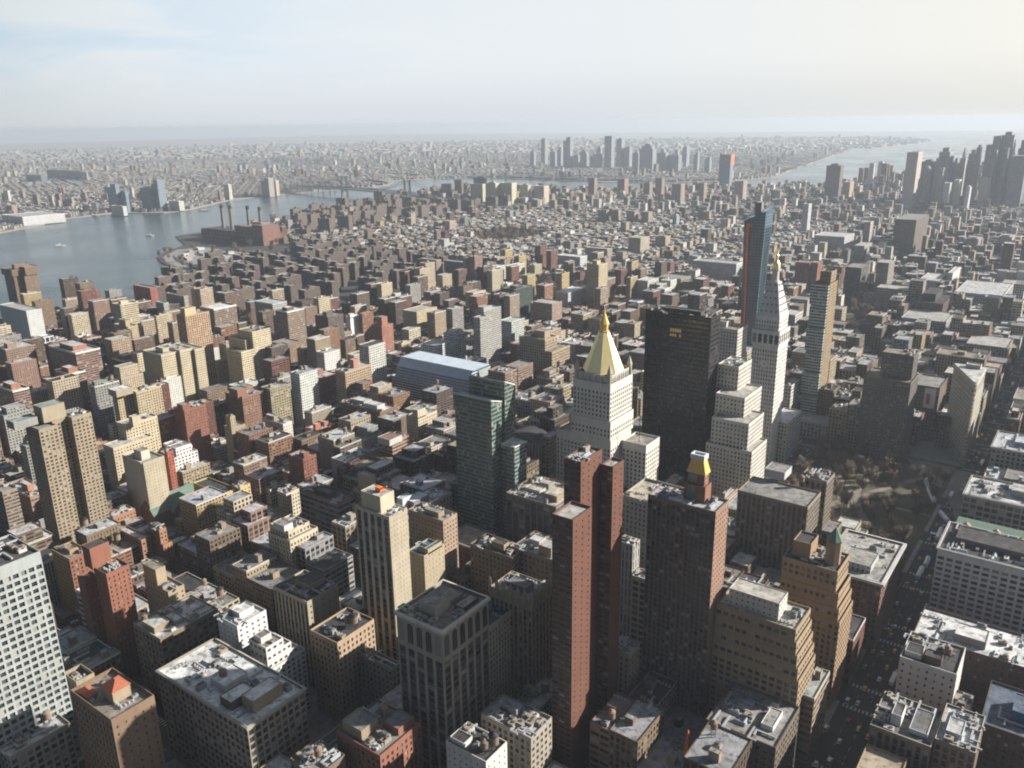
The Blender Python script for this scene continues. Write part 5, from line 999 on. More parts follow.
for s in (-1, 1):
    for z in (HD-5, HD+5): b.bar(dn*-620+pn*s*17+Vector((0, 0, z-22)), pn*s*17+Vector((0, 0, z)), 1.8, 0, (.20, .23, .26)); b.bar(pn*s*17+Vector((0, 0, z)), dn*Ls+pn*s*17+Vector((0, 0, z)), 1.8, 0, (.20, .23, .26)); b.bar(dn*Ls+pn*s*17+Vector((0, 0, z)), dn*(Ls+500)+pn*s*17+Vector((0, 0, z-16)), 1.8, 0, (.20, .23, .26))
    for k in range(-20, 44): 
        t = k*Ls/24; z0_ = HD-5 if 0 <= t <= Ls else (HD-5+t*22/620 if t < 0 else HD-5-(t-Ls)*16/500)
        b.bar(dn*t+pn*s*17+Vector((0, 0, z0_)), dn*(t+Ls/48)+pn*s*17+Vector((0, 0, z0_+10)), 1.2, 0, (.20, .23, .26)); b.bar(dn*(t+Ls/48)+pn*s*17+Vector((0, 0, z0_+10)), dn*(t+Ls/24)+pn*s*17+Vector((0, 0, z0_)), 1.2, 0, (.20, .23, .26))
b.build('truss', FR, br_)
b = MB()
for (t0, z0_, t1, z1_) in ((-620, HD-24, 0, HD-2), (0, HD-2, Ls, HD-2), (Ls, HD-2, Ls+500, HD-18)):
    for z_, w2 in ((0, 16.5), (-2, 16.5)): b.quad(tuple(dn*t0-pn*w2+Vector((0, 0, z0_+z_))), tuple(dn*t1-pn*w2+Vector((0, 0, z1_+z_))), tuple(dn*t1+pn*w2+Vector((0, 0, z1_+z_))), tuple(dn*t0+pn*w2+Vector((0, 0, z0_+z_))), 0, (.16, .17, .18))
b.build('deck', FR, br_)
for s in (-1, 1):
    b = MB(); pts = [dn*-300+pn*s*15+Vector((0, 0, HD-10))]
    for k in range(17): t = k/16; pts.append(dn*Ls*t+pn*s*14+Vector((0, 0, HD+6+(HT-HD-6)*(2*t-1)**2)))
    pts.append(dn*(Ls+300)+pn*s*15+Vector((0, 0, HD-8)))
    for a, c in zip(pts, pts[1:]): b.bar(a, c, 1.3, 0, (.2, .23, .26))
    b.build('main_cable', FR, br_)
for t, hh in ((-120, 34), (-240, 30), (-360, 26), (-480, 22), (Ls+110, 34), (Ls+220, 30), (Ls+330, 26)):
    b = MB()
    for s in (-1, 1): b.bar(dn*t+pn*s*13+Vector((0, 0, 0)), dn*t+pn*s*13+Vector((0, 0, hh-1)), 3.5, 0, (.22, .25, .28))
    b.build('pier', FR, br_)
bb = [o for o in bpy.data.objects if o.get('label') == 'brown block with a tall pale billboard left of the triangular building'][0]
wl = [c for c in bb.children if c.name.startswith('wall')][0]; xs = [v.co.x for v in wl.data.vertices]; ys = [v.co.y for v in wl.data.vertices]; zt_ = max(v.co.z for v in wl.data.vertices)
b = MB(); y_ = max(ys)+.12; xa, xb = min(xs)+3, min(xs)+14; b.quad((xb, y_, zt_-24), (xa, y_, zt_-24), (xa, y_, zt_-2), (xb, y_, zt_-2), 0, (.60, .66, .72)); b.quad((xb-2, y_+.05, zt_-20), (xa+5, y_+.05, zt_-20), (xa+5, y_+.05, zt_-8), (xb-2, y_+.05, zt_-8), 0, (.45, .08, .07)); b.build('billboard', FR, bb)
# orange crane jib rising from the shade at the bottom edge
p = at(686, 767, 20); oc = empty('tower_crane', (p.x, p.y, 0)); tag(oc, 'orange crane jib rising out of the shade at the bottom edge', 'crane')
b = MB()
for sx, sy in ((-1, -1), (1, -1), (1, 1), (-1, 1)): b.bar((sx, sy, 0), (sx*.9, sy*.9, 26), .3); 
for k in range(9): b.bar((-1, -1, 2.9*k), (1, -1, 2.9*k+2.9), .2); b.bar((-1, 1, 2.9*k), (-1, -1, 2.9*k+2.9), .2); b.bar((1, 1, 2.9*k), (-1, 1, 2.9*k+2.9), .2)
b.build('mast', 'orange', oc)
b = MB(); b.rings([[(-1.2, -1.2, 26), (1.2, -1.2, 26), (1.2, 1.2, 26), (-1.2, 1.2, 26)], [(-.9, -.9, 36), (.9, -.9, 36), (.9, .9, 36), (-.9, .9, 36)], [(-.2, -.2, 42), (.2, -.2, 42), (.2, .2, 42), (-.2, .2, 42)]]); b.build('jib', 'orange', oc)
# ---------------------------------------------------------------- ground, water, streets
def sheet(name, pts, z, mat, skirt=0):
    b = MB(); b.poly([(x, y, z) for x, y in pts])
    if skirt:
        n = len(pts)
        for k in range(n): b.quad((*pts[k], z-skirt), (*pts[(k+1) % n], z-skirt), (*pts[(k+1) % n], z), (*pts[k], z))
    return tag(b.build(name, mat), kind='structure')
W_ = 23500
sheet('water', [(-W_, -W_), (W_, -W_), (W_, W_), (-W_, W_)], -2.5, 'water')
MANH = [(-4000, 2500), (1150, 2500), (1150, -330), (1250, -440), (1400, -560), (1545, -640), (1545, -720), (1500, -800), (1605, -885), (1707, -991), (1854, -1134), (1960, -1165), (2060, -1212), (2149, -1309), (2200, -1390), (2420, -1500), (2440, -1640), (2400, -1900), (2560, -2300), (2650, -2600), (2720, -2850), (2690, -3150), (2620, -3400), (2400, -3520), (2000, -3720), (1500, -4020), (1250, -4420), (1050, -4800), (700, -5500), (465, -5766), (0, -5900), (-600, -5300), (-1500, -4500), (-4000, -4000)]
BKLN = [(2700, 6000), (2800, 0), (2811, -783), (3027, -1230), (3152, -1431), (3290, -1600), (3334, -1804), (3140, -1913), (3161, -2033), (3413, -2428), (3456, -2787), (3424, -3167), (3380, -3340), (3420, -3500), (3620, -3750), (3560, -4050), (3200, -4250), (2453, -4220), (2100, -4290), (1830, -4600), (1690, -4950), (1900, -6000), (2160, -7600), (2450, -9600), (2350, -11500), (2300, -13500), (2800, -15000), (3717, -16150), (6000, -23400), (23400, -23400), (23400, 6000)]
sheet('ground', MANH[::-1], 0, 'asphalt', 2.4)
sheet('far_shore_ground', BKLN[::-1] if False else BKLN, -.2, 'far', 2.2)
def blob(cx, cy, rx, ry, n=18): return [(cx+rx*math.cos(2*math.pi*k/n)*(1+.12*math.sin(3.1*k)), cy+ry*math.sin(2*math.pi*k/n)*(1+.12*math.cos(2.3*k))) for k in range(n)]
sheet('island_ground', blob(900, -7050, 420, 560), -.3, 'far', 2)
sheet('island_ground', [(1900, -9900), (900, -9500), (-900, -9700), (-6000, -9300), (-12000, -12000), (-12000, -23400), (2500, -23400), (2600, -19000), (1700, -13500)][::-1], -.3, 'far', 2)

def inpoly(x, y, P_):
    c = False; j = len(P_)-1
    for i in range(len(P_)):
        if (P_[i][1] > y) != (P_[j][1] > y) and x < (P_[j][0]-P_[i][0])*(y-P_[i][1])/(P_[j][1]-P_[i][1])+P_[i][0]: c = not c
        j = i
    return c
ST = 79.3
def sy(n): return (n-33.5)*ST
AVES = [(-520, 30), (-234, 30), (70, 30), (230, 24), (386, 40), (540, 23), (695, 30), (911, 30), (1140, 30), (1360, 24), (1570, 24), (1765, 24), (1955, 24), (2160, 20), (2380, 20)]
PARKS = [(88, 217, sy(26)+9, sy(23)-13), (285, 392, -1530, -1300), (846, 898, -1440, -1285), (925, 976, -1440, -1285), (487, 600, -1068, -1003), (1385, 1556, -2110, -1860)]
def parkhit(x0, x1, y0, y1): return any(x0 < p1 and x1 > p0 and y0 < max(a, b) and y1 > min(a, b) for p0, p1, a, b in PARKS)
# the slanting avenue south of the triangular building and across the square
BW = [((-234, 70), (60, -560), 13), ((60, -560), (122, -900), 13), ((122, -900), (300, -1300), 12), ((392, -1530), (560, -2500), 12), ((560, -2500), (620, -4800), 12)]
def bwhit(x, y, r=8):
    for (ax, ay), (bx, by), hw in BW:
        t = max(0, min(1, ((x-ax)*(bx-ax)+(y-ay)*(by-ay))/((bx-ax)**2+(by-ay)**2)))
        if math.hypot(x-ax-t*(bx-ax), y-ay-t*(by-ay)) < hw+r: return True
    return False
def inview(x, y, z=0, mg=90):
    a, b = pix(x, y, z); return -mg < a < 1024+mg and 60 < b < 768+mg+60
def foothit(x0, x1, y0, y1, e=1.2): return any(x0 < f1-e and x1 > f0+e and y0 < f3-e and y1 > f2+e for f0, f1, f2, f3 in FOOT)

ROWS = [sy(n) for n in range(36, -1, -1)]
wide = {34, 23, 14, 0}
blocks = []
for i in range(len(AVES)-1):
    for n in range(35, -1, -1):
        x0 = AVES[i][0]+AVES[i][1]/2; x1 = AVES[i+1][0]-AVES[i+1][1]/2
        y1 = sy(n)-(15 if n in wide else 9); y0 = sy(n-1)+(15 if n-1 in wide else 9)
        if x0 > 1140 and 14 < n <= 23: continue
        if AVES[i][0] == 230 and n <= 23: continue
        if AVES[i][0] == 70 and n <= 23: x1 = AVES[i+2][0]-AVES[i+2][1]/2
        if not any(inview(x, y, 20) for x in (x0, (x0+x1)/2, x1) for y in (y0, y1)): continue
        if not inpoly((x0+x1)/2, (y0+y1)/2, MANH): continue
        blocks.append((x0, x1, y0, y1, n))
b = MB()
for x0, x1, y0, y1, n in blocks:
    if y0 > -2000: b.box(x0, x1, y0, y1, .002, .14)
tag(b.build('pavement', 'pave'), kind='structure')
for k, (x0, x1, a, c) in enumerate(PARKS):
    y0, y1 = min(a, c), max(a, c)
    b = MB(); b.box(x0, x1, y0, y1, .15, .22); tag(b.build('park_lawn', 'lawn'), kind='structure')
    b = MB(); mx, my = (x0+x1)/2, (y0+y1)/2
    def strip_(p, q, w2, z=.235):
        d = Vector((q[0]-p[0], q[1]-p[1])).normalized(); nx, ny = -d.y*w2, d.x*w2
        b.quad((p[0]+nx, p[1]+ny, z), (p[0]-nx, p[1]-ny, z), (q[0]-nx, q[1]-ny, z), (q[0]+nx, q[1]+ny, z))
    strip_((x0+2, y0+6), (mx, my), 3); strip_((x1-2, y0+6), (mx, my), 3, .239); strip_((x0+2, y1-6), (mx, my), 3, .243); strip_((x1-2, y1-6), (mx, my), 3, .247); strip_((x0+1, my), (x1-1, my), 2.4, .251); strip_((mx, y0+1), (mx, y1-1), 2.4, .255)
    n = 20; b.poly([(mx+13*math.cos(2*math.pi*j/n), my+16*math.sin(2*math.pi*j/n), .26) for j in range(n)])
    if k == 0: b.poly([(x0+3, y0+4, .262), (x0+46, y0+4, .262), (x0+30, y0+40, .262), (x0+4, y0+64, .262)])
    tag(b.build('park_path', 'path'), kind='structure')
# road paint
b = MB(); z = .008
def paint(x0, x1, y0, y1): b.quad((x0, y0, z), (x1, y0, z), (x1, y1, z), (x0, y1, z))
for xa, wd in AVES[2:5]:
    for yy in range(-1400, -60, 12):
        for f in (-.25, 0, .25): paint(xa+f*wd-.12, xa+f*wd+.12, yy, yy+4)
    for n in range(17, 33):
        for s in (-1, 1):
            for k in range(int(wd/2.2)): paint(xa-wd/2+.6+k*2.2, xa-wd/2+1.7+k*2.2, sy(n)+s*11-1.6, sy(n)+s*11+1.6)
tag(b.build('road_markings', 'line'), kind='structure')
# triangular plaza with pale paving
b = MB(); b.poly([(63, -836, .02), (94, -838, .02), (84, -765, .02), (70, -720, .02)][::1]); tag(b.build('plaza_pavement', 'path'), kind='structure')

# ---------------------------------------------------------------- the other buildings of the grid
COLS = [('brown', BROWN), ('dark brown', (.10, .07, .055)), ('red brick', RED), ('orange brick', ORNG), ('tan', TAN), ('cream', CREAM), ('white', (.64, .62, .58)), ('grey', GRAY), ('sandy', SAND), ('umber', UMB), ('pinkish', PINK), ('yellow brick', YEL)]
RFS = [('pale', (.50, .50, .50)), ('pale', (.42, .43, .45)), ('grey', (.27, .27, .28)), ('grey', (.22, .22, .22)), ('black', (.07, .07, .07)), ('tan', (.33, .28, .22)), ('silver', (.36, .37, .40))]
WC = {'loft': [3, 2, 2, 1, 4, 2, 1.2, 2, 2, 3, 1, 1], 'row': [4, 2, 4, 2, 2, 1.5, 2, 1, 2, 2, 1.5, .6], 'apt': [3, 1, 3, 2, 3, 3, 2, 1.5, 2, 1, 1, 1], 'lower': [2.5, 1.5, 1.6, .8, 2.4, 2, 3.6, 4.5, 2.4, 2, 1, .5]}
def choose(pal, wts): 
    return rnd.choices(pal, wts)[0]
LOTS = []
def zone(x, y):
    if x < 62: return 'loft', rnd.triangular(24, 66, 38)*(1.5 if rnd.random() < .06 else 1), rnd.uniform(14, 30)
    if x < 540 and y > sy(23): 
        return 'loft', rnd.triangular(18, 52, 34)*(.72 if y > -300 else 1), rnd.uniform(13, 28)
    if x < 540 and y > sy(14): return 'loft', rnd.triangular(18, 58, 30)*(1.5 if rnd.random() < .08 else 1), rnd.uniform(11, 22)
    if y > sy(14):
        t = rnd.random()
        if x < 700 and t < .22: return 'apt', rnd.uniform(24, 46), rnd.uniform(13, 24)
        if t < .125: return 'apt', rnd.uniform(28, 68), rnd.uniform(11, 18)
        if t < .14: return 'apt', rnd.uniform(18, 25), rnd.uniform(11, 20)
        return 'row', rnd.uniform(12.5, 19), rnd.uniform(6.2, 9)
    if x < 600:
        return 'lower', rnd.triangular(16, 56, 24)*(1.6 if rnd.random() < .05 else 1), rnd.uniform(10, 20)
    t = rnd.random()
    if t < .02: return 'lower', rnd.uniform(28, 44), rnd.uniform(14, 24)
    return 'lower', rnd.uniform(12, 20), rnd.uniform(6.5, 12)
def bldg_w(a, b_): return a
for x0, x1, y0, y1, n in blocks:
    for row in (0, 1):
        x = x0+rnd.uniform(0, .5)
        while x < x1-5:
            kd, h, wd = zone(x, (y0+y1)/2)
            wd = min(wd, x1-x)
            if x1-(x+wd) < 5: wd = x1-x
            dep = (y1-y0)/2-(rnd.uniform(1.5, 5) if kd not in ('row', 'lower') else rnd.uniform(7, 13)); 
            if wd < 5: break
            if row: a, c = y1-dep, y1
            else: a, c = y0, y0+dep
            xa, xb = x, x+wd-.06; x += wd
            if kd == 'row' and rnd.random() < .03: continue
            if parkhit(xa, xb, a, c) or bwhit((xa+xb)/2, (a+c)/2, wd/2*.8) or not inview((xa+xb)/2, (a+c)/2, h) : continue
            if foothit(xa, xb, a, c):
                # try a slimmer lot
                ok = False
                for f0, f1 in ((0, .5), (.5, 1)):
                    q0, q1 = xa+(xb-xa)*f0, xa+(xb-xa)*f1
                    if q1-q0 > 5.5 and not foothit(q0, q1, a, c): xa, xb = q0, q1; ok = True; break
                if not ok: continue
            LOTS.append([kd, xa, xb, a, c, h])
MANH_S = [(x, y) for x, y in MANH]
# south of the numbered streets: tighter, slightly turned grids
yy = sy(0)-20
while yy > -5200:
    xx = -150
    while xx < 2600:
        if inview(xx, yy, 15, 30) and inpoly(xx+12, yy-12, MANH) and inpoly(xx+30, yy-40, MANH) and not bwhit(xx, yy, 10) and not foothit(xx-2, xx+16, yy-26, yy+2):
            t = rnd.random(); h = rnd.uniform(12, 21) if t > .075 else rnd.uniform(24, 52)
            if yy < -4000 and xx < 1000: h *= rnd.uniform(1, 3.2)
            wd = rnd.uniform(7, 15)*(1 if t > .07 else 1.7); LOTS.append(['lower', xx, xx+wd, yy-rnd.uniform(14, 22), yy, h])
        else: wd = 16
        xx += wd+(12 if rnd.random() < .09 else .3)
    yy -= 24 if rnd.random() < .5 else 37
WINS = {'loft': ((3.3, 3.8), (.58, .64)), 'row': ((2.2, 3.3), (.48, .56)), 'apt': ((2.9, 3.0), (.52, .54)), 'lower': ((2.8, 3.3), (.5, .56))}
for l in LOTS:
    cn, c = choose(COLS, WC[l[0]]); rn, rc = rnd.choices(RFS, [3, 3, 2.5, 2, 2.2, 1.2, 2.2])[0]
    l += [cn, jit(c), rn, jit(rc, .15)]
    occ(l[1], l[2], l[3], l[4], l[5])
STY = {'loft': [((3.3, 3.8), (.58, .64), 0), ((4.6, 4.0), (.74, .62), .35), ((2.5, 3.6), (.46, .56), 0), ((5.6, 4.0), (.86, .5), 0), ((3.6, 3.8), (.6, .62), .5)], 'apt': [((2.9, 3.0), (.52, .54), 0), ((6.0, 2.9), (.82, .42), 0), ((2.3, 2.9), (.42, .5), .4), ((3.4, 3.0), (.62, .5), 0)],
       'row': [((2.2, 3.3), (.48, .56), 0), ((2.6, 3.4), (.44, .6), 0), ((2.0, 3.2), (.5, .5), 0)], 'lower': [((2.8, 3.3), (.5, .56), 0), ((3.4, 3.6), (.6, .6), .3), ((2.3, 3.2), (.46, .52), 0), ((5, 3.2), (.8, .44), 0)]}
for l in LOTS: l.append(rnd.choices(STY[l[0]], [3, 1, 1.4, .8, .8][:len(STY[l[0]])])[0])
bvh = BVHTree.FromPolygons([Vector(v) for v in OCC_V], OCC_F)
def seen(l):
    n = 0
    for fx, fy, fz in ((.5, .5, 1), (.15, .85, 1), (.85, .85, 1), (.15, .15, 1), (.5, 1, .7), (0, .5, .7)):
        p = Vector((l[1]+(l[2]-l[1])*fx, l[3]+(l[4]-l[3])*fy, l[5]*fz+.3))
        a = pix(*p)
        if not (3 < a[0] < 1021 and 3 < a[1] < 765): continue
        d = p-CAM; L_ = d.length; d.normalize()
        h = bvh.ray_cast(CAM, d, L_-1.2)
        if h[0] is None: n += 1
    return n
CAP = {'loft': 230, 'row': 296, 'apt': 130}
def size(l):
    m_ = Vector(((l[1]+l[2])/2, (l[3]+l[4])/2, l[5])); D = (m_-CAM).length
    return ((l[2]-l[1])*(l[4]-l[3])*.5+(l[2]-l[1]+l[4]-l[3])*l[5]*.5)/D**2
cand = {'loft': [], 'row': [], 'apt': []}
for l in LOTS:
    if l[0] in cand and l[3] > -1620:
        s = seen(l)
        if s >= 2: cand[l[0]].append((size(l)*(s/6), l))
picked = set()
for k, v in cand.items():
    v.sort(key=lambda q: -q[0]); cand[k] = [q[1] for q in v[:CAP[k]]]
    picked |= {id(q) for q in cand[k]}
KN = {'loft': ('loft_building', 'loft building', 'loft'), 'row': ('row_house', 'row house', 'row house'), 'apt': ('apartment_building', 'apartment building', 'apartment house')}
GRP = {'loft': 'loft buildings filling the office blocks', 'row': 'row houses of the low side streets', 'apt': 'apartment houses among the row houses'}
used = set()
def key(s): return s.lower()
ORD = ['nearest', 'second nearest', 'third nearest', 'fourth nearest', 'fifth nearest', 'sixth nearest', 'seventh nearest', 'eighth nearest', 'ninth nearest', 'tenth nearest']
def rel(ax, ay, a):
    dx, dy = ax-a[0], ay-a[1]
    near = 'just ' if abs(dx)+abs(dy) < 34 else ('well ' if abs(dx)+abs(dy) > 90 else '')
    if abs(dx) > 2.2*abs(dy): d = 'left of' if dx < 0 else 'right of'
    elif abs(dy) > 2.2*abs(dx): d = 'above' if dy < 0 else 'below'
    else: d = ('upper ' if dy < 0 else 'lower ')+('left of' if dx < 0 else 'right of')
    return near+d
def make_label(l, kd, extra):
    ax, ay = pix((l[1]+l[2])/2, (l[3]+l[4])/2, l[5])
    sz = 'low' if l[5] < 15.5 else ('' if l[5] < 26 else ('mid height' if l[5] < 38 else 'tall'))
    wd = 'narrow' if l[2]-l[1] < 8.5 else ('broad' if l[2]-l[1] > 22 else '')
    an = sorted(ANCH, key=lambda a: math.hypot(ax-a[0], (ay-a[1])*1.1))[:6]
    head = ' '.join(q for q in (sz, wd, l[6], KN[kd][2]) if q)
    opts = []
    for a in an: opts.append(f'{head} with {l[8]} roof{extra}, {rel(ax, ay, a)} {a[2]}')
    for a in an: opts.append(f'{head}, {l[8]} roof{extra}, {rel(ax, ay, a)} {a[2]}')
    for i in range(3):
        for j in range(i+1, 4): opts.append(f'{head}, {l[8]} roof, between {an[i][2]} and {an[j][2]}')
    for a in an[:2]:
        for o_ in ORD: opts.append(f'{head}, {l[8]} roof, {o_} such {rel(ax, ay, a)} {a[2]}')
    for a in sorted(ANCH, key=lambda a: math.hypot(ax-a[0], (ay-a[1])*1.1))[:16]: opts.append(f'{head}, {rel(ax, ay, a)} {a[2]}')
    for o_ in opts:
        if len(o_.replace(',', '').split()) <= 16 and key(o_) not in used:
            used.add(key(o_)); return o_
    q = f'{head}, {l[8]} roof, around {int(ax)} across and {int(ay)} down the photo'; used.add(q); return q
def lot_mesh(b, l, par=.8, bulk=True, ox=0, oy=0):
    wn, fr_, sd = l[10]
    b.block(l[1]-ox, l[2]-ox, l[3]-oy, l[4]-oy, 0, l[5], l[7], (wn[0], wn[1], rnd.random()*90), (*fr_, sd), l[9], par, .4, pcol=jit(rnd.choice((l[7], l[7], (.5, .49, .46))), .1))
for kd in ('loft', 'row', 'apt'):
    for l in cand[kd]:
        cx, cy_ = (l[1]+l[2])/2, (l[3]+l[4])/2; w_, d_ = l[2]-l[1], l[4]-l[3]; D = math.hypot(cx, cy_)
        wn, fr_, sd = l[10]
        if D < 1000:
            root = empty(KN[kd][0], (cx, cy_, 0))
            b = MB(); b.block(-w_/2, w_/2, -d_/2, d_/2, 0, l[5], l[7], (wn[0], wn[1], rnd.random()*90), (*fr_, sd), None, .8, .4, pcol=jit(rnd.choice((l[7], (.5, .49, .46))), .1)); b.f.pop(); b.v[-4:] = []; b.uv[-4:] = []; [q.pop() for q in (b.mi, b.col, b.win, b.frac)]
            b.build('wall', FR, root)
            b = MB(); b.quad((-w_/2+.35, -d_/2+.35, l[5]-.8), (w_/2-.35, -d_/2+.35, l[5]-.8), (w_/2-.35, d_/2-.35, l[5]-.8), (-w_/2+.35, d_/2-.35, l[5]-.8), 1, l[9]); b.build('roof', FR, root)
            if kd != 'row' and w_ > 11 and d_ > 14 and rnd.random() < .34:
                sx0, sx1, sy0, sy1 = -w_/2+rnd.uniform(1.5, w_*.3), w_/2-rnd.uniform(.5, w_*.3), -d_/2+rnd.uniform(1, d_*.25), d_/2-rnd.uniform(1.5, d_*.3); up = rnd.uniform(3.6, 11)
                b = MB(); b.block(sx0, sx1, sy0, sy1, l[5]-.79, l[5]+up, jit(l[7]), (wn[0], wn[1], rnd.random()*90), (*fr_, sd), l[9], .6, .3); b.build('setback_storey', FR, root)
            bw, bd = min(w_*.4, rnd.uniform(3, 6)), min(d_*.35, rnd.uniform(3, 6)); x, y = rnd.uniform(-w_/2+bw, w_/2-bw)*.8, rnd.uniform(-d_/2+bd, d_/2-bd)*.8
            b = MB(); b.block(x-bw/2, x+bw/2, y-bd/2, y+bd/2, l[5]-.798, l[5]+rnd.uniform(1.8, 4.5), jit(rnd.choice((l[7], l[7], GRAY, TAN))), roof=l[9], par=.2, pt=.15); b.build('bulkhead', FR, root)
            ex = ''
            if kd != 'row' and l[5] > 22 and w_ > 8 and rnd.random() < .4:
                tx, ty = (-x/abs(x or 1)*w_*.25, -y/abs(y or 1)*d_*.25); tank(root, tx, ty, l[5]-.797, rnd.randrange(3)); ex = ' and water tank'
            if kd == 'loft' and w_ > 8: clutter(root, -w_/2, w_/2, -d_/2, d_/2, l[5]-.8, rnd.randrange(1, 6), [(x-bw/2, x+bw/2, y-bd/2, y+bd/2)])
            elif kd != 'row' and w_ > 8: clutter(root, -w_/2, w_/2, -d_/2, d_/2, l[5]-.8, rnd.randrange(0, 3), [(x-bw/2, x+bw/2, y-bd/2, y+bd/2)])
        else:
            b = MB(); lot_mesh(b, l, .8, False, cx, cy_)
            if rnd.random() < .6: x, y = rnd.uniform(-.3, .3)*w_, rnd.uniform(-.3, .3)*d_; b.box(x-1.4, x+1.4, y-1.8, y+1.8, l[5]-.79, l[5]+2.2, 0, jit(l[7]))
            root = b.build(KN[kd][0], FR, None, (cx, cy_, 0)); ex = ''
        tag(root, make_label(l, kd, ex), KN[kd][1], GRP[kd])
rest = {'near': MB(), 'village': MB(), 'south': MB()}
for l in LOTS:
    if id(l) in picked: continue
    b = rest['near' if l[3] > sy(14)-5 else ('village' if l[3] > sy(0) else 'south')]
    if l[3] > -1500:
        lot_mesh(b, l)
    else:
        wn, fr_, sd = l[10]; b.block(l[1], l[2], l[3], l[4], 0, l[5], l[7], (wn[0], wn[1], rnd.random()*90), (*fr_, sd), l[9], 0)
    if rnd.random() < .75:
        for _ in range(rnd.randrange(1, 3)):
            x, y = rnd.uniform(l[1]+2, l[2]-2), rnd.uniform(l[3]+2.5, l[4]-2.5); s_ = rnd.uniform(1, 2.2); b.box(x-s_*.8, x+s_*.8, y-s_, y+s_, l[5]-.79, l[5]+rnd.uniform(1.4, 3.4), 0, jit(rnd.choice((l[7], GRAY, TAN, PALE))))
for k, nm in (('near', 'hidden_rooftops'), ('village', 'village_rooftops'), ('south', 'downtown_rooftops')):
    if rest[k].f: tag(rest[k].build(nm, FR), 'mass of lower roofs filling the blocks between the larger buildings', 'rooftops', kind='stuff')

# ---------------------------------------------------------------- brown housing blocks by the river
def cross_mb(h, c):
    b = MB(); wv = (2.8, 2.8, rnd.random()*40); f = (.42, .45, 0); rf = jit((.45, .44, .42), .25)
    b.block(-32, 32, -7, 7, 0, h, c, wv, f, rf, .9); b.block(-20, -6, 7.02, 18, 0, h-.01, c, wv, f, rf, .9); b.block(6, 20, -18, -7.02, 0, h-.01, c, wv, f, rf, .9); b.block(-3.5, 3.5, -4.5, 4.5, h-.88, h+5.5, jit(c), roof=PALE)
    return b
def slab_mb(h, c):
    b = MB(); wv = (2.8, 2.8, rnd.random()*40); f = (.42, .45, 0); rf = jit((.4, .4, .39), .25)
    b.block(-10, 10, -9, 9, 0, h, c, wv, f, rf, .9); b.block(10.02, 22, -5, 12, 0, h-.01, c, wv, f, rf, .9); b.block(-22, -10.02, -12, 5, 0, h-.01, c, wv, f, rf, .9); b.block(-3, 3, -4, 4, h-.88, h+5, jit(c), roof=PALE)
    return b
HB = [mesh_of(cross_mb(38, jit((.14, .105, .088))), 'housing_block', FR) for _ in range(4)]+[mesh_of(slab_mb(40, jit((.13, .098, .082))), 'housing_block', FR) for _ in range(4)]
HP = [mesh_of(slab_mb(h, jit((.165, .125, .106))), 'housing_block', FR) for h in (32, 42, 46, 56)]
nh = 0
def hblock(x, y, me, rz, lab, grp):
    global nh
    a_ = pix(x, y, 44)
    if (185 < a_[0] < 292 and a_[1] < 249) or (a_[0] < 206 and a_[1] < 264): return
    if foothit(x-20, x+20, y-20, y+20, 6) or not inpoly(x, y, MANH) or not inpoly(x+38, y+10, MANH) or not inview(x, y, 30, 20): return
    o = bpy.data.objects.new('housing_block', me); COL.objects.link(o); o.location = (x, y, 0); o.rotation_euler.z = rz; nh += 1
    tag(o, lab, 'housing block', grp)
yy = sy(23)-45; r_ = 0
while yy > sy(14)+20:
    xx = 1195+(r_ % 2)*42
    while xx < 2150:
        hblock(xx+rnd.uniform(-16, 16), yy+rnd.uniform(-12, 12), rnd.choice(HB), rnd.choice((0, math.pi/2, math.pi/2, math.pi)), 'one of many alike reddish brown brick housing blocks massed before the power station', 'alike brick housing blocks before the power station')
        xx += rnd.uniform(60, 104)
    yy -= rnd.uniform(54, 66); r_ += 1
yy = sy(14)-40
while yy > -3300:
    xx = 1990
    while xx < 2620:
        if rnd.random() < .8: hblock(xx+rnd.uniform(-9, 9), yy+rnd.uniform(-7, 7), rnd.choice(HP), rnd.choice((0, math.pi/2)), 'one of the alike small hazy brown housing towers lining the far river bank', 'alike housing towers along the far river bank')
        xx += rnd.uniform(58, 85)
    yy -= 78

# ---------------------------------------------------------------- far towers and skylines
LBL = set()
def skyl(kind, cat, label, xl, xc, xr, yt, yb, col, top=None, w=None, d=None, win=(3, 3.6), frac=(.5, .5)):
    p = at(xc, yb); H = zfor(p.x, p.y, yt)
    w = w or max(8, span(p, 0, xl, None)[0]); d = d or max(8, span(p, 0, None, xr)[1] if xr > xc else w*.8)
    d = min(d, w*1.6+20)
    col = tuple(min(.7, c*1.35+.05) for c in col)  # distant walls lightened: some of the haze is put into their colour
    t = [(0, 0, 1, 1, 0, H)]
    if top == 'step': t = [(0, 0, 1, 1, 0, H*.82), (.12, .12, .88, .88, H*.82, H*.93), (.28, .28, .72, .72, H*.93, H)]
    if top == 'cap': t = [(0, 0, 1, 1, 0, H*.96), (.25, .2, .75, .8, H*.96, H)]
    if top == 'notch': t = [(0, 0, .55, 1, 0, H), (.55, 0, 1, 1, 0, H*.88)]
    return tower(kind, label, cat, p.x, p.y, w, d, H, col, win=win, frac=frac, tiers=t, clut=0, roofc=LGRAY)
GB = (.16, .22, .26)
S = lambda label, *a, **k: skyl(OT, BO, label, *a, **k)
A = lambda label, *a, **k: skyl(AT, BT, label, *a, **k)
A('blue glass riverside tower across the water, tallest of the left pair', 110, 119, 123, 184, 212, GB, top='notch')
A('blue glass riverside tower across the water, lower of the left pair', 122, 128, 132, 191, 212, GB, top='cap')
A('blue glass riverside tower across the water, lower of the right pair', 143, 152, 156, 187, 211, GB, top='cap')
A('blue glass riverside tower across the water, tallest of all four', 155, 161, 168, 180, 211, GB, top='notch')
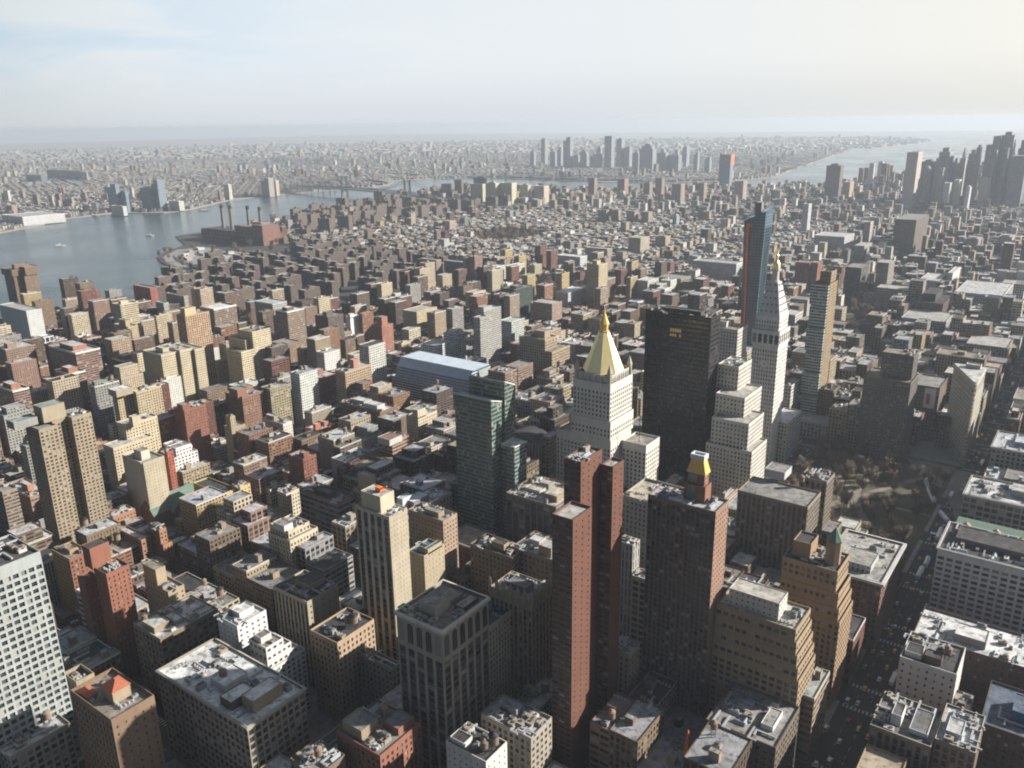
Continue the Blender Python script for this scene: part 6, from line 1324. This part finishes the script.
S('low white block on the water edge at the foot of the blue glass pair', 112, 124, 128, 206, 216, (.62, .6, .54), top='cap')
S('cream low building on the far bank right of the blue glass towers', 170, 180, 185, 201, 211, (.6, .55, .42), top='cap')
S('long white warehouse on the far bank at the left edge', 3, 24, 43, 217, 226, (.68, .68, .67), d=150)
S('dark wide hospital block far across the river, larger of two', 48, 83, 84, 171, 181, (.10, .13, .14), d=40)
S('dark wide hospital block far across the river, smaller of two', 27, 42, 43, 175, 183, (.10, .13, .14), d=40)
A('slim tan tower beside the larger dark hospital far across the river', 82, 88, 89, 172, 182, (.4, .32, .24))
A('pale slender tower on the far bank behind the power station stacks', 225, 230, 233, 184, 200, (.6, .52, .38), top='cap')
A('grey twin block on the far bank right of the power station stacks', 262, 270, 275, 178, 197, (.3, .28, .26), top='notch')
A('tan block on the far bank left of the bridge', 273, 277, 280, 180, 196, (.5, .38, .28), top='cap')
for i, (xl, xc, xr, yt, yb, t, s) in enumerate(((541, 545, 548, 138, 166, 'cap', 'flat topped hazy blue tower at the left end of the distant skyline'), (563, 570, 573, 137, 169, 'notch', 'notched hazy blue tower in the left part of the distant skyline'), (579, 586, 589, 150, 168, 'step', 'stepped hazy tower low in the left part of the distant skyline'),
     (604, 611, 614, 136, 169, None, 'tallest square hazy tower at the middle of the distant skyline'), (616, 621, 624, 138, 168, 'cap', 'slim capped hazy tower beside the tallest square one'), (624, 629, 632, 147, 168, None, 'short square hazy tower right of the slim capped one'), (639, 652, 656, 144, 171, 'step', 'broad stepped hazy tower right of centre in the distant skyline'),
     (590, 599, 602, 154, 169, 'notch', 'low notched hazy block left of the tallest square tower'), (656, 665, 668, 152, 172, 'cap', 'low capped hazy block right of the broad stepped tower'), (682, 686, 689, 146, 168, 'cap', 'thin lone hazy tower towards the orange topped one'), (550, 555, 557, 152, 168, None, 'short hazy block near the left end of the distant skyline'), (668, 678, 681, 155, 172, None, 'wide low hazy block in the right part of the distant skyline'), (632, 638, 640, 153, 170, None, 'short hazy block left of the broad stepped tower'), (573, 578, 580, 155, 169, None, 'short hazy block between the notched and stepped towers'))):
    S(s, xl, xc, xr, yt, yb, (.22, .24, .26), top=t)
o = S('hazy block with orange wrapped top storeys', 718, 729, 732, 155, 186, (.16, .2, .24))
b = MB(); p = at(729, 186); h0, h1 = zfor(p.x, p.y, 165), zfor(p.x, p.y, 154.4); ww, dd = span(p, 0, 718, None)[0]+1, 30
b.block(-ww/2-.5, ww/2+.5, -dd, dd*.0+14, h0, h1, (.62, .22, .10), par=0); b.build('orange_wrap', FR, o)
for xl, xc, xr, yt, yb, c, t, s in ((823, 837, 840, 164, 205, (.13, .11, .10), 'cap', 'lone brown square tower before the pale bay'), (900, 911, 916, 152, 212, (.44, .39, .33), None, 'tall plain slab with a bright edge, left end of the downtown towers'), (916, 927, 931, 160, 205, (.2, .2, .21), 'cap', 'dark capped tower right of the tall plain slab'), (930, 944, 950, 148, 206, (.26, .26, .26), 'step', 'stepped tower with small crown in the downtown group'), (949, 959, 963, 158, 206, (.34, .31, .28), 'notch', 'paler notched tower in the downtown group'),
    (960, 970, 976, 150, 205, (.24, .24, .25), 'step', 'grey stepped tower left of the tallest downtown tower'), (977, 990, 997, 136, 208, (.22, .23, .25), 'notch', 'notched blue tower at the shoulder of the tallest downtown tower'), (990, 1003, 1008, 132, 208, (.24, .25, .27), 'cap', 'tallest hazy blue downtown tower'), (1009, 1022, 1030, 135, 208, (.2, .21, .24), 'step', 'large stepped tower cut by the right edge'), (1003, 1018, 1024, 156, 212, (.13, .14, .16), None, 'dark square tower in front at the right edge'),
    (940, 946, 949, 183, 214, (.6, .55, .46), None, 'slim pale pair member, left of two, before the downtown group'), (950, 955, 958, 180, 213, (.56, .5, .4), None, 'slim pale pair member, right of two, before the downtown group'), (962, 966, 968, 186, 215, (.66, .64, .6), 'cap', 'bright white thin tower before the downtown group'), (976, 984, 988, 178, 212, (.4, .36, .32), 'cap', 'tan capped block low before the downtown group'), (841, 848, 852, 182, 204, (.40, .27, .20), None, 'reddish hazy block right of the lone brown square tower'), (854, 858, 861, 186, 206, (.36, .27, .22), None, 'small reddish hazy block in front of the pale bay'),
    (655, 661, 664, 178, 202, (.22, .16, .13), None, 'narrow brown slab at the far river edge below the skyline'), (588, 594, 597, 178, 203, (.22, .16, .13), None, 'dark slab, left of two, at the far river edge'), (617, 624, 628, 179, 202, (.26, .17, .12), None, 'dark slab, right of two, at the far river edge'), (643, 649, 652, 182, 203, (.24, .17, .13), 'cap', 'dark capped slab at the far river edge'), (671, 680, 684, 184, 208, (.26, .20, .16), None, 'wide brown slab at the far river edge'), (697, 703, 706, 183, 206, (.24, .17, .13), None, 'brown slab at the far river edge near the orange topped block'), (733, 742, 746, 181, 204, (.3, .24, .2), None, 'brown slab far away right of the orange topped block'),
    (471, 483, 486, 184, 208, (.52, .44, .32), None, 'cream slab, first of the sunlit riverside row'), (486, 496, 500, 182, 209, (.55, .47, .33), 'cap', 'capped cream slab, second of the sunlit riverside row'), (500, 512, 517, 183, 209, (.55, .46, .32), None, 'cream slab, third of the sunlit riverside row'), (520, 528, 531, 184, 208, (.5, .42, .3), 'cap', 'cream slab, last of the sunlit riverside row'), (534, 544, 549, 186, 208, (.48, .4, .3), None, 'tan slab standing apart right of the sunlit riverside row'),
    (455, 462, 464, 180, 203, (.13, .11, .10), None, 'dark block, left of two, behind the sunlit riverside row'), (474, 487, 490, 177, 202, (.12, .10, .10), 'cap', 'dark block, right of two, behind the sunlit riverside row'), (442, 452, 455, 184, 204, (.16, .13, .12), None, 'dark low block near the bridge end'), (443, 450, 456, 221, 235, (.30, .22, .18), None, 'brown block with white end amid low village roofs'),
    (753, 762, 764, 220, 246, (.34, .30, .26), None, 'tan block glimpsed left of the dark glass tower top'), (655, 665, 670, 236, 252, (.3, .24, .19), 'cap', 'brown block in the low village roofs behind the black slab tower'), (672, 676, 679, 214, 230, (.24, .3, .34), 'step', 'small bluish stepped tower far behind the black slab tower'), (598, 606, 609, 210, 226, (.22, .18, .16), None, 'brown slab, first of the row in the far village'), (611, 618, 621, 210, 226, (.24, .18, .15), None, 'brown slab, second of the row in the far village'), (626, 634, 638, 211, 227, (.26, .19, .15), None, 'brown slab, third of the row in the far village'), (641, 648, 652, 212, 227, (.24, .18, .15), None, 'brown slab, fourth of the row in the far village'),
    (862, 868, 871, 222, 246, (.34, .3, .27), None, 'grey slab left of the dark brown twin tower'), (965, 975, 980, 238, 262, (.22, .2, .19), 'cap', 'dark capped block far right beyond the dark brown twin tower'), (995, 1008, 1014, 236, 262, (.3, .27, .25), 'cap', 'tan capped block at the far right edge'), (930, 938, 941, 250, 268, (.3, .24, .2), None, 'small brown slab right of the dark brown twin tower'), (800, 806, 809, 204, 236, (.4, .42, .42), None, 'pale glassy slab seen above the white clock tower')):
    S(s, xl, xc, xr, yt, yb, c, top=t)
EXT = [(557, 561, 563, 147, 167, 'thin hazy shaft beside the notched tower of the distant skyline'), (596, 600, 602, 146, 168, 'thin hazy shaft left of the tallest square tower'), (634, 637, 639, 150, 169, 'thin hazy shaft left of the broad stepped tower'), (660, 663, 665, 149, 170, 'thin hazy shaft right of the broad stepped tower'), (674, 677, 679, 150, 171, 'thin hazy shaft near the right end of the distant skyline'), (693, 697, 699, 152, 172, 'short hazy shaft past the thin lone tower'), (704, 709, 711, 157, 174, 'low hazy block left of the orange wrapped one'), (530, 534, 536, 150, 167, 'thin hazy shaft before the flat topped tower'),
    (920, 924, 926, 166, 208, 'slim tower in front of the dark capped downtown tower'), (944, 947, 949, 156, 206, 'slim shaft right of the stepped downtown tower with crown'), (955, 958, 960, 148, 205, 'slim pale shaft in the middle of the downtown group'), (968, 972, 975, 145, 207, 'slim shaft behind the tan capped downtown block'), (984, 988, 990, 150, 209, 'slim grey shaft below the notched blue downtown tower'), (995, 999, 1001, 148, 210, 'slim shaft in front of the tallest downtown tower'), (908, 912, 914, 170, 210, 'short slim tower left of the downtown group'), (1012, 1016, 1018, 140, 209, 'slim shaft between the two right edge towers'), (934, 938, 940, 168, 210, 'short slim tower below the stepped crown tower')]
for xl, xc, xr, yt, yb, s in EXT: S(s, xl, xc, xr, yt, yb, rnd.choice([(.24, .26, .28), (.30, .29, .27), (.2, .23, .26)]), top=rnd.choice(['cap', 'step', None, 'notch']))
# riverside drive along the bank and the flat yards by the power station
b = MB(); sh = [(1240, -470), (1385, -585), (1470, -640), (1480, -800), (1585, -905), (1690, -1010), (1838, -1152), (1950, -1185), (2045, -1235), (2132, -1335)]
for (ax, ay), (bx_, by_) in zip(sh, sh[1:]):
    d = Vector((bx_-ax, by_-ay)).normalized(); nx, ny = -d.y*11, d.x*11; b.quad((ax-nx, ay-ny, .03), (bx_-nx, by_-ny, .03), (bx_+nx, by_+ny, .03), (ax+nx, ay+ny, .03))
tag(b.build('riverside_road', 'pave'), kind='structure')
b = MB(); b.poly([(1870, -1190, .016), (2040, -1250, .016), (2130, -1350, .016), (2120, -1395, .016), (1900, -1390, .016), (1800, -1260, .016)][::-1]); tag(b.build('yard_pavement', 'pave'), kind='structure')
SHEDC = [(.5, .5, .5), (.3, .3, .3), (.4, .36, .3)]
for k in range(26):
    x, y = rnd.uniform(1840, 2110), rnd.uniform(-1385, -1210)
    if not inpoly(x, y, [(1870, -1190), (2040, -1250), (2130, -1350), (2120, -1395), (1900, -1390), (1800, -1260)]) or foothit(x-9, x+9, y-9, y+9, 0): continue
    w2, d2 = rnd.uniform(4, 9), rnd.uniform(5, 12); FOOT.append((x-w2, x+w2, y-d2, y+d2)); q = MB(); q.rings([[(-w2, -d2, 0), (w2, -d2, 0), (w2, d2, 0), (-w2, d2, 0)], [(-w2, -d2, 4.5), (w2, -d2, 4.5), (w2, d2, 4.5), (-w2, d2, 4.5)], [(-.2, -d2, 6.5), (.2, -d2, 6.5), (.2, d2, 6.5), (-.2, d2, 6.5)]], 0, rnd.choice(SHEDC))
    tag(q.build('yard_shed', FR, None, (x, y, .02)), 'low shed, one of several alike in the flat yard before the power station', 'shed', 'sheds in the yard before the power station')
# low far city as one mass beyond the river
b = MB(); FARC = [(.30, .26, .21), (.34, .31, .27), (.42, .40, .36), (.26, .20, .16), (.24, .15, .12), (.24, .24, .24), (.36, .30, .23), (.46, .45, .42)]  # close, low-contrast tones: part of the haze is painted into this palette
def farfill(n, dmin, dmax, smin, smax, hmin, hmax, ax0=-70, ax1=1100):
    for _ in range(n):
        D = math.sqrt(rnd.uniform(dmin**2, dmax**2)); a = rnd.uniform(ax0, ax1)
        dr = (FW+R2*((a-512)/FOC)); dr.z = 0; dr.normalize(); x, y = CX+dr.x*D, CY+dr.y*D
        if not inpoly(x, y, BKLN) or not inpoly(x-40, y+20, BKLN): continue
        s = rnd.uniform(smin, smax); s2 = s*rnd.uniform(.5, 1.4); h = rnd.uniform(hmin, hmax)
        if rnd.random() < .035: h *= rnd.uniform(2, 4); s *= .7
        if foothit(x-s, x+s, y-s2, y+s2, 0): continue
        b.block(x-s/2, x+s/2, y-s2/2, y+s2/2, -.2, h, jit(rnd.choice(FARC), .2), (3, 3.3, rnd.random()*99), (.4, .45, 0), jit(rnd.choice([(.36, .36, .36), (.28, .28, .28), (.2, .2, .2), (.30, .27, .23), (.44, .44, .44)]), .2), 0)
def fargrid(dmin, dmax, du, dv, wmin, wmax, dep0, dep1, hmin, hmax, cell):
    seen_ = set()
    for cxi in range(-1, int(26000/cell)):
        for cyi in range(-int(26000/cell), 4):
            ox, oy = cxi*cell, cyi*cell; D0 = math.hypot(ox+cell/2-CX, oy+cell/2-CY)
            if D0 < dmin-cell or D0 > dmax+cell: continue
            if not any(inview(ox+fx*cell, oy+fy*cell, 10, 30) for fx in (0, .5, 1) for fy in (0, .5, 1)): continue
            ang = rnd.choice((-.35, -.1, .2, .55, .9, -.7)); ca, sa = math.cos(ang), math.sin(ang); n = int(cell*.75/du)+1; k2 = int(cell*.75/dv)+1
            for i in range(-n, n+1):
                for j in range(-k2, k2+1):
                    t = rnd.random()
                    if t < .05: continue
                    shed = t > .93
                    for row in ((0,) if shed else (0, 1)):
                        u = 6
                        while u < du-14:
                            wd = rnd.uniform(wmin, wmax)*(2.6 if shed else 1); wd = min(wd, du-8-u); dp = rnd.uniform(dep0, dep1)*(1.9 if shed else 1)
                            lu = i*du+u; lv = j*dv+(4 if row == 0 else dv-8-dp); u += wd+.4+(rnd.uniform(3, 16) if rnd.random() < .12 else 0)
                            cu, cv = lu+wd/2, lv+dp/2
                            x, y = ox+cell/2+cu*ca-cv*sa, oy+cell/2+cu*sa+cv*ca
                            if not (ox <= x < ox+cell and oy <= y < oy+cell): continue
                            D = math.hypot(x-CX, y-CY)
                            if D < dmin or D > dmax or not inview(x, y, 8, 12) or not inpoly(x, y, BKLN) or not inpoly(x-30, y+18, BKLN) or foothit(x-12, x+12, y-12, y+12, 0): continue
                            h = rnd.uniform(hmin, hmax)
                            if rnd.random() < .022: h = rnd.uniform(20, 60); wd = min(wd, 26)
                            pts = [(x+a*ca-c*sa, y+a*sa+c*ca) for a, c in ((-wd/2, -dp/2), (wd/2, -dp/2), (wd/2, dp/2), (-wd/2, dp/2))]
                            b.prism(pts, -.2, h, 0, jit(rnd.choice(FARC), .2), (3, 3.3, rnd.random()*99), (.45, .5, 0), 1, jit(rnd.choice(FRF), .2))
FRF = [(.34, .34, .35), (.26, .26, .27), (.18, .18, .18), (.28, .25, .22), (.42, .42, .43)]
fargrid(2800, 5600, 190, 64, 8, 22, 12, 20, 7, 13, 1150); fargrid(5600, 9800, 240, 86, 16, 46, 18, 28, 8, 14, 1900); farfill(6500, 9800, 17000, 25, 90, 9, 20)
tag(b.build('far_shore_rooftops', FR), 'hazy mass of low roofs spreading to the horizon beyond the river', 'rooftops', kind='stuff')
# ---------------------------------------------------------------- trees, vehicles, tents
def twig_crown(seed, n=520, R_=4.2, H0=3.4, H1=11.5):
    r = random.Random(seed); b = MB()
    for k in range(9):
        a = r.uniform(0, 6.28); e = Vector((math.cos(a)*R_*r.uniform(.35, .8), math.sin(a)*R_*r.uniform(.35, .8), r.uniform(H1*.55, H1*.95)))
        b.bar((0, 0, H0), tuple(e*.55+Vector((0, 0, H0*.45))), .22); b.bar(tuple(e*.55+Vector((0, 0, H0*.45))), tuple(e), .12)
        for j in range(n//9):
            t = r.uniform(.35, 1.05); p = e*t+Vector((0, 0, H0*(1-t))); v = Vector((r.gauss(0, 1), r.gauss(0, 1), r.gauss(.35, .8))).normalized()*r.uniform(.9, 2.3); s = v.orthogonal().normalized()*r.uniform(.05, .13)
            q = p+Vector((r.gauss(0, .5), r.gauss(0, .5), r.gauss(0, .4)))
            b.quad(tuple(q-s), tuple(q+s), tuple(q+v+s*.3), tuple(q+v-s*.3))
    return mesh_of(b, 'crown', 'twig')
CROWNS = [twig_crown(s, 1300, 4.2+.5*(s % 3), 3.2, 10.5+s % 4) for s in range(5)]
tb = MB(); tb.lathe(0, 0, [(.38, 0), (.28, 1.6), (.2, 4.4)], 7); TRUNK = mesh_of(tb, 'trunk', 'bark')
def tree(x, y, lab, grp, s=1.0, z=.2):
    t = empty('bare_tree', (x, y, z)); t.rotation_euler.z = rnd.uniform(0, 6.28); t.scale = (s, s, s*rnd.uniform(.9, 1.15)); tag(t, lab, 'tree', grp)
    for nm, me in (('trunk', TRUNK), ('crown', rnd.choice(CROWNS))):
        o = bpy.data.objects.new(nm, me); COL.objects.link(o); o.parent = t
TL = [('bare brown winter tree among its alike neighbours in the square by the triangular building', 'bare trees of the square by the triangular building', 105, 1.35), ('bare winter tree among its alike neighbours in the second park, upper right', 'bare trees of the second park', 44, 1.5), ('bare tree in the little park of the low streets, one of several alike', 'bare trees of the little parks', 22, 1.4), ('bare tree in the little park of the low streets, one of several alike', 'bare trees of the little parks', 22, 1.4), ('bare tree in the little park of the low streets, one of several alike', 'bare trees of the little parks', 18, 1.3), ('dark bare tree in the wooded village park far ahead, one of many alike', 'bare trees of the village park', 60, 2.0)]
for (x0, x1, a, c), (lab, grp, n, s) in zip(PARKS, TL):
    y0, y1 = min(a, c), max(a, c); pts = []
    for _ in range(n*12):
        if len(pts) >= n: break
        x, y = rnd.uniform(x0+3, x1-3), rnd.uniform(y0+3, y1-3)
        if math.hypot(x-(x0+x1)/2, y-(y0+y1)/2) < 14 and n > 100: continue
        if n > 100 and x < x0+40 and y < y0+45: continue
        if any(math.hypot(x-q[0], y-q[1]) < (6.5 if n > 50 else 7) for q in pts): continue
        pts.append((x, y)); tree(x, y, lab, grp, s*rnd.uniform(.8, 1.15))
n = 0
for _ in range(900):
    if n >= 110: break
    x, y = rnd.uniform(1170, 2100), rnd.uniform(sy(23), sy(14))
    if inpoly(x, y, MANH) and inview(x, y, 5, 0) and not foothit(x-8, x+8, y-8, y+8, 0): tree(x, y, 'bare tree between the alike brown housing blocks, one of many', 'bare trees between the housing blocks', rnd.uniform(1.3, 1.9), 0); n += 1

def car_mesh(name, mat, L_=4.5, W2=1.85, H_=1.45, van=False):
    b = MB(); l, w2 = L_/2, W2/2
    lo = [(-w2, -l, .3), (w2, -l, .3), (w2, l, .3), (-w2, l, .3)]
    b.rings([lo, [(x, y, .8) for x, y, z in lo], [(x*.95, y*.97, .9) for x, y, z in lo]], 0)
    f = (.62, .9) if van else (.30, .52)
    cb = [(-w2*.92, -l*(.95 if van else .72), .9), (w2*.92, -l*(.95 if van else .72), .9), (w2*.92, l*.45, .9), (-w2*.92, l*.45, .9)]
    ct = [(-w2*.78, -l*(.93 if van else .48), H_), (w2*.78, -l*(.93 if van else .48), H_), (w2*.78, l*.18, H_), (-w2*.78, l*.18, H_)]
    b.rings([cb, ct], 1, cap=False); b.quad(*ct, 0)
    for sx in (-1, 1):
        for yy_ in (-l*.62, l*.62):
            n_ = 8; pts = [(sx*(w2+.02), yy_+.33*math.cos(2*math.pi*k/n_), .33+.33*math.sin(2*math.pi*k/n_)) for k in range(n_)]
            b.poly(pts, 2)
    return mesh_of(b, name, [mat, 'glass', 'rubber'])
def bus_mesh(name, mat, L_=12, W2=2.6, H_=3.1):
    b = MB(); l, w2 = L_/2, W2/2; b.box(-w2, w2, -l, l, .35, H_, 0); b.box(-w2-.02, w2+.02, -l*.96, l*.97, 1.3, 2.3, 1); b.box(-w2*.6, w2*.6, -l*.6, -l*.2, H_+.002, H_+.3, 0)
    for sx in (-1, 1):
        for yy_ in (-l*.6, l*.65): b.poly([(sx*(w2+.03), yy_+.5*math.cos(2*math.pi*k/8), .5+.5*math.sin(2*math.pi*k/8)) for k in range(8)], 2)
    return mesh_of(b, name, [mat, 'glass', 'rubber'])
VEH = [(car_mesh('taxi', 'taxi'), 'taxi', 'yellow taxi, one of several alike in the shaded avenues', 'taxi', 'yellow taxis in the shaded avenues', 5), (car_mesh('car', 'carblack'), 'car', 'black car, one of several alike in the shaded avenues', 'car', 'black cars in the shaded avenues', 4), (car_mesh('car', 'carsilver'), 'car', 'silver car, one of several alike in the shaded avenues', 'car', 'silver cars in the shaded avenues', 3), (car_mesh('car', 'carwhite'), 'car', 'white car, one of several alike in the shaded avenues', 'car', 'white cars in the shaded avenues', 3), (car_mesh('car', 'carred'), 'car', 'dark red car, one of several alike in the shaded avenues', 'car', 'dark red cars in the shaded avenues', 1), (car_mesh('van', 'carwhite', 5.8, 2.1, 2.4, True), 'van', 'white delivery van, one of several alike in the shaded avenues', 'van', 'white vans in the shaded avenues', 2), (bus_mesh('bus', 'carwhite'), 'bus', 'long white bus, one of several alike in the shaded avenues', 'bus', 'white buses in the shaded avenues', 1)]
occd = []
def drive(x, y, rz, pick=None):
    if any(abs(x-a) < 3 and abs(y-c) < 9 for a, c in occd): return
    if not (0 < pix(x, y, 1)[0] < 1024 and 150 < pix(x, y, 1)[1] < 768): return
    d = Vector((x, y, 1.2))-CAM; L_ = d.length; h = bvh.ray_cast(CAM, d.normalized(), L_-2)
    if h[0] is not None: return
    v = rnd.choices(VEH, [q[5] for q in VEH])[0] if pick is None else VEH[pick]
    o = bpy.data.objects.new(v[1], v[0]); COL.objects.link(o); o.location = (x, y, .012); o.rotation_euler.z = rz; occd.append((x, y)); tag(o, v[2], v[3], v[4])
for k in range(900):
    xa, wd = rnd.choice([(70, 30), (70, 30), (70, 30), (230, 24), (386, 40), (540, 23), (695, 30)]); x = xa+rnd.choice((-.38, -.2, 0, .2, .38))*wd; y = rnd.uniform(-1300, -150)
    drive(x, y, math.pi if xa != 230 else 0)
for k in range(160):
    n_ = rnd.randrange(17, 32); drive(rnd.uniform(70, 700), sy(n_)+rnd.choice((-3, 0, 3)), math.pi/2*rnd.choice((1, -1)))
for px_, py_, k in ((842, 746, 6), (826, 729, 5), (866, 700, 5), (864, 690, 3), (857, 722, 3), (879, 680, 3), (848, 758, 0)):
    q = at(px_, py_); drive(q.x, q.y, math.pi, k)
def tent_mesh(L_):
    b = MB(); b.box(-1.5, 1.5, -L_/2, L_/2, 0, 2.6, 0); b.rings([[(-1.7, -L_/2-.2, 2.6), (1.7, -L_/2-.2, 2.6), (1.7, L_/2+.2, 2.6), (-1.7, L_/2+.2, 2.6)], [(-.1, -L_/2+.4, 3.9), (.1, -L_/2+.4, 3.9), (.1, L_/2-.4, 3.9), (-.1, L_/2-.4, 3.9)]], 1)
    return mesh_of(b, 'market_tent', ['white', 'white'])
for px0, py0, px1, py1, lab in ((925, 481, 927, 487, 'small white peaked market tent nearest the triangular building'), (928, 490, 934, 503, 'long white market tent beside the pale plaza'), (940, 514, 948, 523, 'long white market tent at the corner of the square'), (941, 531, 937, 541, 'white market tent in front of the large white office block'), (928, 560, 925, 568, 'white market tent in the avenue, upper of two'), (922, 570, 917, 580, 'white market tent in the avenue, lower of two'), (800, 458, 804, 462, 'white canopy by the foot of the white clock tower'), (858, 458, 872, 463, 'long white canopy along the upper edge of the square')):
    a, c = at(px0, py0), at(px1, py1); L_ = (c-a).length; m_ = (a+c)/2
    o = bpy.data.objects.new('market_tent', tent_mesh(max(6, L_))); COL.objects.link(o); o.location = (m_.x, m_.y, .27); o.rotation_euler.z = math.atan2(c.y-a.y, c.x-a.x)-math.pi/2; tag(o, lab, 'tent', 'white tents round the square')

def boat(px_, py_, L_, lab, kind, hull, rz):
    q = at(px_, py_, -2.5); b = MB(); l, w2 = L_/2, L_*.14
    b.rings([[(-w2*.8, -l, 0), (w2*.8, -l, 0), (w2*.9, l*.5, 0), (0, l*.95, 0), (-w2*.9, l*.5, 0)], [(-w2, -l*1.02, 2.4), (w2, -l*1.02, 2.4), (w2, l*.5, 2.4), (0, l*1.05, 2.8), (-w2, l*.5, 2.4)]], 0, hull)
    r_ = empty(kind, (q.x, q.y, -2.9)); r_.rotation_euler.z = rz; tag(r_, lab, 'boat'); b.build('hull', FR, r_)
    b = MB(); b.box(-w2*.75, w2*.75, -l*.75, l*.3, 2.5, 5.2, 0, (.66, .66, .64)); b.box(-w2*.5, w2*.5, -l*.2, l*.2, 5.202, 7.4, 0, (.62, .62, .6)); b.build('cabin', FR, r_)
boat(203, 211, 42, 'small dark boat near the far bank behind the power station stacks', 'ferry_boat', (.12, .13, .16), -.6)
boat(150, 236, 26, 'white boat alone on the open river left of the power station', 'ferry_boat', (.6, .6, .6), 2.4)
boat(60, 246, 30, 'small pale boat on the open river near the left edge', 'ferry_boat', (.5, .5, .52), 2.7)

# ---------------------------------------------------------------- the air
hm, hn, hl, hb = nmat('haze_air'); hn.remove(hb)
pv = hn.new('ShaderNodeVolumePrincipled'); pv.inputs['Color'].default_value = (.64, .72, .82, 1); pv.inputs['Density'].default_value = HAZE; pv.inputs['Anisotropy'].default_value = 0.2
hl.new(pv.outputs[0], hn['Material Output'].inputs['Volume'])
b = MB(); b.box(-25000, 25000, -25000, 25000, -4, 352); hz_ = b.build('haze', hm); tag(hz_, kind='stuff')
